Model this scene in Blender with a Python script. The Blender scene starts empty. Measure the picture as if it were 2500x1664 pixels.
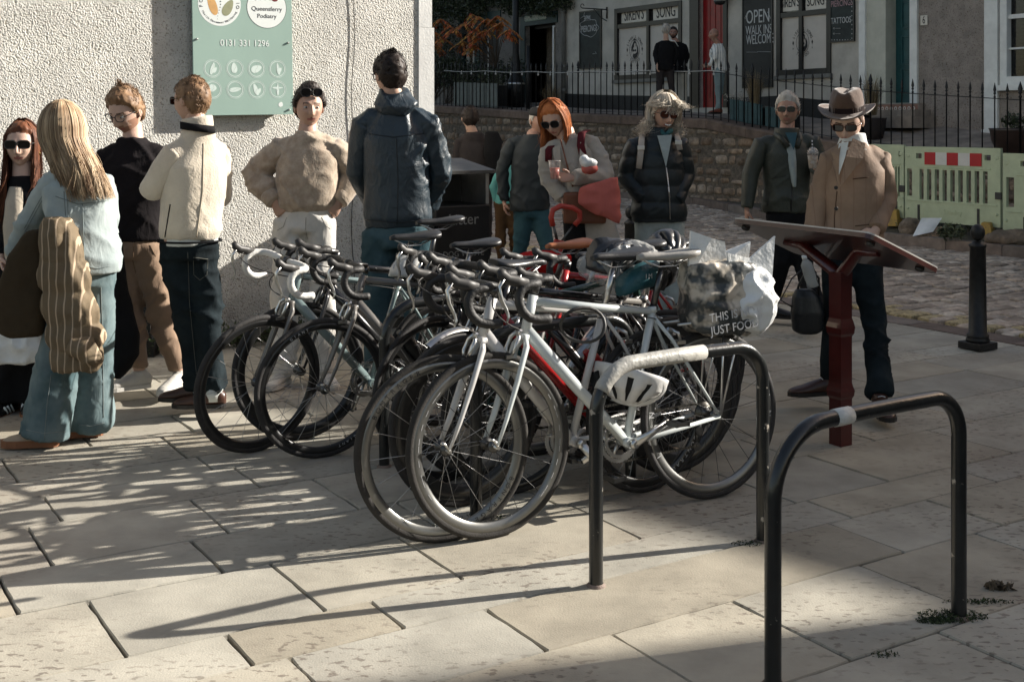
import bpy, bmesh, math, random
import numpy as np
from mathutils import Vector, Matrix, Quaternion, noise
R = math.radians
PI = math.pi
random.seed(7)
SC = bpy.context.scene

# ------------------------------------------------------------------ camera
F, CX, HY, CH = 2960.0, 1250.0, 300.0, 1.6      # focal length and horizon in photo pixels, eye height in m
cam = bpy.data.cameras.new('camera')
camo = bpy.data.objects.new('camera', cam)
SC.collection.objects.link(camo)
camo.location = (0, 0, CH)
camo.rotation_euler = (R(90), 0, 0)
cam.sensor_width = 36
cam.lens = F / 2500 * 36
cam.shift_y = -(832 - HY) / 2500
cam.clip_start = 0.05
cam.clip_end = 800
SC.camera = camo

# ------------------------------------------------------------------ light
SUN_EL, SUN_AZ = 25.0, (0.96, 0.28)             # sun stands to the right and slightly beyond
w = bpy.data.worlds.new('World')
SC.world = w
w.use_nodes = True
nt = w.node_tree
sky = nt.nodes.new('ShaderNodeTexSky')
sky.sky_type = 'NISHITA'
sky.sun_disc = False
sky.sun_elevation = R(SUN_EL)
sky.sun_rotation = math.atan2(SUN_AZ[0], SUN_AZ[1])
sky.air_density = 1.0
sky.dust_density = 2.2
sky.ozone_density = 0.6
bg = nt.nodes['Background']
tint = nt.nodes.new('ShaderNodeMix'); tint.data_type = 'RGBA'; tint.blend_type = 'MULTIPLY'
tint.inputs[0].default_value = 1; tint.inputs[7].default_value = (1.0, .875, .76, 1)     # hazy, warm autumn sky
nt.links.new(sky.outputs[0], tint.inputs[6]); nt.links.new(tint.outputs[2], bg.inputs[0])
bg.inputs[1].default_value = 0.085
sl = bpy.data.lights.new('sun', 'SUN')
sl.energy = 4.9
sl.angle = R(0.55)
sl.color = (1.0, 0.945, 0.86)
so = bpy.data.objects.new('sun', sl)
SC.collection.objects.link(so)
sd = Vector((SUN_AZ[0], SUN_AZ[1], math.tan(R(SUN_EL)))).normalized()
so.rotation_euler = sd.to_track_quat('Z', 'Y').to_euler()
so.location = sd * 40
SC.view_settings.view_transform = 'Standard'
SC.view_settings.look = 'None'
SC.view_settings.gamma = 1
SC.view_settings.use_curve_mapping = False
SC.view_settings.exposure = 1.3
SC.cycles.max_bounces = 6
SC.cycles.transparent_max_bounces = 12

# ------------------------------------------------------------------ materials
def mat(name, col, rough=0.7, metal=0.0, var=0.12, vscale=8.0, bump=0.0, bscale=60.0, spec=0.5, col2=None, coat=0.0, sheen=0.0, stretch=(1, 1, 1), detail=4, ramp=(0.35, 0.65), sss=0.0, trans=0.0, alpha=1.0, ior=1.45, bdist=0.01):
    m = bpy.data.materials.new(name)
    m.use_nodes = True
    n = m.node_tree.nodes
    l = m.node_tree.links
    b = n['Principled BSDF']
    b.inputs['Roughness'].default_value = rough
    b.inputs['Metallic'].default_value = metal
    b.inputs['Specular IOR Level'].default_value = spec
    b.inputs['Coat Weight'].default_value = coat
    b.inputs['IOR'].default_value = ior
    if sheen:
        b.inputs['Sheen Weight'].default_value = sheen
    if sss:
        b.inputs['Subsurface Weight'].default_value = sss
        b.inputs['Subsurface Radius'].default_value = (0.02, 0.008, 0.004)
        b.inputs['Subsurface Scale'].default_value = 0.5
    if trans:
        b.inputs['Transmission Weight'].default_value = trans
    if alpha < 1:
        b.inputs['Alpha'].default_value = alpha
    tc = n.new('ShaderNodeTexCoord')
    mp = n.new('ShaderNodeMapping')
    mp.inputs['Scale'].default_value = stretch
    l.new(tc.outputs['Object'], mp.inputs[0])
    ns = n.new('ShaderNodeTexNoise')
    ns.inputs['Scale'].default_value = vscale
    ns.inputs['Detail'].default_value = detail
    ns.inputs['Roughness'].default_value = 0.6
    l.new(mp.outputs[0], ns.inputs['Vector'])
    cr = n.new('ShaderNodeValToRGB')
    c = Vector(col)
    if col2 is None:
        lo, hi = c * (1 - var), c * (1 + var)
    else:
        lo, hi = c, Vector(col2)
    cr.color_ramp.elements[0].position = ramp[0]
    cr.color_ramp.elements[1].position = ramp[1]
    cr.color_ramp.elements[0].color = (*[max(0, min(1, v)) for v in lo], 1)
    cr.color_ramp.elements[1].color = (*[max(0, min(1, v)) for v in hi], 1)
    l.new(ns.outputs[0], cr.inputs[0])
    l.new(cr.outputs[0], b.inputs['Base Color'])
    m['colnode'] = cr.name
    if bump:
        n2 = n.new('ShaderNodeTexNoise')
        n2.inputs['Scale'].default_value = bscale
        n2.inputs['Detail'].default_value = 5
        l.new(mp.outputs[0], n2.inputs['Vector'])
        bp = n.new('ShaderNodeBump')
        bp.inputs['Strength'].default_value = bump
        bp.inputs['Distance'].default_value = bdist
        l.new(n2.outputs[0], bp.inputs['Height'])
        l.new(bp.outputs[0], b.inputs['Normal'])
    return m

def nodes_of(m):
    return m.node_tree.nodes, m.node_tree.links, m.node_tree.nodes['Principled BSDF']

def island_var(m, amt=0.25, hue=None):
    """multiply the base colour by a random value per mesh island"""
    n, l, b = nodes_of(m)
    src = b.inputs['Base Color'].links[0].from_socket
    g = n.new('ShaderNodeNewGeometry')
    mr = n.new('ShaderNodeMapRange')
    mr.inputs['To Min'].default_value = 1 - amt
    mr.inputs['To Max'].default_value = 1 + amt
    l.new(g.outputs['Random Per Island'], mr.inputs['Value'])
    mx = n.new('ShaderNodeMix')
    mx.data_type = 'RGBA'
    mx.blend_type = 'MULTIPLY'
    mx.inputs[0].default_value = 1
    l.new(src, mx.inputs[6])
    out = mr.outputs[0]
    if hue:
        ml = n.new('ShaderNodeMath'); ml.operation = 'MULTIPLY'; ml.inputs[1].default_value = 7.3
        l.new(g.outputs['Random Per Island'], ml.inputs[0])
        fr = n.new('ShaderNodeMath'); fr.operation = 'FRACT'
        l.new(ml.outputs[0], fr.inputs[0])
        m2 = n.new('ShaderNodeMix'); m2.data_type = 'RGBA'
        m2.inputs[6].default_value = (1, 1, 1, 1)
        m2.inputs[7].default_value = (*hue, 1)
        l.new(fr.outputs[0], m2.inputs[0])
        v = n.new('ShaderNodeVectorMath'); v.operation = 'SCALE'
        l.new(m2.outputs[2], v.inputs[0]); l.new(out, v.inputs['Scale'])
        out = v.outputs[0]
    l.new(out, mx.inputs[7])
    l.new(mx.outputs[2], b.inputs['Base Color'])
    return m

# ------------------------------------------------------------------ object helpers
COL = SC.collection
def tagp(o, label=None, cat=None, group=None, kind=None):
    if label: o['label'] = label
    if cat: o['category'] = cat
    if group: o['group'] = group
    if kind: o['kind'] = kind
    return o

def thing(name, label, cat, loc=(0, 0, 0), group=None, rz=0):
    o = bpy.data.objects.new(name, None)
    o.empty_display_size = 0.1
    COL.objects.link(o)
    o.location = loc
    o.rotation_euler = (0, 0, rz)
    return tagp(o, label, cat, group)

def obj_me(name, me, parent=None, local=False):
    o = bpy.data.objects.new(name, me)
    COL.objects.link(o)
    if parent is not None:
        if not local:          # vertices are in world space: move them into the parent's frame
            me.transform(wmat(parent).inverted())
        o.parent = parent
    return o

def wmat(o):
    m = o.matrix_basis.copy()
    p = o.parent
    while p is not None:
        m = p.matrix_basis @ m
        p = p.parent
    return m

class MB:
    """collects primitives and links them as one mesh object"""
    def __init__(self):
        self.bm = bmesh.new()
        self.mi = 0
    def v(self, co):
        return self.bm.verts.new(co)
    def face(self, vs, smooth=False):
        try:
            f = self.bm.faces.new(vs)
        except ValueError:
            return None
        f.material_index = self.mi
        f.smooth = smooth
        return f
    def box(self, c, s, M=None, taper=1.0, bev=0.0):
        x, y, z = s[0] / 2, s[1] / 2, s[2] / 2
        vs = []
        for dz, k in ((-z, 1), (z, taper)):
            for dx, dy in ((-x, -y), (x, -y), (x, y), (-x, y)):
                p = Vector((c[0] + dx * k, c[1] + dy * k, c[2] + dz))
                vs.append(self.v(M @ p if M is not None else p))
        fs = []
        for idx in ((3, 2, 1, 0), (4, 5, 6, 7), (0, 1, 5, 4), (1, 2, 6, 5), (2, 3, 7, 6), (3, 0, 4, 7)):
            fs.append(self.face([vs[i] for i in idx]))
        if bev:
            es = list({e for f in fs for e in f.edges})
            bmesh.ops.bevel(self.bm, geom=es, offset=bev, segments=2, affect='EDGES', profile=0.6)
        return self
    def loft(self, rings, n=12, cap=True, smooth=True, power=1.0):
        """rings: (centre, axis u, axis v) ellipses"""
        prev = None
        for c, u, v in rings:
            c, u, v = Vector(c), Vector(u), Vector(v)
            cur = []
            for i in range(n):
                a = 2 * PI * i / n
                ca, sa = math.cos(a), math.sin(a)
                if power != 1.0:
                    ca = math.copysign(abs(ca) ** power, ca)
                    sa = math.copysign(abs(sa) ** power, sa)
                cur.append(self.v(c + u * ca + v * sa))
            if prev:
                for i in range(n):
                    self.face([prev[i], prev[(i + 1) % n], cur[(i + 1) % n], cur[i]], smooth)
            elif cap:
                self.face(cur[::-1], False)
            prev = cur
        if cap:
            self.face(prev, False)
        return self
    def tube(self, pts, r, n=10, cap=True, flat=None, closed=False, up=None):
        """tube through points; r a number or list; flat = (ku, kv) squash"""
        pts = [Vector(p) for p in pts]
        m = len(pts)
        rs = r if isinstance(r, (list, tuple)) else [r] * m
        if closed:
            prevs = None
        ups = Vector(up) if up is not None else None
        rings = []
        t0 = (pts[1] - pts[0]).normalized()
        if ups is None:
            ups = Vector((0, 0, 1)) if abs(t0.z) < 0.9 else Vector((0, 1, 0))
        for i in range(m):
            if closed:
                t = (pts[(i + 1) % m] - pts[i - 1])
            elif i == 0: t = pts[1] - pts[0]
            elif i == m - 1: t = pts[-1] - pts[-2]
            else: t = (pts[i + 1] - pts[i]).normalized() + (pts[i] - pts[i - 1]).normalized()
            if t.length < 1e-9: t = t0
            t.normalize()
            s = t.cross(ups)
            if s.length < 1e-4:
                s = t.orthogonal()
            s.normalize()
            ups = s.cross(t).normalized()
            ku, kv = flat if flat else (1, 1)
            rings.append((pts[i], s * rs[i] * ku, ups * rs[i] * kv))
        if closed:
            allr = []
            for c, u, v in rings:
                allr.append([self.v(c + u * math.cos(2 * PI * k / n) + v * math.sin(2 * PI * k / n)) for k in range(n)])
            for i in range(m):
                a, b = allr[i], allr[(i + 1) % m]
                for k in range(n):
                    self.face([a[k], a[(k + 1) % n], b[(k + 1) % n], b[k]], True)
            return self
        return self.loft(rings, n, cap)
    def lathe(self, c, prof, axis=(0, 0, 1), n=24, cap=True):
        ax = Vector(axis).normalized()
        s = ax.orthogonal().normalized()
        t = ax.cross(s)
        return self.loft([(Vector(c) + ax * h, s * r, t * r) for r, h in prof], n, cap)
    def ball(self, c, r, n=16, M=None):
        rx, ry, rz = r if isinstance(r, (list, tuple)) else (r, r, r)
        rings = []
        k = max(6, n // 2)
        for i in range(k + 1):
            a = -PI / 2 + PI * (0.02 + 0.96 * i / k)
            rings.append((Vector((0, 0, rz * math.sin(a))), Vector((rx * math.cos(a), 0, 0)), Vector((0, ry * math.cos(a), 0))))
        T = Matrix.Translation(Vector(c)) @ (M.to_4x4() if M is not None else Matrix.Identity(4))
        T3 = T.to_3x3()
        return self.loft([(T @ a, T3 @ b, T3 @ d) for a, b, d in rings], n)
    def prism(self, pts, off):
        off = Vector(off)
        a = [self.v(Vector(p)) for p in pts]
        b = [self.v(Vector(p) + off) for p in pts]
        self.face(a[::-1]); self.face(b)
        k = len(pts)
        for i in range(k):
            self.face([a[i], a[(i + 1) % k], b[(i + 1) % k], b[i]])
        return self
    def quad(self, *p):
        self.face([self.v(Vector(q)) for q in p])
        return self
    def me(self, name, mats=()):
        me = bpy.data.meshes.new(name)
        bmesh.ops.recalc_face_normals(self.bm, faces=self.bm.faces[:])
        self.bm.to_mesh(me)
        self.bm.free()
        for m in (mats if isinstance(mats, (list, tuple)) else [mats]):
            me.materials.append(m)
        return me
    def build(self, name, mats, parent=None, local=False):
        return obj_me(name, self.me(name, mats), parent, local)

def text_me(s, size, m, ext=0.001, align='CENTER', spacing=1.0):
    cu = bpy.data.curves.new('text', 'FONT')
    cu.body = s
    cu.size = size
    cu.extrude = ext
    cu.align_x = align
    cu.align_y = 'CENTER'
    cu.space_character = spacing
    cu.resolution_u = 3
    o = bpy.data.objects.new('text', cu)
    COL.objects.link(o)
    dg = bpy.context.evaluated_depsgraph_get()
    me = bpy.data.meshes.new_from_object(o.evaluated_get(dg))
    bpy.data.objects.remove(o)
    me.materials.clear()
    me.materials.append(m)
    return me

def text(name, s, size, m, M, parent=None, ext=0.001, align='CENTER', sx=1.0, spacing=1.0, shear=0):
    """M places the text's XY plane (x right, y up, z out)"""
    me = text_me(s, size, m, ext, align, spacing)
    me.transform(M @ Matrix.Diagonal((sx, 1, 1, 1)))
    return obj_me(name, me, parent)

def join_me(name, parts, mats):
    """parts: list of (mesh, Matrix, material index or None)"""
    bm = bmesh.new()
    for me, M, mi in parts:
        b2 = bmesh.new(); b2.from_mesh(me)
        if M is not None: b2.transform(M)
        if mi is not None:
            for f in b2.faces: f.material_index = mi
        tmp = bpy.data.meshes.new('tmp'); b2.to_mesh(tmp); b2.free()
        bm.from_mesh(tmp)
        bpy.data.meshes.remove(tmp)
    out = bpy.data.meshes.new(name)
    bm.to_mesh(out); bm.free()
    for m in mats: out.materials.append(m)
    return out

def fuse(mb, voxel=0.012, smooth=4, name='fused', factor=0.5):
    """voxel-remesh overlapping shapes into one continuous surface"""
    me = mb.me(name) if isinstance(mb, MB) else mb
    o = bpy.data.objects.new(name, me)
    COL.objects.link(o)
    md = o.modifiers.new('r', 'REMESH'); md.mode = 'VOXEL'; md.voxel_size = voxel; md.use_smooth_shade = True
    if smooth:
        ms = o.modifiers.new('s', 'SMOOTH'); ms.iterations = smooth; ms.factor = factor
    dg = bpy.context.evaluated_depsgraph_get()
    out = bpy.data.meshes.new_from_object(o.evaluated_get(dg))
    bpy.data.objects.remove(o)
    out.materials.clear()
    out.polygons.foreach_set('use_smooth', [True] * len(out.polygons))
    return out

def get_co(me):
    a = np.empty(len(me.vertices) * 3, dtype=np.float32)
    me.vertices.foreach_get('co', a)
    return a.reshape(-1, 3)
def get_no(me):
    a = np.empty(len(me.vertices) * 3, dtype=np.float32)
    me.vertices.foreach_get('normal', a)
    return a.reshape(-1, 3)
def set_co(me, a):
    me.vertices.foreach_set('co', a.astype(np.float32).ravel())
    me.update()

# vectorised value noise
_rs = np.random.RandomState(3)
_T = _rs.rand(64, 64, 64).astype(np.float32)
def vnoise(p):
    p = np.asarray(p, dtype=np.float64)
    i = np.floor(p).astype(int)
    f = p - i
    f = f * f * (3 - 2 * f)
    i0 = i & 63; i1 = (i + 1) & 63
    x0, y0, z0 = i0.T; x1, y1, z1 = i1.T
    fx, fy, fz = f.T
    c = (_T[x0, y0, z0] * (1 - fx) + _T[x1, y0, z0] * fx) * (1 - fy) + (_T[x0, y1, z0] * (1 - fx) + _T[x1, y1, z0] * fx) * fy
    d = (_T[x0, y0, z1] * (1 - fx) + _T[x1, y0, z1] * fx) * (1 - fy) + (_T[x0, y1, z1] * (1 - fx) + _T[x1, y1, z1] * fx) * fy
    return (c * (1 - fz) + d * fz) * 2 - 1
def fbm(p, o=3):
    s = 0; a = 1; t = 0
    for k in range(o):
        s = s + a * vnoise(p * (2 ** k) + 17.3 * k); t += a; a *= 0.5
    return s / t
def ridge(p):
    return 1 - np.abs(vnoise(p)) * 2

def displace(me, amt):
    co, no = get_co(me), get_no(me)
    set_co(me, co + no * amt[:, None])

# photo pixel (2500 wide) helpers: a pixel becomes a point on the ground or at a depth
def G(px, py):
    d = CH * F / (py - HY)
    return Vector(((px - CX) * d / F, d, 0))
def P(px, py, d):
    return Vector(((px - CX) * d / F, d, CH - (py - HY) * d / F))
KD = 2500 / 2356.0
def Q(x, y, d):             # the same from the 2356-wide view
    return P(x * KD, y * KD, d)
U = Vector((0.848, 0.530, 0)).normalized()     # along the paving courses and the cycles
A = Vector((-0.530, 0.848, 0)).normalized()    # across them, along the street
def UA(p, q, z=0.0):
    v = U * p + A * q
    v.z = z
    return v
# ================================================================== SETTING
COURSES = [-1.6, -1.05, -.55, -.05, .42, .95, 1.48, 2.0, 2.53, 3.06, 3.44, 3.70, 4.21, 4.60, 5.10, 5.48, 5.74, 6.2, 6.62, 7.1, 7.5, 7.96, 8.5, 8.95, 9.4, 9.9, 10.3, 10.8, 11.2, 11.7, 12.1, 12.6, 13.1, 13.5, 14, 14.5, 15, 15.6, 16.2, 16.8, 17.5, 18.2, 19, 20, 21, 22, 23, 24]
JOINTS = {2.0: [3.16], 2.53: [3.39], 3.06: [2.04, 3.64], 3.44: [1.25, 1.748, 3.78], 3.70: [.948, 1.592, 2.11, 2.9], 4.21: [1.419, 2.30], 4.60: [.917, 1.573, 2.13], 5.10: [1.05, 1.89]}
m_slab = mat('sandstone_slab', (.345, .325, .275), rough=.82, vscale=3.2, var=.16, bump=.35, bscale=140, bdist=.004, spec=.25)
island_var(m_slab, .12, (.93, .88, .81))
def slab_stains(m):
    n, l, b = nodes_of(m)
    src = b.inputs['Base Color'].links[0].from_socket
    tc = n.new('ShaderNodeTexCoord')
    mp = n.new('ShaderNodeMapping'); mp.inputs['Scale'].default_value = (1, 1.7, 1)
    mp.inputs['Rotation'].default_value = (0, 0, R(8))
    l.new(tc.outputs['Object'], mp.inputs[0])
    f = n.new('ShaderNodeTexNoise'); f.inputs['Scale'].default_value = 24; f.inputs['Detail'].default_value = 3
    l.new(mp.outputs[0], f.inputs['Vector'])
    r = n.new('ShaderNodeValToRGB'); r.color_ramp.elements[0].position = .57; r.color_ramp.elements[1].position = .63
    l.new(f.outputs[0], r.inputs[0])
    g = n.new('ShaderNodeTexNoise'); g.inputs['Scale'].default_value = 1.1; g.inputs['Detail'].default_value = 2
    l.new(tc.outputs['Object'], g.inputs['Vector'])
    r2 = n.new('ShaderNodeValToRGB'); r2.color_ramp.elements[0].position = .44; r2.color_ramp.elements[1].position = .58
    l.new(g.outputs[0], r2.inputs[0])
    mu = n.new('ShaderNodeMath'); mu.operation = 'MULTIPLY'
    l.new(r.outputs[0], mu.inputs[0]); l.new(r2.outputs[0], mu.inputs[1])
    m3 = n.new('ShaderNodeMath'); m3.operation = 'MULTIPLY'; m3.inputs[1].default_value = .62
    l.new(mu.outputs[0], m3.inputs[0])
    mx = n.new('ShaderNodeMix'); mx.data_type = 'RGBA'
    l.new(m3.outputs[0], mx.inputs[0]); l.new(src, mx.inputs[6]); mx.inputs[7].default_value = (.10, .075, .06, 1)
    # broad brown weathering
    g3 = n.new('ShaderNodeTexNoise'); g3.inputs['Scale'].default_value = .55; g3.inputs['Detail'].default_value = 5
    l.new(tc.outputs['Object'], g3.inputs['Vector'])
    r3 = n.new('ShaderNodeValToRGB'); r3.color_ramp.elements[0].position = .5; r3.color_ramp.elements[1].position = .75
    r3.color_ramp.elements[1].color = (.5, .5, .5, 1)
    l.new(g3.outputs[0], r3.inputs[0])
    my = n.new('ShaderNodeMix'); my.data_type = 'RGBA'
    l.new(r3.outputs[0], my.inputs[0]); l.new(mx.outputs[2], my.inputs[6]); my.inputs[7].default_value = (.2, .145, .11, 1)
    l.new(my.outputs[2], b.inputs['Base Color'])
slab_stains(m_slab)
m_joint = mat('joint_dirt', (.035, .032, .026), rough=.95, vscale=30, var=.4, bump=.6, bscale=200)

def in_view(p, z=0.0, mx=260, far=45):
    if p.y < .8 or p.y > far: return False
    px = CX + F * p.x / p.y
    return -mx < px < 2500 + mx

def slabs():
    mb = MB()
    rr = random.Random(11)
    for k in range(len(COURSES) - 1):
        q0, q1 = COURSES[k], COURSES[k + 1]
        js = JOINTS.get(q0)
        if js:
            js = list(js)
            lo, hi = js[0], js[-1]
        else:
            lo = hi = rr.uniform(1.5, 2.2); js = [lo]
        x = lo
        while x > -7: x -= rr.uniform(.5, .98); js.insert(0, x)
        x = hi
        while x < 7.0: x += rr.uniform(.5, .98); js.append(x)
        js[-1] = 7.72
        for a, b in zip(js[:-1], js[1:]):
            if b - a < .1: continue
            c = UA((a + b) / 2, (q0 + q1) / 2)
            if q0 > 8.6 and b < 4.7: continue
            if not in_view(c, mx=500, far=26): continue
            g = rr.uniform(.0030, .0050)
            zt = rr.uniform(-.002, .002)
            tl = (rr.uniform(-.002, .002), rr.uniform(-.002, .002))
            P0 = [(a + g, q0 + g), (b - g, q0 + g), (b - g, q1 - g), (a + g, q1 - g)]
            pts = []
            for i in range(4):
                s, e = P0[i], P0[(i + 1) % 4]
                ln = math.dist(s, e)
                nseg = max(2, int(ln / .07)) if c.y < 8 else 2
                for j in range(nseg):
                    t = j / nseg
                    jx = rr.gauss(0, .0016); jy = rr.gauss(0, .0016)
                    if j == 0: # knocked corner
                        jx = (a + b) / 2 - s[0]; jy = (q0 + q1) / 2 - s[1]
                        L = math.hypot(jx, jy); kk = rr.uniform(.001, .004)
                        jx, jy = jx / L * kk, jy / L * kk
                    pts.append((s[0] + (e[0] - s[0]) * t + jx, s[1] + (e[1] - s[1]) * t + jy))
            cx, cy = (a + b) / 2, (q0 + q1) / 2
            def Z(x, y): return zt + tl[0] * (x - cx) + tl[1] * (y - cy)
            top = [mb.v(UA(x + (cx - x) * .006 / max(.2, b - a), y + (cy - y) * .006 / (q1 - q0), Z(x, y))) for x, y in pts]
            bot = [mb.v(UA(x, y, Z(x, y) - .006)) for x, y in pts]
            bo2 = [mb.v(UA(x, y, -.03)) for x, y in pts]
            mb.face(top)
            n = len(pts)
            for i in range(n):
                mb.face([bot[i], bot[(i + 1) % n], top[(i + 1) % n], top[i]])
                mb.face([bo2[i], bo2[(i + 1) % n], bot[(i + 1) % n], bot[i]])
    o = mb.build('pavement', m_slab)
    tagp(o, kind='structure')
slabs()
g = MB()
g.quad((-400, -60, -.022), (400, -60, -.022), (400, 500, -.022), (-400, 500, -.022))
tagp(g.build('ground', m_joint), kind='structure')

# stone edging strip between plaza and road
m_kerb = mat('kerb_stone', (.17, .14, .12), rough=.8, vscale=6, var=.25, bump=.5, bscale=70)
island_var(m_kerb, .22, (.8, .7, .65))
mb = MB(); rr = random.Random(4); q = -2.0
while q < 26:
    L = rr.uniform(.7, 1.0)
    a, b = q + .006, q + L - .006
    for z0, z1, i in ((-.03, rr.uniform(.0, .004), 0),):
        vs = [UA(7.735, a), UA(8.0, a), UA(8.0, b), UA(7.735, b)]
        mb.prism([v + Vector((0, 0, z0)) for v in vs], (0, 0, z1 - z0))
    q += L
tagp(mb.build('paving_edge', m_kerb), kind='structure')

# cobbled road: every sett its own domed block
m_sett = mat('sett_stone', (.38, .325, .27), rough=.75, vscale=14, var=.3, bump=.5, bscale=90, spec=.3)
island_var(m_sett, .32, (.80, .74, .70))
m_yel = mat('worn_yellow_line', (.34, .27, .15), rough=.8, vscale=30, var=.4, bump=.4, bscale=90)
def far_edge(q):
    pts = [(-10, 12.75), (12, 12.75), (15.5, 14.55), (18, 15.5), (60, 15.6)]
    for (a, b), (c, d) in zip(pts[:-1], pts[1:]):
        if q <= c: return b + (d - b) * (q - a) / (c - a)
    return 15.6
def setts():
    mb = MB(); rr = random.Random(5)
    q = -1.0
    while q < 31:
        wq = rr.uniform(.12, .155)
        p = 8.02 + rr.uniform(0, .1)
        off = 0
        pe = far_edge(q)
        while p < pe - .05:
            L = rr.uniform(.15, .3)
            e = min(p + L, pe)
            c = UA((p + e) / 2, q + wq / 2)
            if in_view(c, mx=300, far=36):
                g = rr.uniform(.006, .013)
                h = rr.uniform(.0, .020) + .010 * math.sin(p * 1.3 + q * .7)
                wob = .012
                def J(x, y): return (x + rr.gauss(0, .007), y + rr.gauss(0, .007) + wob * math.sin(x * 3 + q))
                cs = [J(p + g, q + g), J(e - g, q + g), J(e - g, q + wq - g), J(p + g, q + wq - g)]
                cx = sum(k[0] for k in cs) / 4; cy = sum(k[1] for k in cs) / 4
                mb.mi = 1 if (8.12 < (p + e) / 2 < 8.42 and rr.random() < .75) else 0
                b0 = [mb.v(UA(x, y, -.03)) for x, y in cs]
                b1 = [mb.v(UA(x, y, h - .012)) for x, y in cs]
                b2 = [mb.v(UA(x + (cx - x) * .22, y + (cy - y) * .26, h + rr.uniform(-.003, .003))) for x, y in cs]
                for i in range(4):
                    j = (i + 1) % 4
                    mb.face([b0[i], b0[j], b1[j], b1[i]])
                    mb.face([b1[i], b1[j], b2[j], b2[i]], True)
                mb.face(b2, True)
            p += L
        q += wq
    tagp(mb.build('cobbled_road', [m_sett, m_yel]), kind='structure')
setts()

# far kerb, raised verge and soil
mb = MB(); q = -2.0
while q < 31:
    L = rr.uniform(.75, 1.05)
    a, b = q + .005, q + L - .005
    pa, pb = far_edge(a), far_edge(b)
    pts = [UA(pa, a, -.03), UA(pa + .16, a, -.03), UA(pb + .16, b, -.03), UA(pb, b, -.03)]
    f0 = [mb.v(p_) for p_ in pts]
    f1 = [mb.v(p_ + Vector((0, 0, .135))) for p_ in pts]
    cc = sum(pts, Vector()) / 4
    f2 = [mb.v(p_ + (cc - p_) * .04 + Vector((0, 0, .158 + rr.uniform(0, .008)))) for p_ in pts]
    for i in range(4):
        j = (i + 1) % 4
        mb.face([f0[i], f0[j], f1[j], f1[i]]); mb.face([f1[i], f1[j], f2[j], f2[i]])
    mb.face(f2)
    q += L
tagp(mb.build('kerb', m_kerb), kind='structure')

m_soil = mat('soil', (.05, .042, .03), rough=.95, vscale=9, col2=(.10, .085, .055), bump=1.0, bscale=50, bdist=.03)
mb = MB()
nq, npp = 150, 16
grid = []
for i in range(nq + 1):
    q = -2 + 33 * i / nq
    row = []
    for j in range(npp + 1):
        e = far_edge(q) + .15
        p = e + (15.8 - e) * j / npp
        h = .115
        if q < 14: h += (.14 * min(1, j / 4)) * (.6 + .6 * noise.noise(Vector((p * 2.2, q * 2.2, 0)))) + .10 * j / npp
        row.append(mb.v(UA(p, q, h)))
    grid.append(row)
for i in range(nq):
    for j in range(npp):
        mb.face([grid[i][j], grid[i + 1][j], grid[i + 1][j + 1], grid[i][j + 1]], True)
tagp(mb.build('verge', m_soil), kind='structure')

# ------------------------------------------------------------------ old stone retaining wall
WP = 15.74
ZT = [(-6, .75), (8, .88), (11.05, 1.0), (13.5, 1.17), (14.9, 1.30), (17.1, 1.54), (18.0, 1.68), (24, 1.86), (29.2, 2.08), (42, 2.3)]
def ztop(q):
    if q <= ZT[0][0]: return ZT[0][1]
    for (a, b), (c, d) in zip(ZT[:-1], ZT[1:]):
        if q <= c: return b + (d - b) * (q - a) / (c - a)
    return ZT[-1][1]
m_rubble = mat('rubble_stone', (.115, .09, .068), rough=.9, vscale=7, col2=(.44, .36, .275), bump=1.0, bscale=38, bdist=.03, ramp=(.3, .72), detail=9)
island_var(m_rubble, .38, (.85, .72, .62))
m_mortar = mat('lime_mortar', (.13, .105, .08), rough=.95, vscale=12, var=.35, bump=1.0, bscale=40, bdist=.03)
m_cap = mat('cope_stone', (.10, .068, .05), rough=.85, vscale=5, col2=(.20, .14, .105), bump=.7, bscale=50, bdist=.015, ramp=(.3, .7))
island_var(m_cap, .2)
wl = thing('stone_wall', 'old rubble stone retaining wall with brown coping below the iron railings', 'wall', UA(WP, 18, 0))
mb = MB()
qs = [-3 + .5 * i for i in range(86)]
for a, b in zip(qs[:-1], qs[1:]):
    vs = [UA(WP, a, 0), UA(WP, b, 0), UA(WP, b, ztop(b) - .18), UA(WP, a, ztop(a) - .18)]
    mb.face([mb.v(v) for v in vs])
    vs = [UA(WP + .35, a, 0), UA(WP + .35, b, 0), UA(WP + .35, b, ztop(b) - .18), UA(WP + .35, a, ztop(a) - .18)]
    mb.face([mb.v(v) for v in vs])
mb.build('mortar_core', m_mortar, wl)
mb = MB(); rr = random.Random(21)
q = 9.0
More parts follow.
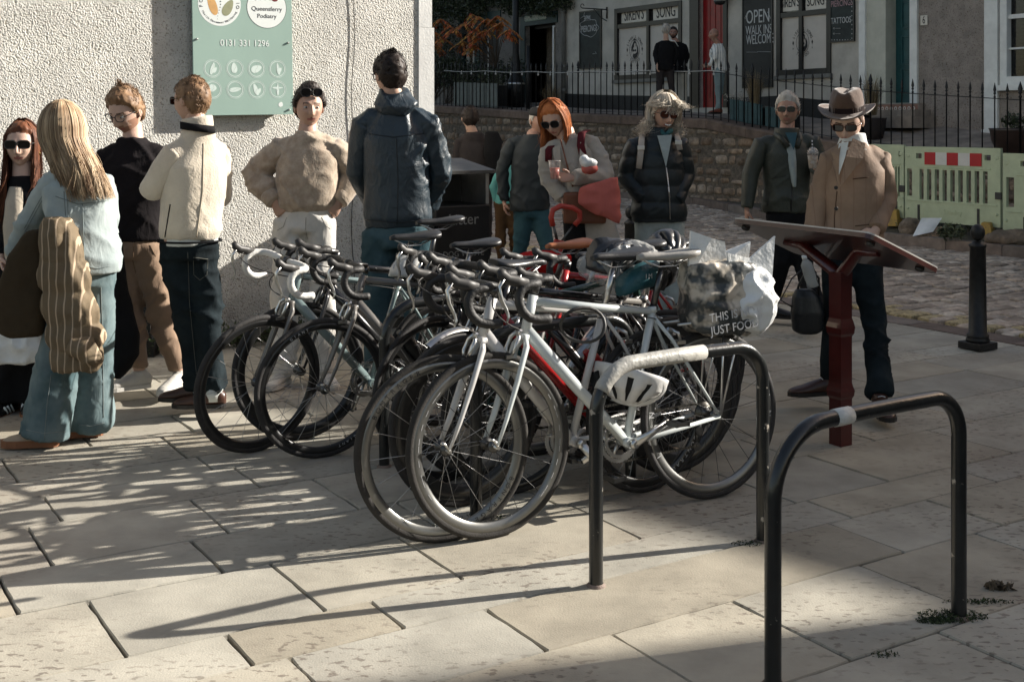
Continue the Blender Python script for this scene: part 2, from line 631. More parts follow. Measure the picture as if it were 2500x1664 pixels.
# irregular courses of rubble
z = .05
row = 0
while z < 2.1:
    h = rr.uniform(.13, .24)
    q = 9.5 + rr.uniform(0, .3)
    while q < 31:
        L = rr.uniform(.16, .5)
        zt_ = ztop(q + L / 2) - .19
        z1 = min(z + h * rr.uniform(.8, 1.05), zt_)
        if z1 - z > .06 and rr.random() < .93:
            c = Vector((0, 0, 0))
            n = 9
            pr = rr.uniform(.012, .05)
            ctr = (q + L / 2, (z + z1) / 2)
            ring0, ring1 = [], []
            for i in range(n):
                t = 2 * PI * i / n + rr.uniform(-.15, .15)
                ca, sa = math.cos(t), math.sin(t)
                ex = math.copysign(abs(ca) ** .45, ca) * (L / 2 - .014) * rr.uniform(.86, 1)
                ez = math.copysign(abs(sa) ** .45, sa) * ((z1 - z) / 2 - .012) * rr.uniform(.84, 1)
                ring0.append(mb.v(UA(WP + .02, ctr[0] + ex, ctr[1] + ez)))
                ring1.append(mb.v(UA(WP - pr * rr.uniform(.6, 1.1), ctr[0] + ex * .82, ctr[1] + ez * .78)))
            cv = mb.v(UA(WP - pr * 1.15, ctr[0], ctr[1]))
            for i in range(n):
                j = (i + 1) % n
                mb.face([ring0[i], ring0[j], ring1[j], ring1[i]], True)
                mb.face([ring1[i], ring1[j], cv], True)
        q += L
    z += h
mb.build('rubble_facing', m_rubble, wl)
mb = MB(); q = -3
while q < 38:
    L = rr.uniform(1.0, 1.7)
    a, b = q + .006, q + L - .006
    pts = []
    for (qq) in (a, b):
        zt_ = ztop(qq)
        pts.append([UA(WP - .07, qq, zt_ - .185), UA(WP - .075, qq, zt_ - .03), UA(WP - .04, qq, zt_), UA(WP + .38, qq, zt_ + .01), UA(WP + .40, qq, zt_ - .185)])
    va = [mb.v(x) for x in pts[0]]; vb = [mb.v(x) for x in pts[1]]
    for i in range(5):
        j = (i + 1) % 5
        mb.face([va[i], va[j], vb[j], vb[i]])
    mb.face(va); mb.face(vb)
    q += L
mb.build('coping', m_cap, wl)

# terrace behind the wall
FP = 17.7
def fbase(q):
    k = max(0, min(1, (19 - q) / 5))
    return ztop(q) + .08 + .27 * k
m_terr = mat('terrace_flags', (.24, .20, .165), rough=.85, vscale=3, var=.3, bump=.5, bscale=60)
mb = MB()
prev = None
for i in range(80):
    q = -3 + .5 * i
    cur = [mb.v(UA(WP + .3, q, ztop(q) - .02)), mb.v(UA(FP + .2, q, fbase(q)))]
    if prev: mb.face([prev[0], prev[1], cur[1], cur[0]])
    prev = cur
tagp(mb.build('terrace', m_terr), kind='structure')

# ------------------------------------------------------------------ iron railing with spear heads
m_iron = mat('black_iron', (.012, .012, .012), rough=.45, vscale=20, var=.4, bump=.25, bscale=120, metal=.2)
rl = thing('iron_railing', 'black iron railing with spear headed bars along the top of the stone wall', 'railing', UA(WP + .12, 18, 1.5))
def bar_me():
    mb = MB()
    mb.lathe((0, 0, 0), [(.011, -.05), (.011, .93), (.018, .94), (.018, .955), (.010, .965), (.010, .985), (.02, .995), (.02, 1.01), (.012, 1.02), (.024, 1.055), (.021, 1.075), (.012, 1.12), (.002, 1.165)], n=8)
    return mb.me('railing_bar', m_iron)
bme = bar_me()
qs_ = []
q = 9.9
while q < 31.5:
    qs_.append(q); q += .218
for i, q in enumerate(qs_[:100]):
    o = bpy.data.objects.new('railing_bar', bme)
    COL.objects.link(o); o.parent = rl
    o.location = UA(WP + .12, q, ztop(q)) - rl.location
    if i % 13 == 6:
        o.scale = (1.6, 1.6, 1.03)
mb = MB()
for h, r in ((.925, .013), (.06, .011)):
    pts = [UA(WP + .12, q, ztop(q) + h) for q in [9.5 + .75 * i for i in range(30)]]
    mb.tube(pts, r, 6, flat=(1.6, .6))
mb.build('rail', m_iron, rl)
# pale rope of small lights tied along the rail
m_rope = mat('pale_rope', (.5, .49, .46), rough=.7)
lt = thing('light_string', 'thin pale light string sagging along the railing with small white bulbs', 'light string', UA(WP + .09, 20, 2.6))
mb = MB(); pts = []
for i in range(121):
    q = 17.6 + 11.2 * i / 120
    pts.append(UA(WP + .095, q, ztop(q) + .955 - .03 * abs(math.sin(i * .13))))
mb.tube(pts, .008, 5)
mb.build('rope', m_rope, lt)
q = 17.9
while q < 28.5:
    mb = MB()
    b_ = UA(WP + .07, q, ztop(q) + .90)
    mb.tube([b_ + Vector((0, 0, .06)), b_], .009, 6)
    mb.ball(b_ - Vector((0, 0, .02)), (.022, .022, .028), 10)
    mb.build('bulb', m_rope, lt)
    q += .62 + .1 * math.sin(q * 5)

# ------------------------------------------------------------------ white harled building (left)
m_harl = mat('white_harling', (.60, .585, .54), rough=.9, vscale=5, var=.10, spec=.2)
def harl(m, sc=46, strength=1.0, dist=.018, grime=True):
    n, l, b = nodes_of(m)
    tc = n.new('ShaderNodeTexCoord')
    v = n.new('ShaderNodeTexNoise'); v.inputs['Scale'].default_value = sc; v.inputs['Detail'].default_value = 3
    l.new(tc.outputs['Object'], v.inputs['Vector'])
    v2 = n.new('ShaderNodeTexVoronoi'); v2.inputs['Scale'].default_value = sc * 1.1
    v2.feature = 'SMOOTH_F1'
    nn = n.new('ShaderNodeTexNoise'); nn.inputs['Scale'].default_value = 20
    l.new(tc.outputs['Object'], nn.inputs['Vector'])
    ad = n.new('ShaderNodeVectorMath'); ad.operation = 'MULTIPLY_ADD'
    ad.inputs[1].default_value = (.05, .05, .05)
    l.new(nn.outputs['Color'], ad.inputs[0]); l.new(tc.outputs['Object'], ad.inputs[2])
    l.new(ad.outputs[0], v2.inputs['Vector'])
    sm = n.new('ShaderNodeMath'); sm.operation = 'SUBTRACT'
    l.new(v.outputs[0], sm.inputs[0])
    m5 = n.new('ShaderNodeMath'); m5.operation = 'MULTIPLY'; m5.inputs[1].default_value = .55
    l.new(v2.outputs['Distance'], m5.inputs[0]); l.new(m5.outputs[0], sm.inputs[1])
    bp = n.new('ShaderNodeBump'); bp.inputs['Strength'].default_value = strength; bp.inputs['Distance'].default_value = dist
    l.new(sm.outputs[0], bp.inputs['Height']); l.new(bp.outputs[0], b.inputs['Normal'])
    # low spots of the bump are tinted darker and browner
    src = b.inputs['Base Color'].links[0].from_socket
    r = n.new('ShaderNodeValToRGB'); r.color_ramp.elements[0].position = .02; r.color_ramp.elements[1].position = .2
    r.color_ramp.elements[0].color = (.55, .52, .46, 1)
    l.new(sm.outputs[0], r.inputs[0])
    mx = n.new('ShaderNodeMix'); mx.data_type = 'RGBA'; mx.blend_type = 'MULTIPLY'; mx.inputs[0].default_value = 1
    l.new(src, mx.inputs[6]); l.new(r.outputs[0], mx.inputs[7])
    out = mx.outputs[2]
    if grime:
        sp = n.new('ShaderNodeSeparateXYZ'); l.new(tc.outputs['Object'], sp.inputs[0])
        g = n.new('ShaderNodeTexNoise'); g.inputs['Scale'].default_value = 3.5; g.inputs['Detail'].default_value = 6
        l.new(tc.outputs['Object'], g.inputs['Vector'])
        mr = n.new('ShaderNodeMapRange'); mr.inputs['From Min'].default_value = .0; mr.inputs['From Max'].default_value = .75
        mr.inputs['To Min'].default_value = .62; mr.inputs['To Max'].default_value = 0
        l.new(sp.outputs['Z'], mr.inputs['Value'])
        mm = n.new('ShaderNodeMath'); mm.operation = 'MULTIPLY'
        gr = n.new('ShaderNodeValToRGB'); gr.color_ramp.elements[0].position = .3; gr.color_ramp.elements[1].position = .6
        l.new(g.outputs[0], gr.inputs[0]); l.new(mr.outputs[0], mm.inputs[0]); l.new(gr.outputs[0], mm.inputs[1])
        my = n.new('ShaderNodeMix'); my.data_type = 'RGBA'
        l.new(mm.outputs[0], my.inputs[0]); l.new(out, my.inputs[6]); my.inputs[7].default_value = (.12, .10, .075, 1)
        out = my.outputs[2]
    l.new(out, b.inputs['Base Color'])
harl(m_harl, 84, .85, .015)
m_white = mat('white_masonry_paint', (.62, .62, .60), rough=.7, vscale=4, var=.08, bump=.25, bscale=60)
WQ = 8.58
wb = thing('harled_building', 'white rough harled building behind the group of people on the left', 'building', UA(1, WQ, 0))
mb = MB()
def uabox(mb, p0, p1, q0, q1, z0, z1):
    mb.prism([UA(p0, q0, z0), UA(p1, q0, z0), UA(p1, q1, z0), UA(p0, q1, z0)], (0, 0, z1 - z0))
uabox(mb, -9, 4.48, WQ, 14.5, 0, 6.4)
mb.build('wall', m_harl, wb)
mb = MB()
uabox(mb, 4.482, 4.62, WQ - .012, 9.6, 0, 2.36)
uabox(mb, 4.482, 4.60, WQ - .012, 9.6, 2.362, 2.60)
uabox(mb, 4.482, 4.64, WQ - .02, 9.6, 2.602, 6.4)
mb.build('corner_margin', m_white, wb)
m_plinth = mat('mossy_plinth', (.05, .045, .035), rough=.95, vscale=9, col2=(.14, .12, .09), bump=1, bscale=40, bdist=.03)
mb = MB()
uabox(mb, -9, 4.45, WQ - .07, WQ - .002, 0, .075)
mb.build('plinth', m_plinth, wb)
mb = MB()
m_slate = mat('slate', (.06, .062, .07), rough=.6, vscale=12, var=.2)
mb.prism([UA(-9.3, WQ - .3, 6.4), UA(-9.3, 14.8, 6.4), UA(-9.3, 11.5, 8.0)], U * 14.2)
mb.build('roof', m_slate, wb)
mb = MB()
def wall_pt(px, py, off=0.0):
    X = (px - CX) / F
    q = WQ - off
    d = q / (-.53 * X + .848) * math.hypot(.53, .848)
    return P(px, py, d)
pts = [wall_pt(862 + 4 * math.sin(y * .02), y, .012) for y in range(-40, 780, 25)]
mb.tube(pts, .003, 5)
tagp(mb.build('cable', m_iron), 'thin dark cable running down the white wall', 'cable')

# leafy weeds at the foot of the wall
m_weed = mat('weed_leaves', (.045, .06, .025), rough=.8, var=.5, vscale=20)
def leaf_blob(mb, c, r, n, size, rr, flat=1.0):
    for _ in range(n):
        d = Vector((rr.gauss(0, 1), rr.gauss(0, 1), rr.gauss(0, 1)))
        d.normalize()
        p = Vector(c) + Vector((d.x * r[0], d.y * r[1], d.z * r[2])) * rr.random() ** .45
        n_ = Vector((rr.gauss(0, 1), rr.gauss(0, 1), rr.gauss(0, 1) + .6)).normalized()
        t = n_.orthogonal().normalized()
        t.rotate(Quaternion(n_, rr.uniform(0, 2 * PI)))
        b = n_.cross(t)
        s = size * rr.uniform(.6, 1.3)
        mb.face([mb.v(p - t * s), mb.v(p + b * s * .38 - t * s * .1), mb.v(p + t * s), mb.v(p - b * s * .38 - t * s * .1)])
rr = random.Random(9)
mb = MB()
for i in range(26):
    c = UA(-.2 + i * .17 + rr.uniform(-.05, .05), WQ - .16, .05)
    leaf_blob(mb, c, (.1, .07, rr.uniform(.03, .09)), 60, .022, rr)
for i in range(16):
    c = UA(1.9 + i * .13, WQ - .2, .10)
    leaf_blob(mb, c, (.12, .09, .10), 90, .026, rr)
tagp(mb.build('weeds', m_weed), 'dark weeds growing along the foot of the white wall', 'weeds', kind='stuff')

# ------------------------------------------------------------------ clinic sign
m_sage = mat('sage_sign_board', (.30, .42, .37), rough=.45, vscale=2, var=.04)
m_sw = mat('sign_white', (.74, .78, .76), rough=.5, var=.02)
m_sp = mat('sign_pale', (.60, .70, .66), rough=.5, var=.02)
m_sd = mat('sign_dark', (.05, .05, .055), rough=.5)
m_or = mat('sign_orange', (.62, .36, .14), rough=.5)
m_ol = mat('sign_olive', (.30, .31, .19), rough=.5)
m_mar = mat('sign_maroon', (.16, .015, .02), rough=.5)
sg = thing('clinic_sign', 'sage green clinic sign board fixed high on the white wall with round badges and icons', 'sign', UA(2.65, WQ - .05, 1.65))
SM = Matrix.Translation(UA(2.65, WQ - .075, 1.65)) @ Matrix(((U.x, 0, -A.x, 0), (U.y, 0, -A.y, 0), (0, 1, 0, 0), (0, 0, 0, 1))) @ Matrix.Rotation(.017, 4, 'Z')
mb = MB(); mb.box((.375, .64, -.01), (.75, 1.28, .02), SM, bev=.002); mb.build('board', m_sage, sg)
mb = MB(); mb.box((.375, .64, -.034), (.70, 1.2, .026), SM); mb.build('batten', m_sd, sg)
def disc(mb, x, y, r, z0=.0005, n=40, rin=0.0, a0=0, a1=2 * PI, M=SM):
    if rin:
        k = [(math.cos(a0 + (a1 - a0) * i / n), math.sin(a0 + (a1 - a0) * i / n)) for i in range(n + 1)]
        o = [mb.v(M @ Vector((x + r * c, y + r * s, z0))) for c, s in k]
        q = [mb.v(M @ Vector((x + rin * c, y + rin * s, z0))) for c, s in k]
        for i in range(n): mb.face([o[i], o[i + 1], q[i + 1], q[i]])
    else:
        mb.face([mb.v(M @ Vector((x + r * math.cos(2 * PI * i / n), y + r * math.sin(2 * PI * i / n), z0))) for i in range(n)])
def poly(mb, pts, z0=.001, M=SM):
    mb.face([mb.v(M @ Vector((x, y, z0))) for x, y in pts])
mb = MB(); disc(mb, .20, .80, .158, .0006); disc(mb, .555, .786, .150, .0006); mb.build('badge', m_sw, sg)
mb = MB(); disc(mb, .555, .786, .1525, .0008, 48, .1495); mb.build('badge_rim', m_sd, sg)
def leaf(cx, cy, L, W, ang):
    pts = []
    for i in range(24):
        t = 2 * PI * i / 24
        x = math.cos(t) * L; y = math.sin(t) * W * (1 - .25 * math.cos(t))
        pts.append((cx + x * math.cos(ang) - y * math.sin(ang), cy + x * math.sin(ang) + y * math.cos(ang)))
    return pts
mb = MB(); poly(mb, leaf(.145, .80, .085, .03, R(108)), .0012); mb.build('emblem_leaf', m_or, sg)
mb = MB(); poly(mb, leaf(.262, .775, .065, .033, R(60)), .0012); mb.build('emblem_leaf', m_ol, sg)
mb = MB()
for i in range(9):
    disc(mb, .195 + .012 * math.sin(i * .6), .86 - i * .021, .0055 - .0004 * i, .0013, 12)
mb.build('emblem_dots', m_sd, sg)
mb = MB()
for i, r in enumerate((.009, .010, .013, .016, .03)):
    disc(mb, .47 + .037 * i, .845 + .004 * i, r, .0013, 16)
mb.build('emblem_dots', m_mar, sg)
def stext(s, x, y, size, m, sx=1, rot=0, z=.0014, sp=1.0):
    text('lettering', s, size, m, SM @ Matrix.Translation((x, y, z)) @ Matrix.Rotation(rot, 4, 'Z'), sg, .0003, sx=sx, spacing=sp)
stext('Queensferry', .555, .775, .046, m_sd); stext('Podiatry', .555, .722, .044, m_sd)
stext('0131 331 1296', .385, .52, .066, m_sw, sx=.93)
for i, ch in enumerate('Health Movement Wellbeing'):
    a = R(205 + i * 5.4)
    stext(ch, .20 + .133 * math.cos(a), .80 + .133 * math.sin(a), .021, m_sd, rot=a + PI / 2)
for ch, a in (('F', 188), ('O', 172), ('O', -8), ('I', 4)):
    stext(ch, .20 + .135 * math.cos(R(a)), .80 + .135 * math.sin(R(a)), .035, m_sd, rot=R(a) + (PI / 2 if a > 90 else -PI / 2) + PI * (a > 90))
mb = MB()
mw = MB()
dk = MB()
for r_, y in enumerate((.336, .185)):
    for c_, x in enumerate((.14, .306, .468, .63)):
        disc(mb, x, y, .066, .0007, 32, .0635); disc(mb, x, y, .058, .0007, 32, .053)
        k = c_ + r_ * 4
        shapes = [leaf(x, y, .045, .014, R(75)), leaf(x - .005, y + .006, .038, .022, R(95)), leaf(x, y, .042, .026, R(20)), leaf(x + .006, y, .045, .012, R(100)),
                  leaf(x, y + .012, .028, .026, 0), leaf(x, y, .045, .016, R(8)), leaf(x - .006, y, .045, .017, R(110)), leaf(x, y, .045, .010, R(90))]
        poly(mw, shapes[k], .0009)
        if k == 7: poly(mw, leaf(x, y + .012, .042, .007, R(0)), .00095)
        if k in (0, 3, 6): poly(mw, leaf(x + .018, y - .01, .022, .012, R(60)), .00095)
        for i in range(9):
            t = i / 8 - .5
            dx, dy = (.008 * math.sin(t * 6), t * .07) if k != 5 else (t * .07, .006 * math.sin(t * 6))
            disc(dk, x + dx, y + dy, .0016, .0013, 8)
mb.build('icon_rings', m_sp, sg); mw.build('icon_shapes', m_sp, sg); dk.build('icon_dots', m_sd, sg)
mb = MB(); poly(mb, [(.652 + (.017 + .003 * math.sin(i * 5)) * math.cos(i * PI / 8), .075 + (.02 + .003 * math.cos(i * 7)) * math.sin(i * PI / 8)) for i in range(16)], .001); mb.build('print_mark', m_sw, sg)
m_steel = mat('brushed_steel', (.5, .5, .49), rough=.35, metal=.9)
for x, y in ((.03, .545), (.715, .53), (.715, .035), (.03, .05)):
    mb = MB()
    rings = [((x, y, z), (r, 0, 0), (0, r, 0)) for r, z in ((.008, 0), (.008, .008), (.005, .011))]
    mb.loft([(SM @ Vector(c), SM.to_3x3() @ Vector(u), SM.to_3x3() @ Vector(v)) for c, u, v in rings], 12)
    mb.build('screw', m_steel, sg)

# ------------------------------------------------------------------ terraced houses over the road
def FQ(px, py):
    X = (px - CX) / F
    d = FP / (.848 * X + .53) * math.hypot(.848, .53)
    p = P(px, py, d)
    return p.dot(A), p.z
def fM(q, z, out=0.0):
    """frame on the facade: x to the right, y up, z towards the street"""
    o = UA(FP - out, q, z)
    return Matrix.Translation(o) @ Matrix(((-A.x, 0, -U.x, 0), (-A.y, 0, -U.y, 0), (0, 1, 0, 0), (0, 0, 0, 1)))
def eave(q): return 7.01 + .1075 * (q + 1.31)
m_roofl = mat('roof_felt', (.07, .07, .075), rough=.8)
def house(name, label, q0, q1, m, holes, top=None, rev=.16, D=6.5):
    """q0<q1; holes (qa, qb, za, zb)"""
    root = thing(name, label, 'building', UA(FP, (q0 + q1) / 2, 0))
    mb = MB()
    qs = sorted({q0, q1, *[h[0] for h in holes], *[h[1] for h in holes]})
    T = top or eave
    zs = sorted({.2, *[h[2] for h in holes], *[h[3] for h in holes]})
    zs.append(None)
    for a, b in zip(qs[:-1], qs[1:]):
        for i in range(len(zs) - 1):
            z0, z1 = zs[i], zs[i + 1]
            if z1 is not None and any(h[0] <= a and b <= h[1] and h[2] <= z0 and z1 <= h[3] for h in holes): continue
            za, zb_ = (T(a), T(b)) if z1 is None else (z1, z1)
            mb.face([mb.v(UA(FP, a, z0)), mb.v(UA(FP, b, z0)), mb.v(UA(FP, b, zb_)), mb.v(UA(FP, a, za))])
    for a, b, z0, z1 in holes:
        for s, e in (((a, z0), (b, z0)), ((b, z0), (b, z1)), ((b, z1), (a, z1)), ((a, z1), (a, z0))):
            mb.face([mb.v(UA(FP, s[0], s[1])), mb.v(UA(FP, e[0], e[1])), mb.v(UA(FP + rev, e[0], e[1])), mb.v(UA(FP + rev, s[0], s[1]))])

    for q in (q0, q1):
        mb.face([mb.v(UA(FP, q, .2)), mb.v(UA(FP + D, q, .2)), mb.v(UA(FP + D, q, T(q))), mb.v(UA(FP, q, T(q)))])
    mb.face([mb.v(UA(FP + D, q0, .2)), mb.v(UA(FP + D, q1, .2)), mb.v(UA(FP + D, q1, T(q1))), mb.v(UA(FP + D, q0, T(q0)))])
    mb.build('wall', m, root)
    mb = MB()
    mb.face([mb.v(UA(FP, q0, T(q0))), mb.v(UA(FP, q1, T(q1))), mb.v(UA(FP + D, q1, T(q1))), mb.v(UA(FP + D, q0, T(q0)))])
    mb.build('roof', m_roofl, root)
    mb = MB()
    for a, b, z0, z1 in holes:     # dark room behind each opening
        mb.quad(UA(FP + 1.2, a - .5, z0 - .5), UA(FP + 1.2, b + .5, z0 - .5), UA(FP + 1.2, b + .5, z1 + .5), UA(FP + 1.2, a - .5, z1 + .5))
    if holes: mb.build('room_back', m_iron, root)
    return root
def rect(px0, py0, px1, py1):
    """photo rectangle on the facade -> (qa, qb, za, zb)"""
    qa, _ = FQ(px1, 0); qb, _ = FQ(px0, 0)
    pc = (px0 + px1) / 2
    return qa, qb, FQ(pc, py1)[1], FQ(pc, py0)[1]
def fbox(mb, q0, q1, z0, z1, o0, o1, bev=0):
    """box on the facade from outset o0 to o1 (towards street positive)"""
    M = fM((q0 + q1) / 2, (z0 + z1) / 2, 0)
    mb.box((0, 0, (o0 + o1) / 2), (abs(q1 - q0), abs(z1 - z0), abs(o1 - o0)), M, bev=bev)
m_shop = mat('grey_render', (.40, .38, .335), rough=.85, vscale=2.5, var=.14, bump=.3, bscale=30)
m_peb = mat('brown_harling', (.27, .235, .205), rough=.9, vscale=4, var=.15, bump=.4)
harl(m_peb, 42, .9, .02, False)
m_peb2 = mat('grey_harling', (.19, .18, .165), rough=.9, vscale=4, var=.15)
harl(m_peb2, 42, .9, .02, False)
m_cream = mat('cream_render', (.46, .46, .39), rough=.8, vscale=3, var=.1, bump=.2)
m_pil = mat('white_pilaster_paint', (.68, .69, .66), rough=.7, vscale=5, var=.08)
m_dkpl = mat('dark_plinth_paint', (.012, .012, .012), rough=.6, var=.3)
m_blackp = mat('black_gloss_paint', (.010, .010, .011), rough=.3, var=.3, vscale=5)
m_teal = mat('teal_gloss_paint', (.012, .062, .068), rough=.35, var=.15)
m_red = mat('red_gloss_paint', (.20, .004, .006), rough=.3, var=.15)
m_frost = mat('frosted_film', (.46, .43, .385), rough=.6, var=.06, vscale=3)
m_film = mat('paper_sign', (.58, .55, .48), rough=.7, var=.08, vscale=4)
m_ink = mat('black_ink', (.012, .012, .013), rough=.6)
m_chalk = mat('chalk', (.45, .46, .45), rough=.9)
m_board = mat('chalkboard', (.010, .016, .015), rough=.55, var=.6, vscale=6)
m_glassd = mat('window_glass', (.02, .022, .024), rough=.08, spec=.8, var=.2)
m_gpaint = mat('grey_gloss_paint', (.13, .13, .12), rough=.45)
m_brick = mat('terracotta_tile', (.24, .12, .085), rough=.6, var=.2)

# --- the tattoo shop
w1 = rect(1503, 14, 1664, 190)
w2 = rect(1899, -60, 2028, 180)
rd = rect(1708, -40, 1768, 292)
shopq0, shopq1 = FQ(2100, 0)[0], FQ(1372, 0)[0]
rd = (rd[0], rd[1], fbase(rd[0]) + .12, rd[3])
sh = house('shop_building', 'grey rendered tattoo shop with black framed windows and a red door', shopq0, shopq1, m_shop, [w1, w2, rd])
def ornament(mb, M, r):
    pass
def emblem(root, q, z, s, m, sx=1.0):
    """round figure emblem with curved lettering"""
    M = fM(q, z, -.028) @ Matrix.Diagonal((sx, 1, 1, 1))
    mb = MB()
    disc(mb, 0, 0, .30 * s, .001, 48, .285 * s, M=M @ Matrix.Diagonal((.82, 1, 1, 1)))
    # hair, crown, face gap, torso, tail
    hair = [(-.05, .24), (.04, .25), (.09, .18), (.085, .08), (.05, .10), (.06, .17), (.02, .20), (-.03, .17), (-.03, .08), (-.09, .02), (-.12, -.08), (-.16, -.02), (-.15, .08), (-.10, .16)]
    poly(mb, [(x * s, y * s) for x, y in hair], .0012, M)
    crown = [(-.06, .26), (-.08, .33), (-.04, .29), (0, .35), (.04, .29), (.08, .33), (.06, .26)]
    poly(mb, [(x * s, y * s) for x, y in crown], .0012, M)
    tail = [(-.10, -.20), (-.02, -.28), (.10, -.24), (.18, -.12), (.17, .02), (.13, .12), (.10, .10), (.12, 0), (.10, -.09), (.02, -.13), (-.06, -.12)]
    poly(mb, [(x * s, y * s) for x, y in tail], .0012, M)
    for x in (-.045, .035): disc(mb, x * s, -.03 * s, .035 * s, .0012, 16, M=M)
    poly(mb, [(-.2 * s, -.2 * s), (-.17 * s, -.14 * s), (-.07 * s, .03 * s), (-.08 * s, .05 * s)], .0012, M)
    for x in (-.36, .36):
        poly(mb, [((x + dx) * s, dy * s) for dx, dy in ((-.03, 0), (0, .07), (.03, 0), (0, -.07))], .0012, M)
    mb.build('emblem', m, root)
    def arc(txt, r, a0, a1, size, flip=False):
        for i, ch in enumerate(txt):
            a = R(a0 + (a1 - a0) * i / (len(txt) - 1))
            rot = a - PI / 2 + (PI if flip else 0)
            text('lettering', ch, size, m, M @ Matrix.Translation((r * math.cos(a) * .95, r * math.sin(a), .001)) @ Matrix.Rotation(rot, 4, 'Z'), root, .0004, sx=.85)
    arc("SIREN'S SONG", .37 * s, 158, 22, .125 * s)
    arc('TATTOO', .37 * s, 235, 305, .13 * s, True)
    text('lettering', '20', .06 * s, m, M @ Matrix.Translation((-.36 * s, -.16 * s, .001)), root, .0004)
    text('lettering', '25', .06 * s, m, M @ Matrix.Translation((.36 * s, -.16 * s, .001)), root, .0004)
def shop_window(h, zsplit, split_q, emb, words):
    qa, qb, za, zb = h
    fr = thing('shop_window', None, None); fr.parent = sh
    fr.location = UA(FP, (qa + qb) / 2, za) - sh.location
    mb = MB()
    fw = .09
    fbox(mb, qa - .02, qa + fw, za - .02, zb + .02, -.08, .03); fbox(mb, qb - fw, qb + .02, za - .02, zb + .02, -.08, .03)
    fbox(mb, qa + fw, qb - fw, za - .02, za + fw, -.08, .035); fbox(mb, qa + fw, qb - fw, zb - fw, zb + .02, -.08, .035)
    fbox(mb, qa + fw, qb - fw, zsplit - .05, zsplit + .05, -.08, .02)
    for s in split_q: fbox(mb, s - .045, s + .045, za + fw, zb - fw, -.08, .018)
    mb.build('frame', m_blackp, fr)
    mb = MB(); fbox(mb, qa, qb, za, zsplit, -.045, -.035); mb.build('frosted_pane', m_frost, fr)
    mb = MB(); fbox(mb, qa, qb, zsplit, zb, -.075, -.065); mb.build('top_pane', m_glassd, fr)
    for (q0, q1, z0, z1, s, sz, bold) in words:
        mb = MB(); fbox(mb, q0, q1, z0, z1, -.06, -.055); mb.build('paper_panel', m_film, fr)
        text('lettering', s, sz, m_ink, fM((q0 + q1) / 2, (z0 + z1) / 2, -.052), fr, .004, sx=.62 * bold)
    for e in emb: emblem(fr, *e)
    return fr
def wq(px): return FQ(px, 0)[0]
def wz(px, py): return FQ(px, py)[1]
shop_window(w1, wz(1580, 58), [wq(1582)], [(wq(1547), wz(1547, 121), .80, m_ink)],
            [(wq(1575), wq(1513), wz(1544, 54), wz(1544, 19), "SIREN'S", .40, .95), (wq(1654), wq(1590), wz(1622, 47), wz(1622, 11), 'SONG', .40, 1.0)])
shop_window(w2, wz(1963, 33), [wq(1955)], [(wq(1957), wz(1957, 104), .72, m_ink)],
            [(wq(1948), wq(1901), wz(1925, 27), wz(1925, -12), "SIREN'S", .27, .95), (wq(2012), wq(1962), wz(1987, 23), wz(1987, -16), 'SONG', .27, 1.0)])
# red door
dr = thing('door', None, None); dr.parent = sh; dr.location = UA(FP, (rd[0] + rd[1]) / 2, rd[2]) - sh.location
mb = MB(); fbox(mb, rd[0], rd[1], rd[2], rd[3], -.14, -.10); mb.build('leaf_panel', m_red, dr)
mb = MB()
for t in (.28, .5, .72):
    q = rd[0] + (rd[1] - rd[0]) * t
    fbox(mb, q - .012, q + .012, rd[2] + .2, rd[3] - .2, -.10, -.088)
mb.build('beading', m_red, dr)
mb = MB(); fbox(mb, rd[0] - .12, rd[0], rd[2], rd[3] + .1, -.05, .04); fbox(mb, rd[1], rd[1] + .30, rd[2], rd[3] + .1, -.05, .04); mb.build('surround', m_blackp, dr)
mb = MB(); mb.ball(UA(FP + .07, rd[0] + .12, (rd[2] + rd[3]) / 2), .035, 10); mb.build('handle', m_steel, dr)
# dark painted plinth
for q0_, q1_ in ((shopq0, rd[0] - .13), (rd[1] + .31, shopq1 - .1)):
    mb = MB(); n_ = max(1, int((q1_ - q0_) / .5)); st_ = (q1_ - q0_) / n_
    for i in range(n_):
        q = q0_ + i * st_; z_ = [fbase(q) - .2, fbase(q + st_) - .2, fbase(q + st_) + .34, fbase(q) + .34]
        mb.prism([UA(FP, q, z_[0]), UA(FP, q + st_, z_[1]), UA(FP, q + st_, z_[2]), UA(FP, q, z_[3])], U * -.02)
    mb.build('plinth', m_dkpl, sh)
for a_, b_ in ((w1[0], w1[1]), (w2[0], w2[1])):
    mb = MB(); fbox(mb, a_ - .05, b_ + .05, (w1[2] if a_ == w1[0] else w2[2]) - .10, (w1[2] if a_ == w1[0] else w2[2]) - .022, 0, .08); mb.build('window_sill', m_gpaint, sh)
# drainpipe
dp = thing('drainpipe', 'grey cast drainpipe on the left edge of the shop front', 'drainpipe', UA(FP - .08, wq(1382), 2))
mb = MB(); mb.tube([UA(FP - .08, wq(1382), 2.0), UA(FP - .08, wq(1382), 7)], .055, 12)
for z in (2.4, 3.0, 4.4): mb.lathe(UA(FP - .08, wq(1382), z), [(.058, 0), (.072, .01), (.072, .07), (.058, .08)], n=14)
mb.build('pipe', m_gpaint, dp)

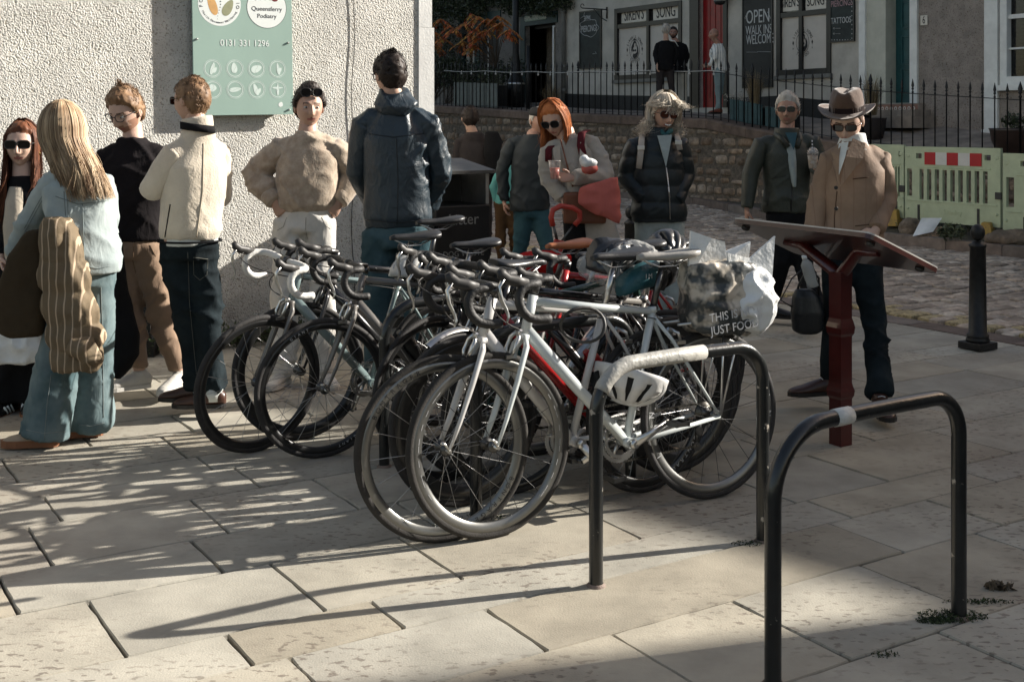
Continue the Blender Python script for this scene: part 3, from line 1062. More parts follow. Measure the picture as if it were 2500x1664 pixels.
def board(name, label, px0, py0, px1, py1, m=m_board, out=.03):
    qa, qb, za, zb = rect(px0, py0, px1, py1)
    r = thing(name, label, 'chalkboard', UA(FP - .02, (qa + qb) / 2, za))
    mb = MB(); fbox(mb, qa, qb, za, zb, .005, out, bev=.004); mb.build('panel', m, r)
    mb = MB()
    for a, b, c, d in ((qa, qb, za, za + .03), (qa, qb, zb - .03, zb), (qa, qa + .03, za + .03, zb - .03), (qb - .03, qb, za + .03, zb - .03)):
        fbox(mb, a, b, c, d, out + .001, out + .014)
    mb.build('frame', m_blackp, r)
    return r, qa, qb, za, zb
def chalk(root, s, px, py, size, m=m_chalk, sx=.8, out=.034):
    q, z = FQ(px, py)
    text('lettering', s, size, m, fM(q, z, out), root, .002, sx=sx)
def scribble(mb, pts, out=.036, w=.007):
    mb.tube([fM(*FQ(px, py), out) @ Vector((0, 0, 0)) for px, py in pts], w, 4)
r, qa, qb, za, zb = board('chalkboard', 'tall chalkboard with a chalked cloud left of the shop window', 1417, 26, 1470, 168)
chalk(r, '3PM', 1436, 46, .2); chalk(r, 'PIERCINGS', 1441, 71, .23, sx=.62)
mb = MB()
cl = [(1441 + (22 + 2.2 * math.cos(7 * a)) * math.cos(a), 68 + (22 + 2 * math.sin(6 * a)) * math.sin(a)) for a in [2 * PI * i / 40 for i in range(41)]]
scribble(mb, cl); mb.build('chalk_cloud', m_chalk, r)
mb = MB(); scribble(mb, [(1450, 132), (1459, 131), (1456, 127)]); scribble(mb, [(1420, 46), (1428, 40), (1430, 30)]); mb.build('chalk_marks', m_chalk, r)
m_opn = mat('chalkboard_black', (.008, .009, .009), rough=.5, var=.5, vscale=6)
r, qa, qb, za, zb = board('chalkboard', 'black chalkboard reading OPEN walk ins welcome between the red door and the right shop window', 1815, -40, 1889, 215, m_opn)
chalk(r, 'OPEN', 1853, 42, .40, sx=.68); chalk(r, 'WALK INS', 1855, 74, .27, sx=.62); chalk(r, 'WELCOME', 1858, 97, .28, sx=.60)
mb = MB()
for s in (-1, 1):
    for k in range(3):
        scribble(mb, [(1853 + s * (24 + k * 2 + 3 * math.sin(t)), 30 + k * 5 + t * 3) for t in (0, .8, 1.6, 2.4)])
scribble(mb, [(1826, 128), (1852, 128), (1852, 127), (1885, 127)], w=.005)
mb.build('chalk_marks', m_chalk, r)
r, qa, qb, za, zb = board('chalkboard', 'small chalkboard reading piercings tattoos with arrows beside the white door pilaster', 2029, -30, 2089, 103)
m_cpk = mat('pink_chalk', (.40, .26, .27), rough=.9)
chalk(r, 'PIERCINGS', 2058, 9, .17, m_cpk, sx=.68); chalk(r, 'TATTOOS', 2056, 51, .17, sx=.66)
mb = MB()
for y in (70, 83): scribble(mb, [(2055, y), (2037, y), (2040, y - 2)], w=.006); scribble(mb, [(2037, y), (2040, y + 2)], w=.006)
for i in range(9): disc(mb, 0, 0, .012, .036, 6, M=fM(*FQ(2083, 6 + i * 11)))
for i in range(8): disc(mb, 0, 0, .011, .036, 6, M=fM(*FQ(2034 + i * 6.5, 98)))
mb.build('chalk_marks', m_chalk, r)
# iron bracket over the chalkboard
mb = MB()
c = lambda px, py, o: fM(*FQ(px, py), o) @ Vector((0, 0, 0))
mb.tube([c(1483, 18, .02), c(1483, 46, .02)], .018, 6)
q0, z0 = FQ(1483, 24)
mb.tube([UA(FP - .02, q0, z0), UA(FP - .75, q0, z0)], .014, 6)
mb.tube([UA(FP - .02, q0, z0 - .28), UA(FP - .2, q0, z0 - .2), UA(FP - .42, q0, z0)], .010, 6)
mb.tube([UA(FP - .75, q0, z0) + Vector((0, 0, .05 * math.sin(a) + .05)) + U * .05 * math.cos(a) for a in [i * .5 for i in range(10)]], .010, 6)
tagp(mb.build('sign_bracket', m_iron), 'empty wrought iron hanging bracket fixed beside the left shop window', 'bracket')
# wall lamp above red door
wlmp = thing('wall_lamp', 'white and black lantern fixed above the red shop door', 'lamp', UA(FP - .1, wq(1776), wz(1776, 0)))
mb = MB(); mb.lathe(UA(FP - .22, wq(1776), wz(1776, 8)), [(.02, 0), (.12, .03), (.15, .14), (.13, .3), (.03, .36)], n=14); mb.build('shade', m_pil, wlmp)
mb = MB(); mb.lathe(UA(FP - .22, wq(1776), wz(1776, 12)), [(.01, -.02), (.10, .0), (.13, .07), (.1, .075)], n=14); mb.tube([UA(FP, wq(1790), wz(1776, 0)), UA(FP - .22, wq(1776), wz(1776, -2))], .015, 6); mb.build('bracket', m_iron, wlmp)

# --- white door bay with the teal door
td = rect(2150, -60, 2226, 252)
hb = house('door_bay_building', 'narrow cream house front with white pilasters and a teal panelled door', FQ(2243, 0)[0], FQ(2100, 0)[0] - .002, m_cream, [(wq(2226), wq(2162), td[2], td[3])], rev=.35)
mb = MB()
fbox(mb, wq(2243) + .002, wq(2225), fbase(10), 5, 0.002, .05); fbox(mb, wq(2116), wq(2101), fbase(15), 5, .002, .05)
mb.build('pilaster', m_pil, hb)
dr = thing('door', None, None); dr.parent = hb; dr.location = UA(FP, wq(2190), td[2]) - hb.location
dq0, dq1 = wq(2226), wq(2162)
mb = MB(); fbox(mb, dq0, dq1 + .12, td[2], td[3], -.34, -.28); mb.build('leaf_panel', m_teal, dr)
mb = MB()
pz = [(td[2] + .18, td[2] + .62), (td[2] + .74, td[2] + 1.22), (td[2] + 1.4, td[2] + 1.86), (td[2] + 2.0, td[2] + 2.4)]
for z0, z1 in pz:
    for a, b in ((dq0 + .12, dq0 + .40),):
        fbox(mb, a - .03, b + .06, z0 - .03, z0, -.279, -.262); fbox(mb, a - .03, b + .06, z1, z1 + .03, -.279, -.262)
        fbox(mb, a - .03, a, z0, z1, -.279, -.262); fbox(mb, b + .03, b + .06, z0, z1, -.279, -.262)
        fbox(mb, a + .03, b, z0 + .04, z1 - .04, -.279, -.268, bev=.004)
mb.build('panel_moulding', m_teal, dr)
mb = MB(); mb.ball(UA(FP + .25, dq0 + .10, td[2] + 1.9), .05, 12); fbox(mb, dq0 + .04, dq0 + .22, td[2] + 1.32, td[2] + 1.4, -.279, -.262); mb.build('door_knocker', m_iron, dr)
mb = MB(); fbox(mb, dq0 + .10, dq0 + .18, td[2] + 1.55, td[2] + 1.72, -.279, -.255, bev=.005); mb.build('doorbell', m_ink, dr)
# steps with patterned tiles
stp = thing('doorstep', 'tiled steps with a patterned border below the teal door', 'steps', UA(FP - .4, wq(2190), fbase(12)))
zq = fbase(wq(2190))
mb = MB()
for i in range(3):
    fbox(mb, dq0 - .3 - i * .12, dq1 + .45 + i * .1, zq - .1, td[2] - .01 - i * (td[2] - zq) / 3, -.27 + i * .0, .18 + i * .24)
mb.build('treads', m_terr, stp)
mb = MB()
fbox(mb, dq0 - .28, dq1 + .43, td[2] - .22, td[2] - .03, .182, .188); mb.build('tile_panel', m_brick, stp)
mb = MB()
for i in range(12): disc(mb, 0, 0, .035, .195, 12, .018, M=fM(dq0 - .2 + i * .1, td[2] - .10))
mb.build('tile_pattern', m_film, stp)

# --- brown harled house at the right with number 6
wr = rect(2446, -60, 2620, 206)
hr = house('harled_house', 'brown grey harled house with white pilasters and a white sash window at the right', 3.0, FQ(2243, 0)[0] - .002, m_peb, [wr], rev=.12)
mb = MB()
fbox(mb, wq(2440), wq(2408), fbase(9), 5.2, .002, .06); fbox(mb, wq(2446), wq(2403), fbase(9) - .1, fbase(9) + .22, .061, .09, bev=.01)
mb.build('pilaster', m_pil, hr)
wn = thing('sash_window', None, None); wn.parent = hr; wn.location = UA(FP, (wr[0] + wr[1]) / 2, wr[2]) - hr.location
mb = MB()
fbox(mb, wr[0] - .02, wr[0] + .14, wr[2], wr[3], -.1, .03); fbox(mb, wr[1] - .11, wr[1] + .02, wr[2], wr[3], -.1, .03)
zm = wz(2480, 42)
fbox(mb, wr[0] + .14, wr[1] - .11, wr[2], wr[2] + .14, -.1, .03)
fbox(mb, wr[0] + .14, wr[1] - .11, zm - .02, zm + .05, -.1, -.02)
fbox(mb, wr[0] + .14, wr[1] - .11, wz(2480, 118) - .015, wz(2480, 118) + .015, -.09, -.03)
mb.build('frame', m_pil, wn)
mb = MB(); fbox(mb, wr[0] - .06, wr[1] + .06, wr[2] - .09, wr[2] - .002, .0, .12); mb.build('sill', m_pil, wn)
mb = MB(); fbox(mb, wr[0], wr[1], wr[2], wr[3], -.10, -.095); mb.build('pane', mat('clear_glass', (.1, .1, .1), rough=.03, trans=.9, var=0), wn)
mb = MB()
z = wr[2] + .16
while z < wr[3] - .1:
    M = fM((wr[0] + wr[1]) / 2, z, -.118) @ Matrix.Rotation(R(35), 4, 'X')
    mb.box((0, 0, 0), (wr[1] - wr[0] - .3, .05, .006), M)
    z += .062
mb.build('shutter_slats', m_film, wn)
npl = thing('house_number_plate', 'small white plate with the number 6 beside the teal door', 'number plate', UA(FP - .03, wq(2257), wz(2257, 50)))
nr = rect(2249, 38, 2266, 62)
mb = MB(); fbox(mb, nr[0], nr[1], nr[2], nr[3], .012, .022, bev=.003); mb.build('plate', m_film, npl)
text('lettering', '6', .20, m_ink, fM((nr[0] + nr[1]) / 2, (nr[2] + nr[3]) / 2, .024), npl, .001, sx=.62)

# --- dark house at the left, with the lane doorway
dw = rect(1283, 60, 1356, 250)
wd = rect(1124, 40, 1160, 168)
dd = rect(1172, 55, 1218, 215)
hl = house('lane_house', 'dark grey harled house at the left behind the shrubs with teal trimmed openings', FQ(1372, 0)[0] + .002, 48.0, m_peb2, [dw, wd, dd], rev=.14)
m_tealt = mat('teal_trim', (.010, .034, .036), rough=.5, var=.2)
mb = MB()
for h in (dw, dd):
    fbox(mb, h[1], h[1] + .22, h[2], h[3] + .28, 0, .03); fbox(mb, h[0] - .12, h[1] - .001, h[3], h[3] + .30, 0, .035)
fbox(mb, wd[0] - .1, wd[0], wd[2] - .1, wd[3], 0, .03); fbox(mb, wd[1], wd[1] + .1, wd[2] - .1, wd[3], 0, .03)
mb.build('trim', m_tealt, hl)
wn = thing('window', None, None); wn.parent = hl; wn.location = UA(FP, (wd[0] + wd[1]) / 2, wd[2]) - hl.location
mb = MB(); zc = (wd[2] + wd[3]) / 2
for a, b, c_, d in ((wd[0], wd[0] + .1, wd[2], wd[3]), (wd[1] - .1, wd[1], wd[2], wd[3]), (wd[0] + .1, wd[1] - .1, zc - .05, zc + .05), (wd[0] + .1, wd[1] - .1, wd[2], wd[2] + .08)):
    fbox(mb, a, b, c_, d, -.09, -.04)
mb.build('frame', m_tealt, wn)
mb = MB(); fbox(mb, wd[0], wd[1], wd[2], wd[3], -.10, -.095); mb.build('pane', m_glassd, wn)
mb = MB(); fbox(mb, wd[0] + .12, wd[0] + .3, wd[2] + .1, zc - .06, -.093, -.09); fbox(mb, wd[1] - .38, wd[1] - .2, wd[2] + .1, zc - .06, -.093, -.09); mb.build('curtain', m_film, wn)
mb = MB(); fbox(mb, dd[0], dd[1], dd[2], dd[3], -.13, -.10); mb.build('door', m_dkpl, hl)
# bright lane wall seen through the doorway
m_lane = mat('cream_lane_wall', (.30, .26, .20), rough=.9, vscale=6, col2=(.42, .38, .31), bump=1, bscale=14, bdist=.04, ramp=(.35, .7), detail=8)
mb = MB()
mb.quad(UA(FP + .95, dw[0] - 1.5, .5), UA(FP + .95, dw[1] + .4, .5), UA(FP + .95, dw[1] + .4, dw[3] + .5), UA(FP + .95, dw[0] - 1.5, dw[3] + .5))
mb.build('lane_wall', m_lane, hl)
mb = MB(); mb.tube([UA(FP - .03, dw[0] + .05, dw[2]), UA(FP - .03, dw[0] + .05, dw[3] - .1), UA(FP + .3, dw[0] + .05, dw[3] - .06)], .03, 8); mb.build('waste_pipe', m_pil, hl)
ns = thing('street_name_sign', 'pale green street name plate over the lane doorway', 'sign', UA(FP - .06, wq(1311), wz(1311, 42)))
nr = rect(1286, 36, 1337, 51)
mb = MB(); fbox(mb, nr[0], nr[1], nr[2], nr[3], .04, .055, bev=.012); mb.build('plate', mat('pale_green_plate', (.20, .27, .22), rough=.5), ns)
text('lettering', 'HAMILTONS CLOSE', .17, m_film, fM((nr[0] + nr[1]) / 2, (nr[2] + nr[3]) / 2, .058), ns, .001, sx=.72)
mb = MB(); nb = rect(1294, 60, 1350, 68); fbox(mb, nb[0], nb[1], nb[2], nb[3], -.2, -.17)
tagp(mb.build('hanging_board', m_dkpl), 'dark hanging board inside the lane doorway', 'board')

# --- tall house off to the right whose shadow covers the corner of the plaza
house('corner_house', 'tall house beyond the right edge at the corner', -22.0, -1.70, m_peb, [], top=lambda q: 14.0, D=1.0)
house('right_row_house', 'lower harled house further along beyond the right edge', -1.418, 2.998, m_peb, [])
# ================================================================== STREET OBJECTS
m_rackp = mat('black_rack_paint', (.010, .011, .011), rough=.28, var=.3, vscale=9, bump=.12, bscale=40, coat=.3)
def chipped(m, col=(.30, .27, .23), sc=60, thr=(.70, .74)):
    n, l, b = nodes_of(m)
    src = b.inputs['Base Color'].links[0].from_socket
    tc = n.new('ShaderNodeTexCoord')
    f = n.new('ShaderNodeTexNoise'); f.inputs['Scale'].default_value = sc; f.inputs['Detail'].default_value = 6
    l.new(tc.outputs['Object'], f.inputs['Vector'])
    r = n.new('ShaderNodeValToRGB'); r.color_ramp.elements[0].position = thr[0]; r.color_ramp.elements[1].position = thr[1]
    l.new(f.outputs[0], r.inputs[0])
    mx = n.new('ShaderNodeMix'); mx.data_type = 'RGBA'
    l.new(r.outputs[0], mx.inputs[0]); l.new(src, mx.inputs[6]); mx.inputs[7].default_value = (*col, 1)
    l.new(mx.outputs[2], b.inputs['Base Color'])
chipped(m_rackp, sc=26, thr=(.66, .70))
m_tape = mat('grey_duct_tape', (.33, .32, .29), rough=.45, vscale=14, var=.16, bump=.4, bscale=50, stretch=(1, 1, 1))
m_sticker = mat('torn_sticker', (.55, .55, .52), rough=.7, var=.15, vscale=20, bump=.5, bscale=60)

def rack_pts(L, H, rl, rr_):
    pts = [(0, -.02), (0, .15), (0, .35)]
    n = 12
    for i in range(n + 1):
        a = PI - PI / 2 * i / n
        pts.append((rl + rl * math.cos(a), H - rl + rl * math.sin(a)))
    pts.append((L * .45, H + .002)); pts.append((L * .62, H + .002))
    for i in range(n + 1):
        a = PI / 2 - PI / 2 * i / n
        pts.append((L - rr_ + rr_ * math.cos(a), H - rr_ + rr_ * math.sin(a)))
    pts += [(L, .35), (L, .15), (L, -.02)]
    return pts
def rack(p0, p1, label, H=.75, rl=.2, rr_=.14, tape=None, sticker=None):
    p0, p1 = Vector(p0), Vector(p1)
    d = p1 - p0; L = d.length; d.normalize()
    t = thing('cycle_stand', label, 'cycle stand', p0, 'cycle stands on the paving')
    pts = [p0 + d * x + Vector((0, 0, z)) for x, z in rack_pts(L, H, rl, rr_)]
    mb = MB(); mb.tube(pts, .0245, 16, cap=False); mb.build('tube', m_rackp, t)
    for p in (p0, p1): MB().lathe(p, [(.034, -.01), (.034, .004), (.026, .012)], n=16, cap=False).build('collar', m_kerb, t)
    if tape:
        i0, i1 = tape
        mb = MB(); mb.tube(pts[i0:i1], [.0272 + .0006 * math.sin(i * 2.2) for i in range(i1 - i0)], 16); mb.build('tape_wrap', m_tape, t)
    if sticker:
        for i0, f, ln in sticker:
            a, b = pts[i0], pts[i0 + 1]
            c0 = a.lerp(b, f); dd = (b - a).normalized()
            mb = MB(); mb.tube([c0, c0 + dd * ln * .5, c0 + dd * ln], [.0262, .0266, .0262], 14); mb.build('torn_sticker', m_sticker, t)
    return t
RA0, RA1 = G(1887, 1672), G(2341, 1507)
RB0, RB1 = G(1455, 1430), G(1862, 1322)
RC0 = G(938, 1139); RD0 = G(1162, 1269)
rdir = (RB1 - RB0).normalized()
rack(RA0, RA1, 'nearest black cycle stand with a torn white sticker on its bar', rl=.21, rr_=.13, H=.725, sticker=[(15, .25, .07)])
rack(RB0, RB1, 'black cycle stand with grey tape wrapped round its left bend', rl=.17, rr_=.14, tape=(7, 18), H=.755)
rack(RD0, RD0 + rdir * .8, 'black cycle stand seen through the front wheels of the two white bicycles', rl=.17)
rack(RC0, RC0 + rdir * .8, 'black cycle stand between the grey bicycle and the white ones, tyres overlapping it', rl=.17)

# ------------------------------------------------------------------ bicycles
m_tyre = mat('tyre_rubber', (.022, .020, .019), rough=.75, var=.25, vscale=20, bump=.2, bscale=150)
m_tyreb = mat('dusty_tyre_rubber', (.024, .021, .018), rough=.85, var=.25, vscale=20, bump=.2, bscale=150)  # slightly browner, rougher rubber for the two nearest front tyres
m_alu = mat('aluminium', (.55, .55, .54), rough=.28, metal=1.0, var=.1)
m_alud = mat('dark_aluminium', (.10, .10, .10), rough=.35, metal=1.0, var=.15)
m_spoke = mat('steel_spoke', (.35, .35, .35), rough=.3, metal=1.0)
m_spokeb = mat('black_spoke', (.02, .02, .02), rough=.4, metal=.3)
m_carb = mat('black_rim', (.012, .012, .012), rough=.3, coat=.3, var=.2)
m_btape = mat('black_bar_tape', (.018, .017, .016), rough=.6, bump=.3, bscale=90, var=.25)
m_wtape = mat('white_bar_tape', (.55, .54, .51), rough=.6, bump=.3, bscale=60, var=.08)
m_hood = mat('rubber_hood', (.03, .028, .026), rough=.5, var=.2)
m_bsad = mat('black_saddle', (.020, .020, .021), rough=.42, var=.2, bump=.1, bscale=100)
m_gsad = mat('grey_saddle', (.30, .285, .26), rough=.5, var=.08, bump=.1, bscale=100)
m_osad = mat('tan_saddle', (.36, .12, .045), rough=.45, var=.15)
m_chain = mat('oily_chain', (.10, .095, .085), rough=.4, metal=1.0, var=.3, vscale=80)
m_rtext = mat('decal_white', (.5, .5, .5), rough=.4)
m_redd = mat('decal_red', (.35, .01, .01), rough=.4)
m_bluesq = mat('decal_teal', (.02, .09, .11), rough=.4)
def paint(name, c, rough=.25): return mat(name, c, rough=rough, coat=.6, var=.04, spec=.5)

def wheel_meshes(kind, tyre, rimm, spm, nsp, deep):
    r0 = .3 - deep
    mb = MB(); n = 72
    prof = [(r0, 0), (r0 + .004, .006), (.3, .0115), (.312, .0105), (.314, .006), (.314, -.006), (.312, -.0105), (.3, -.0115), (r0 + .004, -.006)]
    mb.bm
    rings = []
    for i in range(n):
        a = 2 * PI * i / n
        rings.append([mb.v((r * math.cos(a), y, r * math.sin(a))) for r, y in prof])
    for i in range(n):
        a, b = rings[i], rings[(i + 1) % n]
        for k in range(len(prof)):
            mb.face([a[k], a[(k + 1) % len(prof)], b[(k + 1) % len(prof)], b[k]], True)
    rim = mb.me('wheel', rimm)
    mb = MB()
    w = .0145
    tp = [(.308, .009)] + [(.322 + .0145 * math.sin(t), w * math.cos(t)) for t in [R(x) for x in (-35, 0, 30, 60, 90, 120, 150, 180, 215)]] + [(.308, -.009)]
    rings = []
    for i in range(n):
        a = 2 * PI * i / n
        rings.append([mb.v((r * math.cos(a), y, r * math.sin(a))) for r, y in tp])
    for i in range(n):
        a, b = rings[i], rings[(i + 1) % n]
        for k in range(len(tp) - 1):
            mb.face([a[k], a[k + 1], b[k + 1], b[k]], True)
    ty = mb.me('tyre', tyre)
    mb = MB()
    for i in range(nsp):
        s = 1 if i % 2 else -1
        a = 2 * PI * i / nsp
        if kind == 'radial': ah = a
        else: ah = a + (1 if (i // 2) % 2 else -1) * R(52)
        hr = .02
        mb.tube([(hr * math.cos(ah), s * .028, hr * math.sin(ah)), ((r0 + .003) * math.cos(a), s * .003, (r0 + .003) * math.sin(a))], .00125, 4, cap=False)
    sp = mb.me('spokes', spm)
    mb = MB()
    mb.lathe((0, -.05, 0), [(.006, 0), (.006, .012), (.011, .013), (.024, .018), (.024, .022), (.012, .027), (.011, .05), (.012, .073), (.024, .078), (.024, .082), (.011, .087), (.006, .088), (.006, .1)], (0, 1, 0), 16)
    hub = mb.me('hub', m_alud)
    return rim, ty, sp, hub

def rim_text(parent, s, m, r, a0, step, size, side=1, base=(0, 0, 0)):
    parts = []
    for i, ch in enumerate(s):
        if ch == ' ': continue
        a = a0 + side * i * step
        c = Vector((r * math.cos(a), side * .0118, r * math.sin(a)))
        me = text_me(ch, size, m, .0004)
        ex = Vector((math.sin(a), 0, -math.cos(a))); ez = Vector((math.cos(a), 0, math.sin(a)))
        if side > 0: ex = -ex; ez = ez; 
        M = Matrix((( ex.x, ez.x, 0, c.x), (0, 0, side, c.y), (ex.z, ez.z, 0, c.z), (0, 0, 0, 1)))
        parts.append((me, M, 0))
    o = obj_me('rim_lettering', join_me('rim_lettering', parts, [m]), parent, True)
    return o

def helmet_me(m1, m2, name='helmet'):
    """vented cycle helmet, opening down, front +x"""
    mb = MB()
    n, k = 44, 12
    grid = []
    for j in range(k + 1):
        e = PI / 2 * (j / k) ** .9
        row = []
        for i in range(n):
            a = 2 * PI * i / n
            r = math.cos(PI / 2 - e) if True else 0
            r = math.sin(e)
            x = .145 * r * math.cos(a) - .01; y = .105 * r * math.sin(a); z = .125 * math.cos(e)
            if math.cos(a) < -.3: x *= 1.08; z += .0
            ridge_ = .009 * max(0, math.cos(y * 150)) * (1 if j < k - 1 else 0)
            row.append(mb.v((x * (1 + ridge_ * 2), y * (1 + ridge_), z + ridge_)))
        grid.append(row)
    for j in range(k):
        for i in range(n):
            a = 2 * PI * i / n
            vent = 2 <= j <= k - 3 and (i % 4 in (1, 2)) and abs(math.sin(a)) > .05
            mb.mi = 1 if vent else 0
            f = mb.face([grid[j][i], grid[j][(i + 1) % n], grid[j + 1][(i + 1) % n], grid[j + 1][i]], True)
    me = mb.me(name, [m1, m2])
    bm = bmesh.new(); bm.from_mesh(me)
    vf = [f for f in bm.faces if f.material_index == 1]
    r_ = bmesh.ops.inset_region(bm, faces=vf, thickness=.0025, depth=-.014)
    bmesh.ops.solidify(bm, geom=bm.faces[:], thickness=-.008)
    bm.to_mesh(me); bm.free()
    return me

BIKES = []
def bicycle(label, fx, fy, rx, ry, steer=0, lean=0, fp=None, fp2=None, forkp=None, tape=m_btape, sad=m_bsad, rim=(m_carb, m_carb), tyre=(m_tyre, m_tyre), deep=.022, nsp=(20, 24), kind='radial', bars='drop', sadz=0, text_=None, decal=None, bottle=None, mud=None, spm=m_spoke, crank=200, scale=1.0, clamp=m_alu):
    f, r = Vector((fx, fy, 0)), Vector((rx, ry, 0))
    d = (f - r); wb = d.length; mid = (f + r) / 2; d.normalize()
    rz = math.atan2(d.y, d.x)
    root = thing('bicycle', label, 'bicycle', mid - d * .5, 'bicycles locked at the cycle stands', rz)
    root.rotation_mode = 'XYZ'
    root.rotation_euler = (lean, 0, rz)
    sc_ = min(1.06, max(1.0, wb)); root.scale = (sc_, sc_, sc_); root.location = mid - d * .5 * sc_
    def part(name, mb, m, par=root): return mb.build(name, m, par, True)
    fp2 = fp2 or fp; forkp = forkp or fp
    BB = (.41, 0, .275); ST = (.262, 0, .775); HT = (.80, 0, .865); HB = (.843, 0, .72); RH = .335
    mb = MB()
    mb.tube([HT, HB], [.019, .020], 14)
    mb.tube([ST, BB], .0155, 12)
    mb.mi = 1
    mb.tube([(.84, 0, .742), (.63, 0, .512), BB], [.022, .021, .019], 14, flat=(.9, 1.1))
    mb.mi = 0
    mb.tube([(.805, 0, .842), (.53, 0, .80), (.262, 0, .765)], [.0175, .016, .014], 12)
    for s in (-1, 1):
        mb.tube([BB, (.33, s * .045, .285), (0, s * .062, RH)], [.010, .010, .008], 8)
        mb.tube([(.264, s * .006, .745), (.2, s * .04, .65), (0, s * .062, RH)], [.008, .008, .006], 8)
    mb.lathe((BB[0], -.037, BB[2]), [(.020, 0), (.020, .074)], (0, 1, 0), 16)
    mb.lathe((ST[0] + .001, 0, ST[2] - .012), [(.019, 0), (.019, .022)], n=12)
    part('frame', mb, [fp, fp2])
    if text_:
        tm, ts, tx = text_
        dt = (Vector((.843, 0, .74)) - Vector(BB)).normalized()
        c = Vector((.66, .0215, .545))
        nrm = Vector((0, 1, 0))
        ex = -dt
        M = Matrix(((ex.x, ex.cross(nrm).x * -1, 0, c.x), (0, 0, 1, c.y), (ex.z, ex.cross(nrm).z * -1, 0, c.z), (0, 0, 0, 1)))
        obj_me('frame_lettering', join_me('frame_lettering', [(text_me(tx, ts, tm, .0006), M, 0)], [tm]), root, True)
    mb = MB(); mb.tube([ST, (.205, 0, .955 + sadz)], .0135, 12); mb.lathe((.262, 0, .768), [(.018, 0), (.018, .02)], (-.3, 0, 1), 12); part('seatpost', mb, m_alud if sad is not m_bsad else clamp)
    # saddle
    sx, sz = .19, .985 + sadz
    mb = MB()
    rings = []
    for x, w_, h_, z_ in ((-.135, .045, .012, .012), (-.125, .066, .018, .006), (-.09, .072, .021, .0), (-.04, .058, .021, -.004), (.01, .034, .019, -.006), (.06, .021, .017, -.004), (.11, .018, .015, -.002), (.135, .012, .010, -.006)):
        rings.append(((sx + x, 0, sz + z_), (0, w_, 0), (0, 0, h_)))
    mb.loft(rings, 18, power=.8)
    sd_ = part('saddle', mb, sad)
    mb = MB()
    for s in (-1, 1): mb.tube([(sx - .09, s * .022, sz - .018), (sx - .03, s * .022, sz - .045), (sx + .05, s * .02, sz - .045), (sx + .11, s * .006, sz - .014)], .0035, 6)
    part('saddle_rails', mb, m_alu, sd_)
    # wheels
    ax = Vector((-.292, 0, .956)).normalized(); piv = Vector((.8435, 0, .72))
    SR = Matrix.Translation(piv) @ Matrix.Rotation(steer, 4, ax) @ Matrix.Translation(-piv)
    for which in (0, 1):
        rim_, ty_, sp_, hb_ = wheel_meshes(kind if which == 0 else 'cross', tyre[which], rim[which], spm, nsp[which], deep)
        M = Matrix.Translation((1.0, 0, RH)) if which == 0 else Matrix.Translation((0, 0, RH))
        if which == 0: M = SR @ M
        M = M @ Matrix.Rotation(rnd.uniform(0, 1), 4, 'Y')
        wo = obj_me('wheel', rim_, None); wo.parent = root; wo.matrix_basis = M
        for nme, me_ in (('tyre', ty_), ('spokes', sp_), ('hub', hb_)):
            o = obj_me(nme, me_, None); o.parent = wo
        if decal and decal[which]:
            s, m_, sz_, st_, ang = decal[which]
            for side in (1, -1):
                for k in range(2):
                    rim_text(wo, s, m_, .3 - deep / 2 + .006, ang + k * PI, st_, sz_, side)
        if which == 1:
            mb = MB(); mb.lathe((0, -.048, 0), [(.04, 0), (.043, .003), (.037, .004), (.037, .008), (.032, .009), (.032, .014), (.027, .015), (.027, .02), (.02, .021)], (0, 1, 0), 28)
            o = mb.build('cassette', m_chain, None); o.parent = wo
    # fork
    mb = MB()
    for s in (-1, 1):
        mb.tube([(.846, s * .012, .712), (.86, s * .042, .68), (.905, s * .048, .56), (.955, s * .050, .43), (.998, s * .052, RH)], [.014, .016, .0145, .011, .008], 10, flat=(.75, 1.15))
    mb.lathe((.8485, 0, .703), [(.020, 0), (.023, .012), (.021, .022)], (-.292, 0, .956), 14)
    mb.bm.transform(SR); part('fork', mb, forkp)
    mb = MB(); mb.tube([(1, -.065, RH), (1, .068, RH)], .007, 8); mb.tube([(1, .064, RH), (1.02, .068, RH + .03), (1.035, .07, RH + .035)], .005, 6)
    mb.bm.transform(SR); part('skewer', mb, clamp)
    # brake caliper front and rear
    mb = MB()
    for s in (-1, 1):
        mb.tube([(.875, s * .004, .735), (.885, s * .03, .715), (.905, s * .033, .675), (.91, s * .02, .655)], [.007, .008, .007, .006], 8)
        mb.box((.912, s * .018, .648), (.045, .012, .014))
    mb.tube([(.885, .02, .72), (.882, .045, .745)], .006, 6)
    mb.bm.transform(SR); part('brake_caliper', mb, clamp)
    mb = MB()
    for s in (-1, 1):
        mb.tube([(.188, s * .004, .69), (.165, s * .03, .675), (.155, s * .03, .645)], [.007, .008, .006], 8)
        mb.box((.145, s * .018, .635), (.04, .012, .014))
    part('brake_caliper', mb, clamp)
    # stem and bars
    bc = Vector((.885, 0, .925))
    mb = MB(); mb.tube([(.797, 0, .872), (.785, 0, .905)], .0165, 12); mb.tube([(.785, 0, .903), bc], .0165, 12); mb.tube([bc + Vector((0, -.022, 0)), bc + Vector((0, .022, 0))], .021, 12)
    mb.bm.transform(SR); part('stem', mb, m_alud)
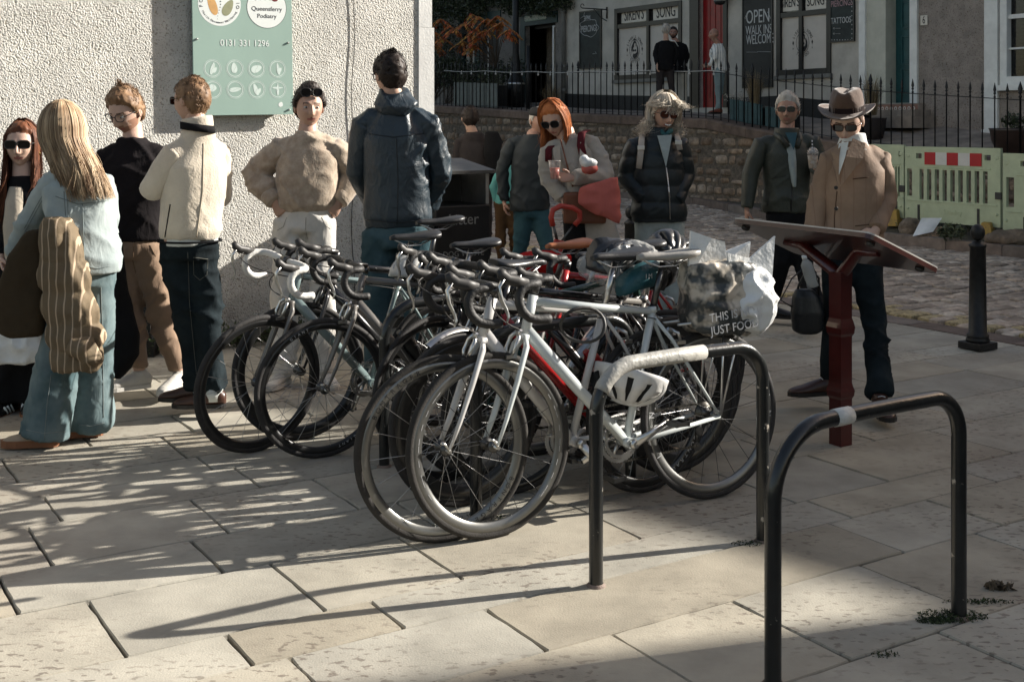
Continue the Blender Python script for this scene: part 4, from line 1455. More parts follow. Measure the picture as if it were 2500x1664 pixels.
    if bars == 'drop':
        mb = MB()
        for s in (-1, 1):
            pts = [(.885, s * .03, .925), (.884, s * .12, .927), (.886, s * .175, .926), (.905, s * .203, .925), (.94, s * .21, .924), (.968, s * .211, .91), (.982, s * .213, .88), (.975, s * .215, .845), (.95, s * .217, .815), (.915, s * .219, .802), (.86, s * .22, .80)]
            rs = [.0135 if i == 0 else .0165 + (.0012 if i % 2 else 0) for i in range(len(pts))]
            # smooth the polyline
            P_ = []
            for i in range(len(pts) - 1):
                a, b = Vector(pts[i]), Vector(pts[i + 1])
                p0 = Vector(pts[max(0, i - 1)]); p3 = Vector(pts[min(len(pts) - 1, i + 2)])
                for t in (0, .33, .66):
                    P_.append(.5 * ((2 * a) + (-p0 + b) * t + (2 * p0 - 5 * a + 4 * b - p3) * t * t + (-p0 + 3 * a - 3 * b + p3) * t ** 3))
            P_.append(Vector(pts[-1]))
            mb.tube(P_, [.0135 if i < 2 else (.0162 + (.0011 if i % 2 else 0)) for i in range(len(P_))], 12)
        mb.bm.transform(SR); part('handlebar', mb, tape)
        for s in (-1, 1):
            mb = MB()
            mb.tube([(.945, s * .211, .928), (.985, s * .209, .940), (1.02, s * .206, .948), (1.045, s * .205, .968), (1.055, s * .205, .985)], [.016, .018, .017, .017, .010], 12, flat=(.8, 1.15))
            mb.bm.transform(SR); bl = part('brake_hood', mb, m_hood)
            mb = MB()
            mb.tube([(1.035, s * .206, .955), (1.058, s * .207, .925), (1.052, s * .210, .88), (1.035, s * .214, .845), (1.03, s * .222, .82), (1.04, s * .226, .80)], [.008, .009, .008, .007, .006, .004], 8, flat=(1.3, .7))
            mb.bm.transform(SR); part('brake_lever', mb, clamp, bl)
    else:
        mb = MB(); mb.tube([(.885, -.28, .935), (.885, -.05, .93), (.885, .05, .93), (.885, .28, .935)], .0115, 10)
        mb.bm.transform(SR); part('handlebar', mb, m_alud)
        for s in (-1, 1):
            mb = MB(); mb.tube([(.885, s * .18, .934), (.882, s * .30, .936)], .016, 10); mb.bm.transform(SR); part('grip', mb, m_hood)
            mb = MB(); mb.tube([(.89, s * .15, .93), (.92, s * .17, .925), (.935, s * .25, .92)], .006, 6); mb.bm.transform(SR); part('brake_lever', mb, m_alu)
        mb = MB(); mb.ball((.9, .10, .96), (.028, .028, .018), 14); mb.bm.transform(SR); part('bell', mb, mat('brass_bell', (.5, .38, .2), rough=.3, metal=.9))
    # cables
    mb = MB()
    c0 = SR @ Vector((.99, .205, .935)); c1 = SR @ Vector((.99, -.205, .935))
    for a, k in ((c0, 1), (c1, -1)):
        e = SR @ Vector((.88, .03, .745)) if k == 1 else Vector((.76, .015, .82))
        m1 = a + SR.to_3x3() @ Vector((.10, -k * .05, -.02)); m2 = (a + e) / 2 + SR.to_3x3() @ Vector((.14, 0, -.02))
        P_ = []
        for i in range(13):
            t = i / 12
            P_.append(a * (1 - t) ** 3 + m1 * 3 * t * (1 - t) ** 2 + m2 * 3 * t * t * (1 - t) + e * t ** 3)
        mb.tube(P_, .0026, 5)
    mb.tube([(.6, .012, .79), (.4, .012, .765), (.27, .018, .74), (.19, .006, .70)], .002, 5)
    part('brake_cable', mb, m_hood)
    # cranks, chainring, pedals
    ca = R(crank)
    mb = MB()
    n = 46
    pr = []
    for rr0, rr1, y0, y1 in ((.088, .075, -.052, -.048), (.070, .058, -.043, -.039)):
        o1, i1, o2, i2 = [], [], [], []
        for i in range(n * 2):
            a = PI * i / n
            ro = rr0 + (.0035 if i % 2 else 0)
            for lst, r_, y in ((o1, ro, y0), (i1, rr1, y0), (o2, ro, y1), (i2, rr1, y1)):
                lst.append(mb.v((BB[0] + r_ * math.cos(a), y, BB[2] + r_ * math.sin(a))))
        k = len(o1)
        for i in range(k):
            j = (i + 1) % k
            mb.face([o1[i], o1[j], i1[j], i1[i]]); mb.face([o2[i], i2[i], i2[j], o2[j]]); mb.face([o1[i], o2[i], o2[j], o1[j]]); mb.face([i1[i], i1[j], i2[j], i2[i]])
    for i in range(5):
        a = ca + 2 * PI * i / 5
        mb.tube([(BB[0], -.046, BB[2]), (BB[0] + .076 * math.cos(a), -.046, BB[2] + .076 * math.sin(a))], .007, 6)
    part('chainring', mb, m_alu if clamp is m_alu else m_alud)
    for s in (-1, 1):
        a = ca if s == 1 else ca + PI
        e = Vector((BB[0] + .17 * math.cos(a), s * .075, BB[2] + .17 * math.sin(a)))
        mb = MB(); mb.tube([(BB[0], s * .062, BB[2]), e], [.017, .012], 10, flat=(.6, 1)); mb.lathe((BB[0], s * .05, BB[2]), [(.012, 0), (.019, .003), (.019, .018 * 1), (.01, .022)], (0, s, 0), 14)
        cr = part('crank', mb, clamp)
        mb = MB(); mb.tube([e, e + Vector((0, s * .02, 0))], .006, 8)
        c = e + Vector((0, s * .06, 0))
        for dx in (-.028, .028): mb.box(c + Vector((dx, 0, 0)), (.008, .07, .018))
        for dy in (-.03, .03): mb.box(c + Vector((0, dy, 0)), (.048, .008, .016))
        mb.tube([e, c + Vector((0, s * .03, 0))], .008, 8)
        part('pedal', mb, m_alud, cr)
    mb = MB()
    ch = [(BB[0] + .088, 0), ]
    for (x0, z0), (x1, z1) in (((BB[0] - .01, BB[2] + .087), (0.0, RH + .037)), ((BB[0] - .02, BB[2] - .087), (.03, RH - .13))):
        L = math.hypot(x1 - x0, z1 - z0); k = int(L / .0127)
        for i in range(k):
            t = (i + .5) / k
            mb.box((x0 + (x1 - x0) * t, -.050 + .006 * (i % 2), z0 + (z1 - z0) * t), (.011, .003, .008))
            mb.box((x0 + (x1 - x0) * t, -.044 - .006 * (i % 2), z0 + (z1 - z0) * t), (.011, .003, .008))
        part('chain', mb, m_chain); mb = MB()
    mb = MB()
    mb.tube([(0, -.07, RH - .02), (.01, -.07, RH - .07), (.03, -.055, RH - .11)], [.012, .014, .009], 8)
    for x, z in ((.02, RH - .075), (.035, RH - .135)): mb.lathe((x, -.056, z), [(.018, 0), (.018, .008)], (0, 1, 0), 12)
    mb.tube([(.02, -.056, RH - .075), (.035, -.056, RH - .135)], .006, 6)
    part('derailleur', mb, m_alud)
    if bottle:
        dt = (Vector((.843, 0, .74)) - Vector(BB)).normalized()
        nrm = Vector((-dt.z, 0, dt.x))
        b0 = Vector(BB) + dt * .15 + nrm * .058
        mb = MB(); mb.lathe(b0, [(.034, 0), (.037, .01), (.037, .11), (.033, .125), (.037, .14), (.033, .165), (.018, .18), (.014, .2)], dt, 16); bo = part('water_bottle', mb, bottle)
        mb = MB()
        for s in (-1, 1): mb.tube([b0 - nrm * .035, b0 + dt * .01 + Vector((0, s * .039, 0)), b0 + dt * .09 + nrm * .02 + Vector((0, s * .036, 0)), b0 + dt * .12 - nrm * .035], .004, 6)
        part('bottle_cage', mb, m_alu)
    if mud:
        for which, c in ((0, (1, 0, RH)), (1, (0, 0, RH))):
            mb = MB()
            a0, a1 = (R(60), R(175)) if which == 0 else (R(20), R(165))
            prev = None
            for i in range(25):
                a = a0 + (a1 - a0) * i / 24
                # front guard covers top and back (towards the down tube is -x)
                cur = [mb.v((c[0] + (.356 + dr_) * math.cos(a), y, c[2] + (.356 + dr_) * math.sin(a))) for y, dr_ in ((-.021, -.010), (-.012, .001), (0, .004), (.012, .001), (.021, -.010))]
                if prev:
                    for k in range(4): mb.face([prev[k], prev[k + 1], cur[k + 1], cur[k]], True)
                prev = cur
            if which == 0: mb.bm.transform(SR)
            part('mudguard', mb, mud)
    BIKES.append(root)
    return root
rnd = random.Random(31)
p_wh = paint('pearl_white_frame_paint', (.48, .51, .50)); p_cel = paint('celeste_frame_paint', (.22, .33, .32))
p_wr = paint('white_frame_paint', (.48, .47, .455)); p_blk = paint('black_frame_paint', (.012, .012, .013))
p_gry = paint('matt_grey_frame_paint', (.13, .12, .108), .45); p_teal = paint('teal_frame_paint', (.045, .12, .125))
p_gtl = paint('grey_teal_frame_paint', (.16, .21, .21)); p_red = paint('red_frame_paint', (.33, .012, .012)); p_dgr = paint('dark_green_frame_paint', (.02, .05, .04))
m_simrim = mat('silver_rim', (.19, .19, .182), rough=.34, metal=.9, var=.1)

def bpt(b, x, y, z):
    return wmat(b) @ Vector((x, y, z))
b1 = bicycle('white road bicycle with a pale grey saddle, nearest the camera in the row', -.078, 4.675, .862, 5.178, steer=R(1), lean=R(3.5), fp=p_wh, fp2=p_wh, forkp=p_wh, sad=m_gsad, rim=(m_simrim, m_simrim), tyre=(m_tyreb, m_tyre), deep=.026, nsp=(16, 20), decal=(('— —— — —— — — ——', m_rtext, .022, R(5.0), R(150)), ('L U N', m_rtext, .034, R(8), R(-20))), crank=155, spm=m_spokeb)
b2 = bicycle('white road bicycle with red stripes and black saddle, just behind the nearest white one', -.275, 4.64, .60, 5.28, steer=R(-13), lean=R(-2), fp=p_wr, fp2=p_wr, sad=m_bsad, rim=(m_simrim, m_carb), tyre=(m_tyreb, m_tyre), deep=.024, nsp=(18, 24), decal=(('BONTRAGER', m_ink, .026, R(5.4), R(-130)), ('BONTRAGER', m_rtext, .026, R(5.4), R(-110))), crank=230, spm=m_spoke, sadz=.0)
b3 = bicycle('black road bicycle with deep black rims and a red down tube behind the white ones', -.2, 5.065, .755, 5.56, steer=R(5), lean=R(2), fp=p_blk, fp2=p_red, forkp=p_blk, rim=(m_carb, m_carb), deep=.055, nsp=(20, 24), crank=80, spm=m_spoke, clamp=m_alud)
b4 = bicycle('dark hybrid bicycle facing right with flat handlebar and brass bell', .74, 6.0, -.15, 5.49, steer=R(-14), lean=R(2), fp=p_dgr, fp2=p_blk, rim=(m_carb, m_simrim), deep=.018, nsp=(32, 32), kind='cross', bars='flat', sadz=-.05, bottle=m_alu, sad=m_bsad)
b5 = bicycle('matt grey road bicycle with thin black wheels leaning behind the middle stand', -.912, 5.804, -.06, 6.33, steer=R(-3), lean=R(-3), fp=p_gry, fp2=p_gry, rim=(m_carb, m_carb), deep=.02, nsp=(20, 28), decal=(('GIANT', m_rtext, .018, R(4.2), R(65)), None), crank=30, spm=m_spoke, bottle=m_alud, clamp=m_alu)
b6 = bicycle('grey teal road bicycle with white handlebar tape at the left end of the row', -1.243, 5.898, -.38, 6.43, steer=R(10), lean=R(-4), fp=p_gtl, fp2=p_gtl, forkp=p_gry, tape=m_wtape, rim=(m_carb, m_carb), deep=.022, nsp=(20, 24), crank=110, spm=m_spoke, sadz=.02, clamp=m_alu)
b7 = bicycle('black road bicycle behind the grey teal one, its saddle standing tallest', -1.07, 6.14, -.22, 6.72, steer=R(-8), lean=R(2), fp=p_blk, fp2=p_blk, rim=(m_carb, m_carb), deep=.03, nsp=(20, 24), crank=10, sadz=.05, spm=m_spoke, clamp=m_alud)
b8 = bicycle('black and green road bicycle with a tan saddle in the middle of the clutter', -.42, 5.86, .42, 6.42, steer=R(12), lean=R(-3), fp=p_blk, fp2=p_dgr, rim=(m_carb, m_carb), deep=.02, nsp=(20, 24), sad=m_osad, crank=300, mud=None, sadz=-.02, clamp=m_alu)
b9 = bicycle('red and white road bicycle far back in the row', .12, 5.85, .98, 6.38, steer=R(-10), lean=R(3), fp=p_red, fp2=p_wr, rim=(m_simrim, m_carb), deep=.02, nsp=(20, 24), crank=45, sadz=-.03)
b10 = bicycle('black and teal road bicycle with silver mudguards behind the white bicycles', -.28, 5.40, .56, 5.96, steer=R(14), lean=R(-2), fp=p_blk, fp2=p_teal, rim=(m_carb, m_carb), deep=.02, nsp=(24, 28), crank=200, mud=m_alu, sadz=-.02, clamp=m_alu)

b11 = bicycle('charcoal road bicycle with a red bottle squeezed in behind the deep rimmed black one', .02, 5.25, .84, 5.78, steer=R(-7), lean=R(2), fp=p_gry, fp2=p_blk, rim=(m_carb, m_carb), deep=.02, nsp=(20, 24), crank=330, sadz=-.04, bottle=m_redd, clamp=m_alu)
def bpt(b, x, y, z):
    return wmat(b) @ Vector((x, y, z))
# rear rack on the nearest bicycle and the shopping bag on it
mb = MB()
for s in (-1, 1):
    mb.tube([(.18, s * .05, .71), (-.20, s * .055, .715)], .005, 6)
    mb.tube([(.0, s * .07, .34), (-.04, s * .06, .71)], .005, 6)
    mb.tube([(.0, s * .07, .34), (-.13, s * .06, .71)], .005, 6)
for x in (.1, 0, -.1, -.2): mb.tube([(x, -.055, .715), (x, .055, .715)], .005, 6)
mb.build('rear_rack', m_alu, b1, True)
m_bagw = mat('white_carrier_plastic', (.66, .67, .66), rough=.4, var=.05, bump=.5, bscale=22, bdist=.02)
m_bagp = mat('printed_shopper_plastic', (.04, .045, .045), rough=.4, vscale=9, col2=(.50, .44, .36), bump=.4, bscale=25, ramp=(.45, .57), detail=3)
m_brown = mat('printed_brown', (.22, .16, .11), rough=.5, var=.3, vscale=60)
bagc = bpt(b1, -.06, .03, .755)
bagx = Vector((.93, .36, 0)).normalized(); bagy = Vector((-.36, .93, 0)).normalized()
bag = thing('shopping_bag', 'large printed shopper bag on a rear rack with white carriers sticking out', 'bag', bagc)
def bagloft(rings, n=40):
    mb = MB()
    R_ = []
    for off, w_, d_, z in rings:
        R_.append((bagc + bagx * off[0] + bagy * off[1] + Vector((0, 0, z)), bagx * w_ * .88, bagy * d_))
    mb.loft(R_, n, True, True, .7)
    return mb
mb = bagloft([((-.02, 0), .13, .08, -.10), ((0, 0), .20, .12, -.07), ((.01, 0), .22, .13, .0), ((0, 0), .21, .12, .08), ((-.01, 0), .20, .11, .15), ((-.02, 0), .19, .10, .20), ((-.02, 0), .17, .085, .205)])
me = fuse(mb, .008, 3); co = get_co(me); displace(me, .012 * ridge(co * 14) + .006 * vnoise(co * 40)); me.materials.append(m_bagp)
obj_me('printed_shopper', me, bag)
mb = MB()
for (x0, x1, y, z0, z1, t1, t2) in ((-.18, .02, -.03, .12, .32, .02, -.03), (.0, .19, -.075, .10, .28, -.03, .03), (-.08, .14, .05, .12, .26, 0, .02)):
    pts = []
    for x, z in ((x0, z0), (x1, z0), (x1 + t2, z1 + t2), ((x0 + x1) / 2, z1 - .03 + t1), (x0 + t1, z1 + t1)):
        pts.append(bagc + bagx * x + bagy * (y + .02 * math.sin(x * 30)) + Vector((0, 0, z)))
    mb.prism(pts, bagy * .012)
mb.build('white_carrier', m_bagw, bag)
M_ = lambda x, y, z: Matrix.Translation(bagc + bagx * x + bagy * y + Vector((0, 0, z))) @ Matrix(((bagx.x, 0, -bagy.x, 0), (bagx.y, 0, -bagy.y, 0), (0, 1, 0, 0), (0, 0, 0, 1))) @ Matrix.Rotation(R(6), 4, 'Z')
mb = MB()
mb.ball(bagc + bagx * .085 - bagy * .045 + Vector((0, 0, .04)), (.135, .11, .15), 20); me = fuse(mb, .008, 2); co = get_co(me); displace(me, .014 * ridge(co * 17)); me.materials.append(m_bagw); obj_me('crumpled_white_carrier', me, bag)
text('lettering', 'THIS IS NOT', .05, m_rtext, M_(-.03, -.15, -.0), bag, .001, sx=.9)
text('lettering', 'JUST FOOD', .05, m_rtext, M_(-.03, -.148, -.055), bag, .001, sx=.9)
# saddle bag and helmets
sbg = thing('saddle_bag', 'dark teal saddle bag with white letters hanging under a black saddle', 'bag', bpt(b2, .08, 0, .88))
M2 = Matrix.Translation(bpt(b2, .09, 0, .885)) @ Matrix.Rotation(math.atan2(.6, .83), 4, 'Z')
mb = MB(); mb.loft([(M2 @ Vector((x, 0, z)), M2.to_3x3() @ Vector((0, w_, 0)), M2.to_3x3() @ Vector((0, 0, h_))) for x, z, w_, h_ in ((-.10, -.05, .02, .02), (-.08, -.03, .05, .04), (0, 0, .055, .052), (.09, .015, .058, .058), (.12, .02, .04, .04))], 20, power=.8)
mb.build('pouch', mat('teal_nylon', (.012, .07, .085), rough=.5, bump=.3, bscale=80), sbg)
text('lettering', 'I M', .03, m_rtext, M2 @ Matrix.Translation((0.02, -.058, .01)) @ Matrix.Rotation(R(90), 4, 'X'), sbg, .0008)
m_hblk = mat('black_helmet_shell', (.02, .02, .021), rough=.35, coat=.4, var=.1); m_hgry = mat('pale_helmet_shell', (.42, .42, .40), rough=.35, coat=.3); m_hwht = mat('white_helmet_shell', (.55, .54, .52), rough=.35, coat=.3); m_foam = mat('helmet_foam', (.018, .018, .018), rough=.8)
def helmet(label, loc, rot, m1, m2, scale=1.0):
    t = thing('cycle_helmet', label, 'helmet', loc, 'cycle helmets left on the bicycles')
    t.rotation_euler = rot
    me = helmet_me(m1, m2)
    o = bpy.data.objects.new('shell', me); COL.objects.link(o); o.parent = t
    mb = MB()
    for s in (-1, 1): mb.tube([(.04, s * .085, .01), (.01, s * .07, -.06), (0, s * .02, -.11)], .004, 5); mb.tube([(-.07, s * .08, .01), (.0, s * .07, -.06)], .004, 5)
    mb.build('strap', m_foam, t, True)
    return t
helmet('black and pale grey vented cycle helmet resting upright on the clutter of bars', Q(957, 645, 6.1), (R(8), R(-12), R(200)), m_hgry, m_foam)
helmet('dark cycle helmet hanging over the flat handlebar, at the right of the row', Q(1522, 590, 5.9), (R(80), R(-60), R(30)), m_hblk, m_foam)
helmet('white cycle helmet slung upside down below the top tube of the white bicycle', Q(1462, 855, 5.02), (R(160), R(10), R(-20)), m_hwht, m_foam)
m_clear = mat('clear_plastic', (.55, .55, .53), rough=.15, alpha=.42, var=.05, bump=.8, bscale=18, bdist=.02)
cb = MB(); cc_ = Q(1430, 605, 5.35)
cb.ball(cc_, (.17, .11, .075), 22); me = fuse(cb, .008, 1); co = get_co(me); displace(me, .030 * ridge(co * 11) + .012 * ridge(co * 27)); me.materials.append(m_clear)
tagp(obj_me('plastic_bag', me), 'crumpled clear plastic bag with a helmet inside lying over the black saddle', 'bag')
helmet('black cycle helmet wrapped in the clear plastic bag', cc_ - Vector((0, 0, .03)), (R(10), R(5), R(20)), m_hblk, m_foam)
# shoe-like black saddle cover etc. : wheel lock on white bicycle
mb = MB()
c = bpt(b1, .60, .02, .74)
pts = [c + Vector((.09 * math.cos(a), .02 * math.sin(2 * a), .07 * math.sin(a))) for a in [i * PI / 10 for i in range(20)]]
mb.tube(pts, .007, 8, closed=True)
tagp(mb.build('cable_lock', m_hood), 'black looped cable lock on the top tube of the nearest white bicycle', 'lock')

# ------------------------------------------------------------------ reading board on maroon post
m_maroon = mat('maroon_metal_paint', (.060, .007, .006), rough=.3, coat=.5, var=.15)
m_bdark = mat('dark_maroon_underside', (.045, .014, .011), rough=.3, coat=.3)
m_edge = mat('pale_board_edge', (.42, .40, .37), rough=.4)
k = .96
A_, B_, C_, D_ = [Vector(v) * k for v in ((1.206, 6.66, 0), (1.70, 5.75, 0), (2.129, 6.018, 0), (1.635, 6.93, 0))]
zh, zl = 1.6 - .524 * k, 1.6 - .73 * k
for v, z in ((A_, zh), (B_, zh), (C_, zl), (D_, zl)): v.z = z
lec = thing('information_lectern', 'slanted reading board on a maroon post in front of the man in the hat', 'information board', G(2052, 1084))
def rrect(a, b, c, d, r, n=5):
    P4 = [a, b, c, d]; out = []
    for i in range(4):
        p, q, s = P4[i - 1], P4[i], P4[(i + 1) % 4]
        u_, v_ = (p - q).normalized(), (s - q).normalized()
        for j in range(n + 1):
            t = j / n
            e0, e1 = q + u_ * r, q + v_ * r
            out.append((1 - t) ** 2 * e0 + 2 * t * (1 - t) * q + t * t * e1)
    return out
nb = (B_ - A_).cross(D_ - A_).normalized()
if nb.z < 0: nb = -nb
mb = MB(); mb.prism(rrect(A_, B_, C_, D_, .05), -nb * .022); mb.build('board', m_bdark, lec)
mb = MB(); mb.prism(rrect(A_, B_, C_, D_, .05), nb * .007); mb.build('panel_edge', m_edge, lec)
m_pan = mat('printed_panel', (.25, .28, .27), rough=.3, col2=(.5, .48, .42), vscale=9)
ins = lambda v: v + ((A_ + C_) / 2 - v) * .06 + nb * .0095
mb = MB(); mb.prism([ins(A_), ins(B_), ins(C_), ins(D_)], nb * .002); mb.build('printed_panel', m_pan, lec)
pb = G(2052, 1084)
cen = (A_ + B_ + C_ + D_) / 4
mb = MB()
hw = .039
prof = [(0, 1), (.02, 1), (.23, 1), (.245, 1.18), (.27, 1.25), (.29, 1.1), (.31, 1.0), (.54, 1.0), (.555, 1.2), (.585, 1.28), (.61, 1.15), (.63, 1.0), (.80, 1.0), (.86, 1.05)]
rings = []
for z, s in prof: rings.append((pb + Vector((0, 0, z)), U * hw * s * 1.18, A * hw * s * 1.18))
mb2 = []
prev = None
for c, u_, v_ in rings:
    cs = []
    for sx, sy in ((1, 1), (.8, 1.0), (-.8, 1), (-1, 1), (-1, -1), (-.8, -1), (.8, -1), (1, -1)):
        cs.append(mb.v(c + u_ * sx * .85 + v_ * sy * .85))
    if prev:
        for i in range(8): mb.face([prev[i], prev[(i + 1) % 8], cs[(i + 1) % 8], cs[i]])
    prev = cs
mb.face(prev)
mb.build('post', m_maroon, lec)
mb = MB()
# swept bracket under the board
for sg_ in (-1, 1):
    pts = [pb + Vector((0, 0, .74)), pb + Vector((0, 0, .84)), cen + (A_ - B_).normalized() * .20 * sg_ - nb * .028, cen + (A_ - B_).normalized() * .33 * sg_ - nb * .026]
    mb.tube(pts, [.04, .038, .03, .018], 8, flat=(1, .7))
mb.build('bracket', m_maroon, lec)
for s, t in ((.06, .12), (.94, .85), (.94, .15)):
    c = A_.lerp(B_, s).lerp(D_.lerp(C_, s), t)
    mb = MB(); mb.lathe(c - nb * .022, [(.022, 0), (.022, .012), (.014, .018)], -nb, 14); mb.build('fixing', m_hood, lec)

# ------------------------------------------------------------------ bollards
def bollard(label, base):
    t = thing('bollard', label, 'bollard', base, 'ball topped bollards at the edge of the plaza')
    mb = MB()
    mb.lathe(base, [(.075, .055), (.080, .06), (.080, .075), (.072, .085), (.076, .09), (.076, .105), (.062, .115), (.054, .72), (.060, .725), (.060, .74), (.042, .75), (.032, .765)], n=28); mb.build('shaft', m_iron, t)
    mb = MB(); mb.ball(base + Vector((0, 0, .825)), (.05, .05, .06), 24); mb.build('ball_top', m_iron, t)
    mb = MB(); 
    r4 = Matrix.Translation(base + Vector((0, 0, .03))) @ Matrix.Rotation(math.atan2(U.y, U.x), 4, 'Z'); mb.box((0, 0, 0), (.19, .19, .05), r4, bev=.006); mb.build('base_plate', m_iron, t)
bollard('black iron bollard with a ball top at the right edge of the plaza', G(2387, 852))
bollard('black bollard half hidden behind the blonde woman in the black puffer jacket', Vector((1.03, 10.5, 0)))
mb = MB()
pp = wall_pt(352, 795, .12); pp.z = 0
for s, z0, z1 in ((.20, 0, .11), (.15, .11, .16), (.12, .16, .26), (.15, .26, .30), (.10, .30, .62)):
    mb.box((pp.x, pp.y, (z0 + z1) / 2 + .0005 * s), (s, s, z1 - z0), bev=.004)
tagp(mb.build('iron_post', m_iron), 'short black iron post against the foot of the white wall behind the two men', 'post')

# ------------------------------------------------------------------ litter bin
m_bin = mat('black_bin_enamel', (.008, .008, .009), rough=.35, var=.3, bump=.1, bscale=30, coat=.2)
m_binlid = mat('grey_bin_lid', (.07, .068, .062), rough=.5, var=.2, vscale=12)
lb = thing('litter_bin', 'tall black litter bin with a grey sloping lid and dog waste lettering', 'litter bin', UA(4.60, 8.30))
BM = Matrix.Translation(UA(4.60, 8.30)) @ Matrix(((U.x, A.x, 0, 0), (U.y, A.y, 0, 0), (0, 0, 1, 0), (0, 0, 0, 1)))
mb = MB(); mb.box((0, 0, .50), (.48, .48, .94), BM, bev=.012); mb.box((0, .2, 1.09), (.48, .08, .236), BM, bev=.006); mb.build('body', m_bin, lb)
mb = MB()
for x in (-.225, .225): mb.box((x, -.02, 1.09), (.03, .40, .236), BM, bev=.004)
mb.build('corner_post', m_steel, lb)
mb = MB(); mb.prism([BM @ Vector(v) for v in ((-.27, -.27, 1.21), (.27, -.27, 1.21), (.27, .27, 1.29), (-.27, .27, 1.29))], (0, 0, .025)); mb.build('lid', m_binlid, lb)
BT = lambda x, z: BM @ Matrix.Translation((x, -.2425, z)) @ Matrix.Rotation(R(90), 4, 'X')
m_bint = mat('faded_lettering', (.20, .20, .19), rough=.6)
text('lettering', 'Litter', .12, m_bint, BT(.0, .86), lb, .0008)
text('lettering', 'DOG WASTE', .062, m_bint, BT(0, .60), lb, .0008)
text('lettering', 'ACCEPTED', .055, m_bint, BT(0, .33), lb, .0008)

# ------------------------------------------------------------------ plastic barriers
m_bar = mat('pale_green_plastic', (.40, .45, .30), rough=.5, var=.1, vscale=5, bump=.1, bscale=30)
m_rred = mat('reflective_red', (.36, .008, .012), rough=.4, var=.05); m_rwht = mat('reflective_white', (.55, .54, .51), rough=.4, var=.05)
def gridplate(mb, M, x0, x1, z0, z1, holes, th):
    xs = sorted({x0, x1, *[h[0] for h in holes], *[h[1] for h in holes]})
    zs = sorted({z0, z1, *[h[2] for h in holes], *[h[3] for h in holes]})
    V = {}
    def v(i, j, y):
        k_ = (i, j, y)
        if k_ not in V: V[k_] = mb.v(M @ Vector((xs[i], zs[j], y)))
        return V[k_]
    solid = lambda i, j: 0 <= i < len(xs) - 1 and 0 <= j < len(zs) - 1 and not any(h[0] <= xs[i] and xs[i + 1] <= h[1] and h[2] <= zs[j] and zs[j + 1] <= h[3] for h in holes)
    for i in range(len(xs) - 1):
        for j in range(len(zs) - 1):
            if not solid(i, j): continue
            mb.face([v(i, j, 0), v(i + 1, j, 0), v(i + 1, j + 1, 0), v(i, j + 1, 0)])
            mb.face([v(i, j, -th), v(i, j + 1, -th), v(i + 1, j + 1, -th), v(i + 1, j, -th)])
            if not solid(i - 1, j): mb.face([v(i, j, 0), v(i, j + 1, 0), v(i, j + 1, -th), v(i, j, -th)])
            if not solid(i + 1, j): mb.face([v(i + 1, j, 0), v(i + 1, j, -th), v(i + 1, j + 1, -th), v(i + 1, j + 1, 0)])
            if not solid(i, j - 1): mb.face([v(i, j, 0), v(i, j, -th), v(i + 1, j, -th), v(i + 1, j, 0)])
            if not solid(i, j + 1): mb.face([v(i, j + 1, 0), v(i + 1, j + 1, 0), v(i + 1, j + 1, -th), v(i, j + 1, -th)])
def barrier(label, o, W, z0, strip=True, dirx=None, tilt=0):
    dirx = dirx or -A
    ny = Vector((-dirx.y, dirx.x, 0)) * -1
    M = Matrix.Translation(o + Vector((0, 0, z0))) @ Matrix(((dirx.x, 0, ny.x, 0), (dirx.y, 0, ny.y, 0), (0, 1, 0, 0), (0, 0, 0, 1))) @ Matrix.Rotation(tilt, 4, 'Z')
    t = thing('plastic_barrier', label, 'barrier', o, 'pale green plastic roadwork barriers')
    holes = []
    n = 9
    x0 = W * .145; x1 = W * .885; sw = (x1 - x0) / n
    for i in range(n):
        a = x0 + sw * i + sw * .26
        holes.append((a, a + sw * .56, .29, .70))
    holes.append((W * .03, W * .085, .33, .70))
    for a in (W * .13, W * .84): holes.append((a, a + W * .06, .84, .91))
    mb = MB(); gridplate(mb, M, .01, W - .01, 0, 1.0, holes, .045)
    es = [e for e in mb.bm.edges if len(e.link_faces) == 2 and e.calc_face_angle(0) > 1]
    bmesh.ops.bevel(mb.bm, geom=es, offset=.010, segments=2, affect='EDGES')
    for f in mb.bm.faces: f.smooth = False
    mb.build('panel', m_bar, t)
    mb = MB()
    mb.box((W / 2, .275, .0), (W * .93, .02, .02), M, bev=.004); mb.box((W / 2, .73, .0), (W * .8, .016, .02), M, bev=.004)
    mb.build('rib', m_bar, t)
    mb = MB()
    for x in (.06, W - .06):
        mb.lathe(M @ Vector((x, .16, -.002)), [(.02, 0), (.018, .012), (.006, .018)], M.to_3x3() @ Vector((0, 0, 1)), 12)
        mb.lathe(M @ Vector((x, .88, -.002)), [(.03, 0), (.028, .006), (.02, .007)], M.to_3x3() @ Vector((0, 0, 1)), 14)
    mb.build('boss', m_bar, t)
    if strip:
        for i in range(5):
            a = W * .225 + i * W * .118
            mb = MB(); mb.box((a + W * .059, .845, .006), (W * .117, .165, .006), M); mb.build('reflective_strip', m_rred if i % 2 == 0 else m_rwht, t)
    for x in (W * .16, W * .78): MB().box((x, .10, .004), (.035, .24, .012), M, bev=.003).build('strap', m_hood, t)
    MB().box((W - .03, .40, .012), (.09, .09, .02), M, bev=.004).build('clip', m_hood, t)
    text('moulded_lettering', 'Stanley', .10, m_bar, M @ Matrix.Translation((W * .52, .145, .002)), t, .003)
BP = 13.3
def bq(px, p=BP):
    X = (px - CX) / F; d = p / (.848 * X + .53); return P(px, 0, d).dot(A)
qa, qb = bq(2208), bq(2444)
barrier('pale green slotted plastic barrier with a red and white strip', UA(BP, qa), qa - qb, .28)
barrier('pale green plastic barrier cut off by the right edge of the photo', UA(BP - .02, qb - .03), 2.0, .22, strip=False)
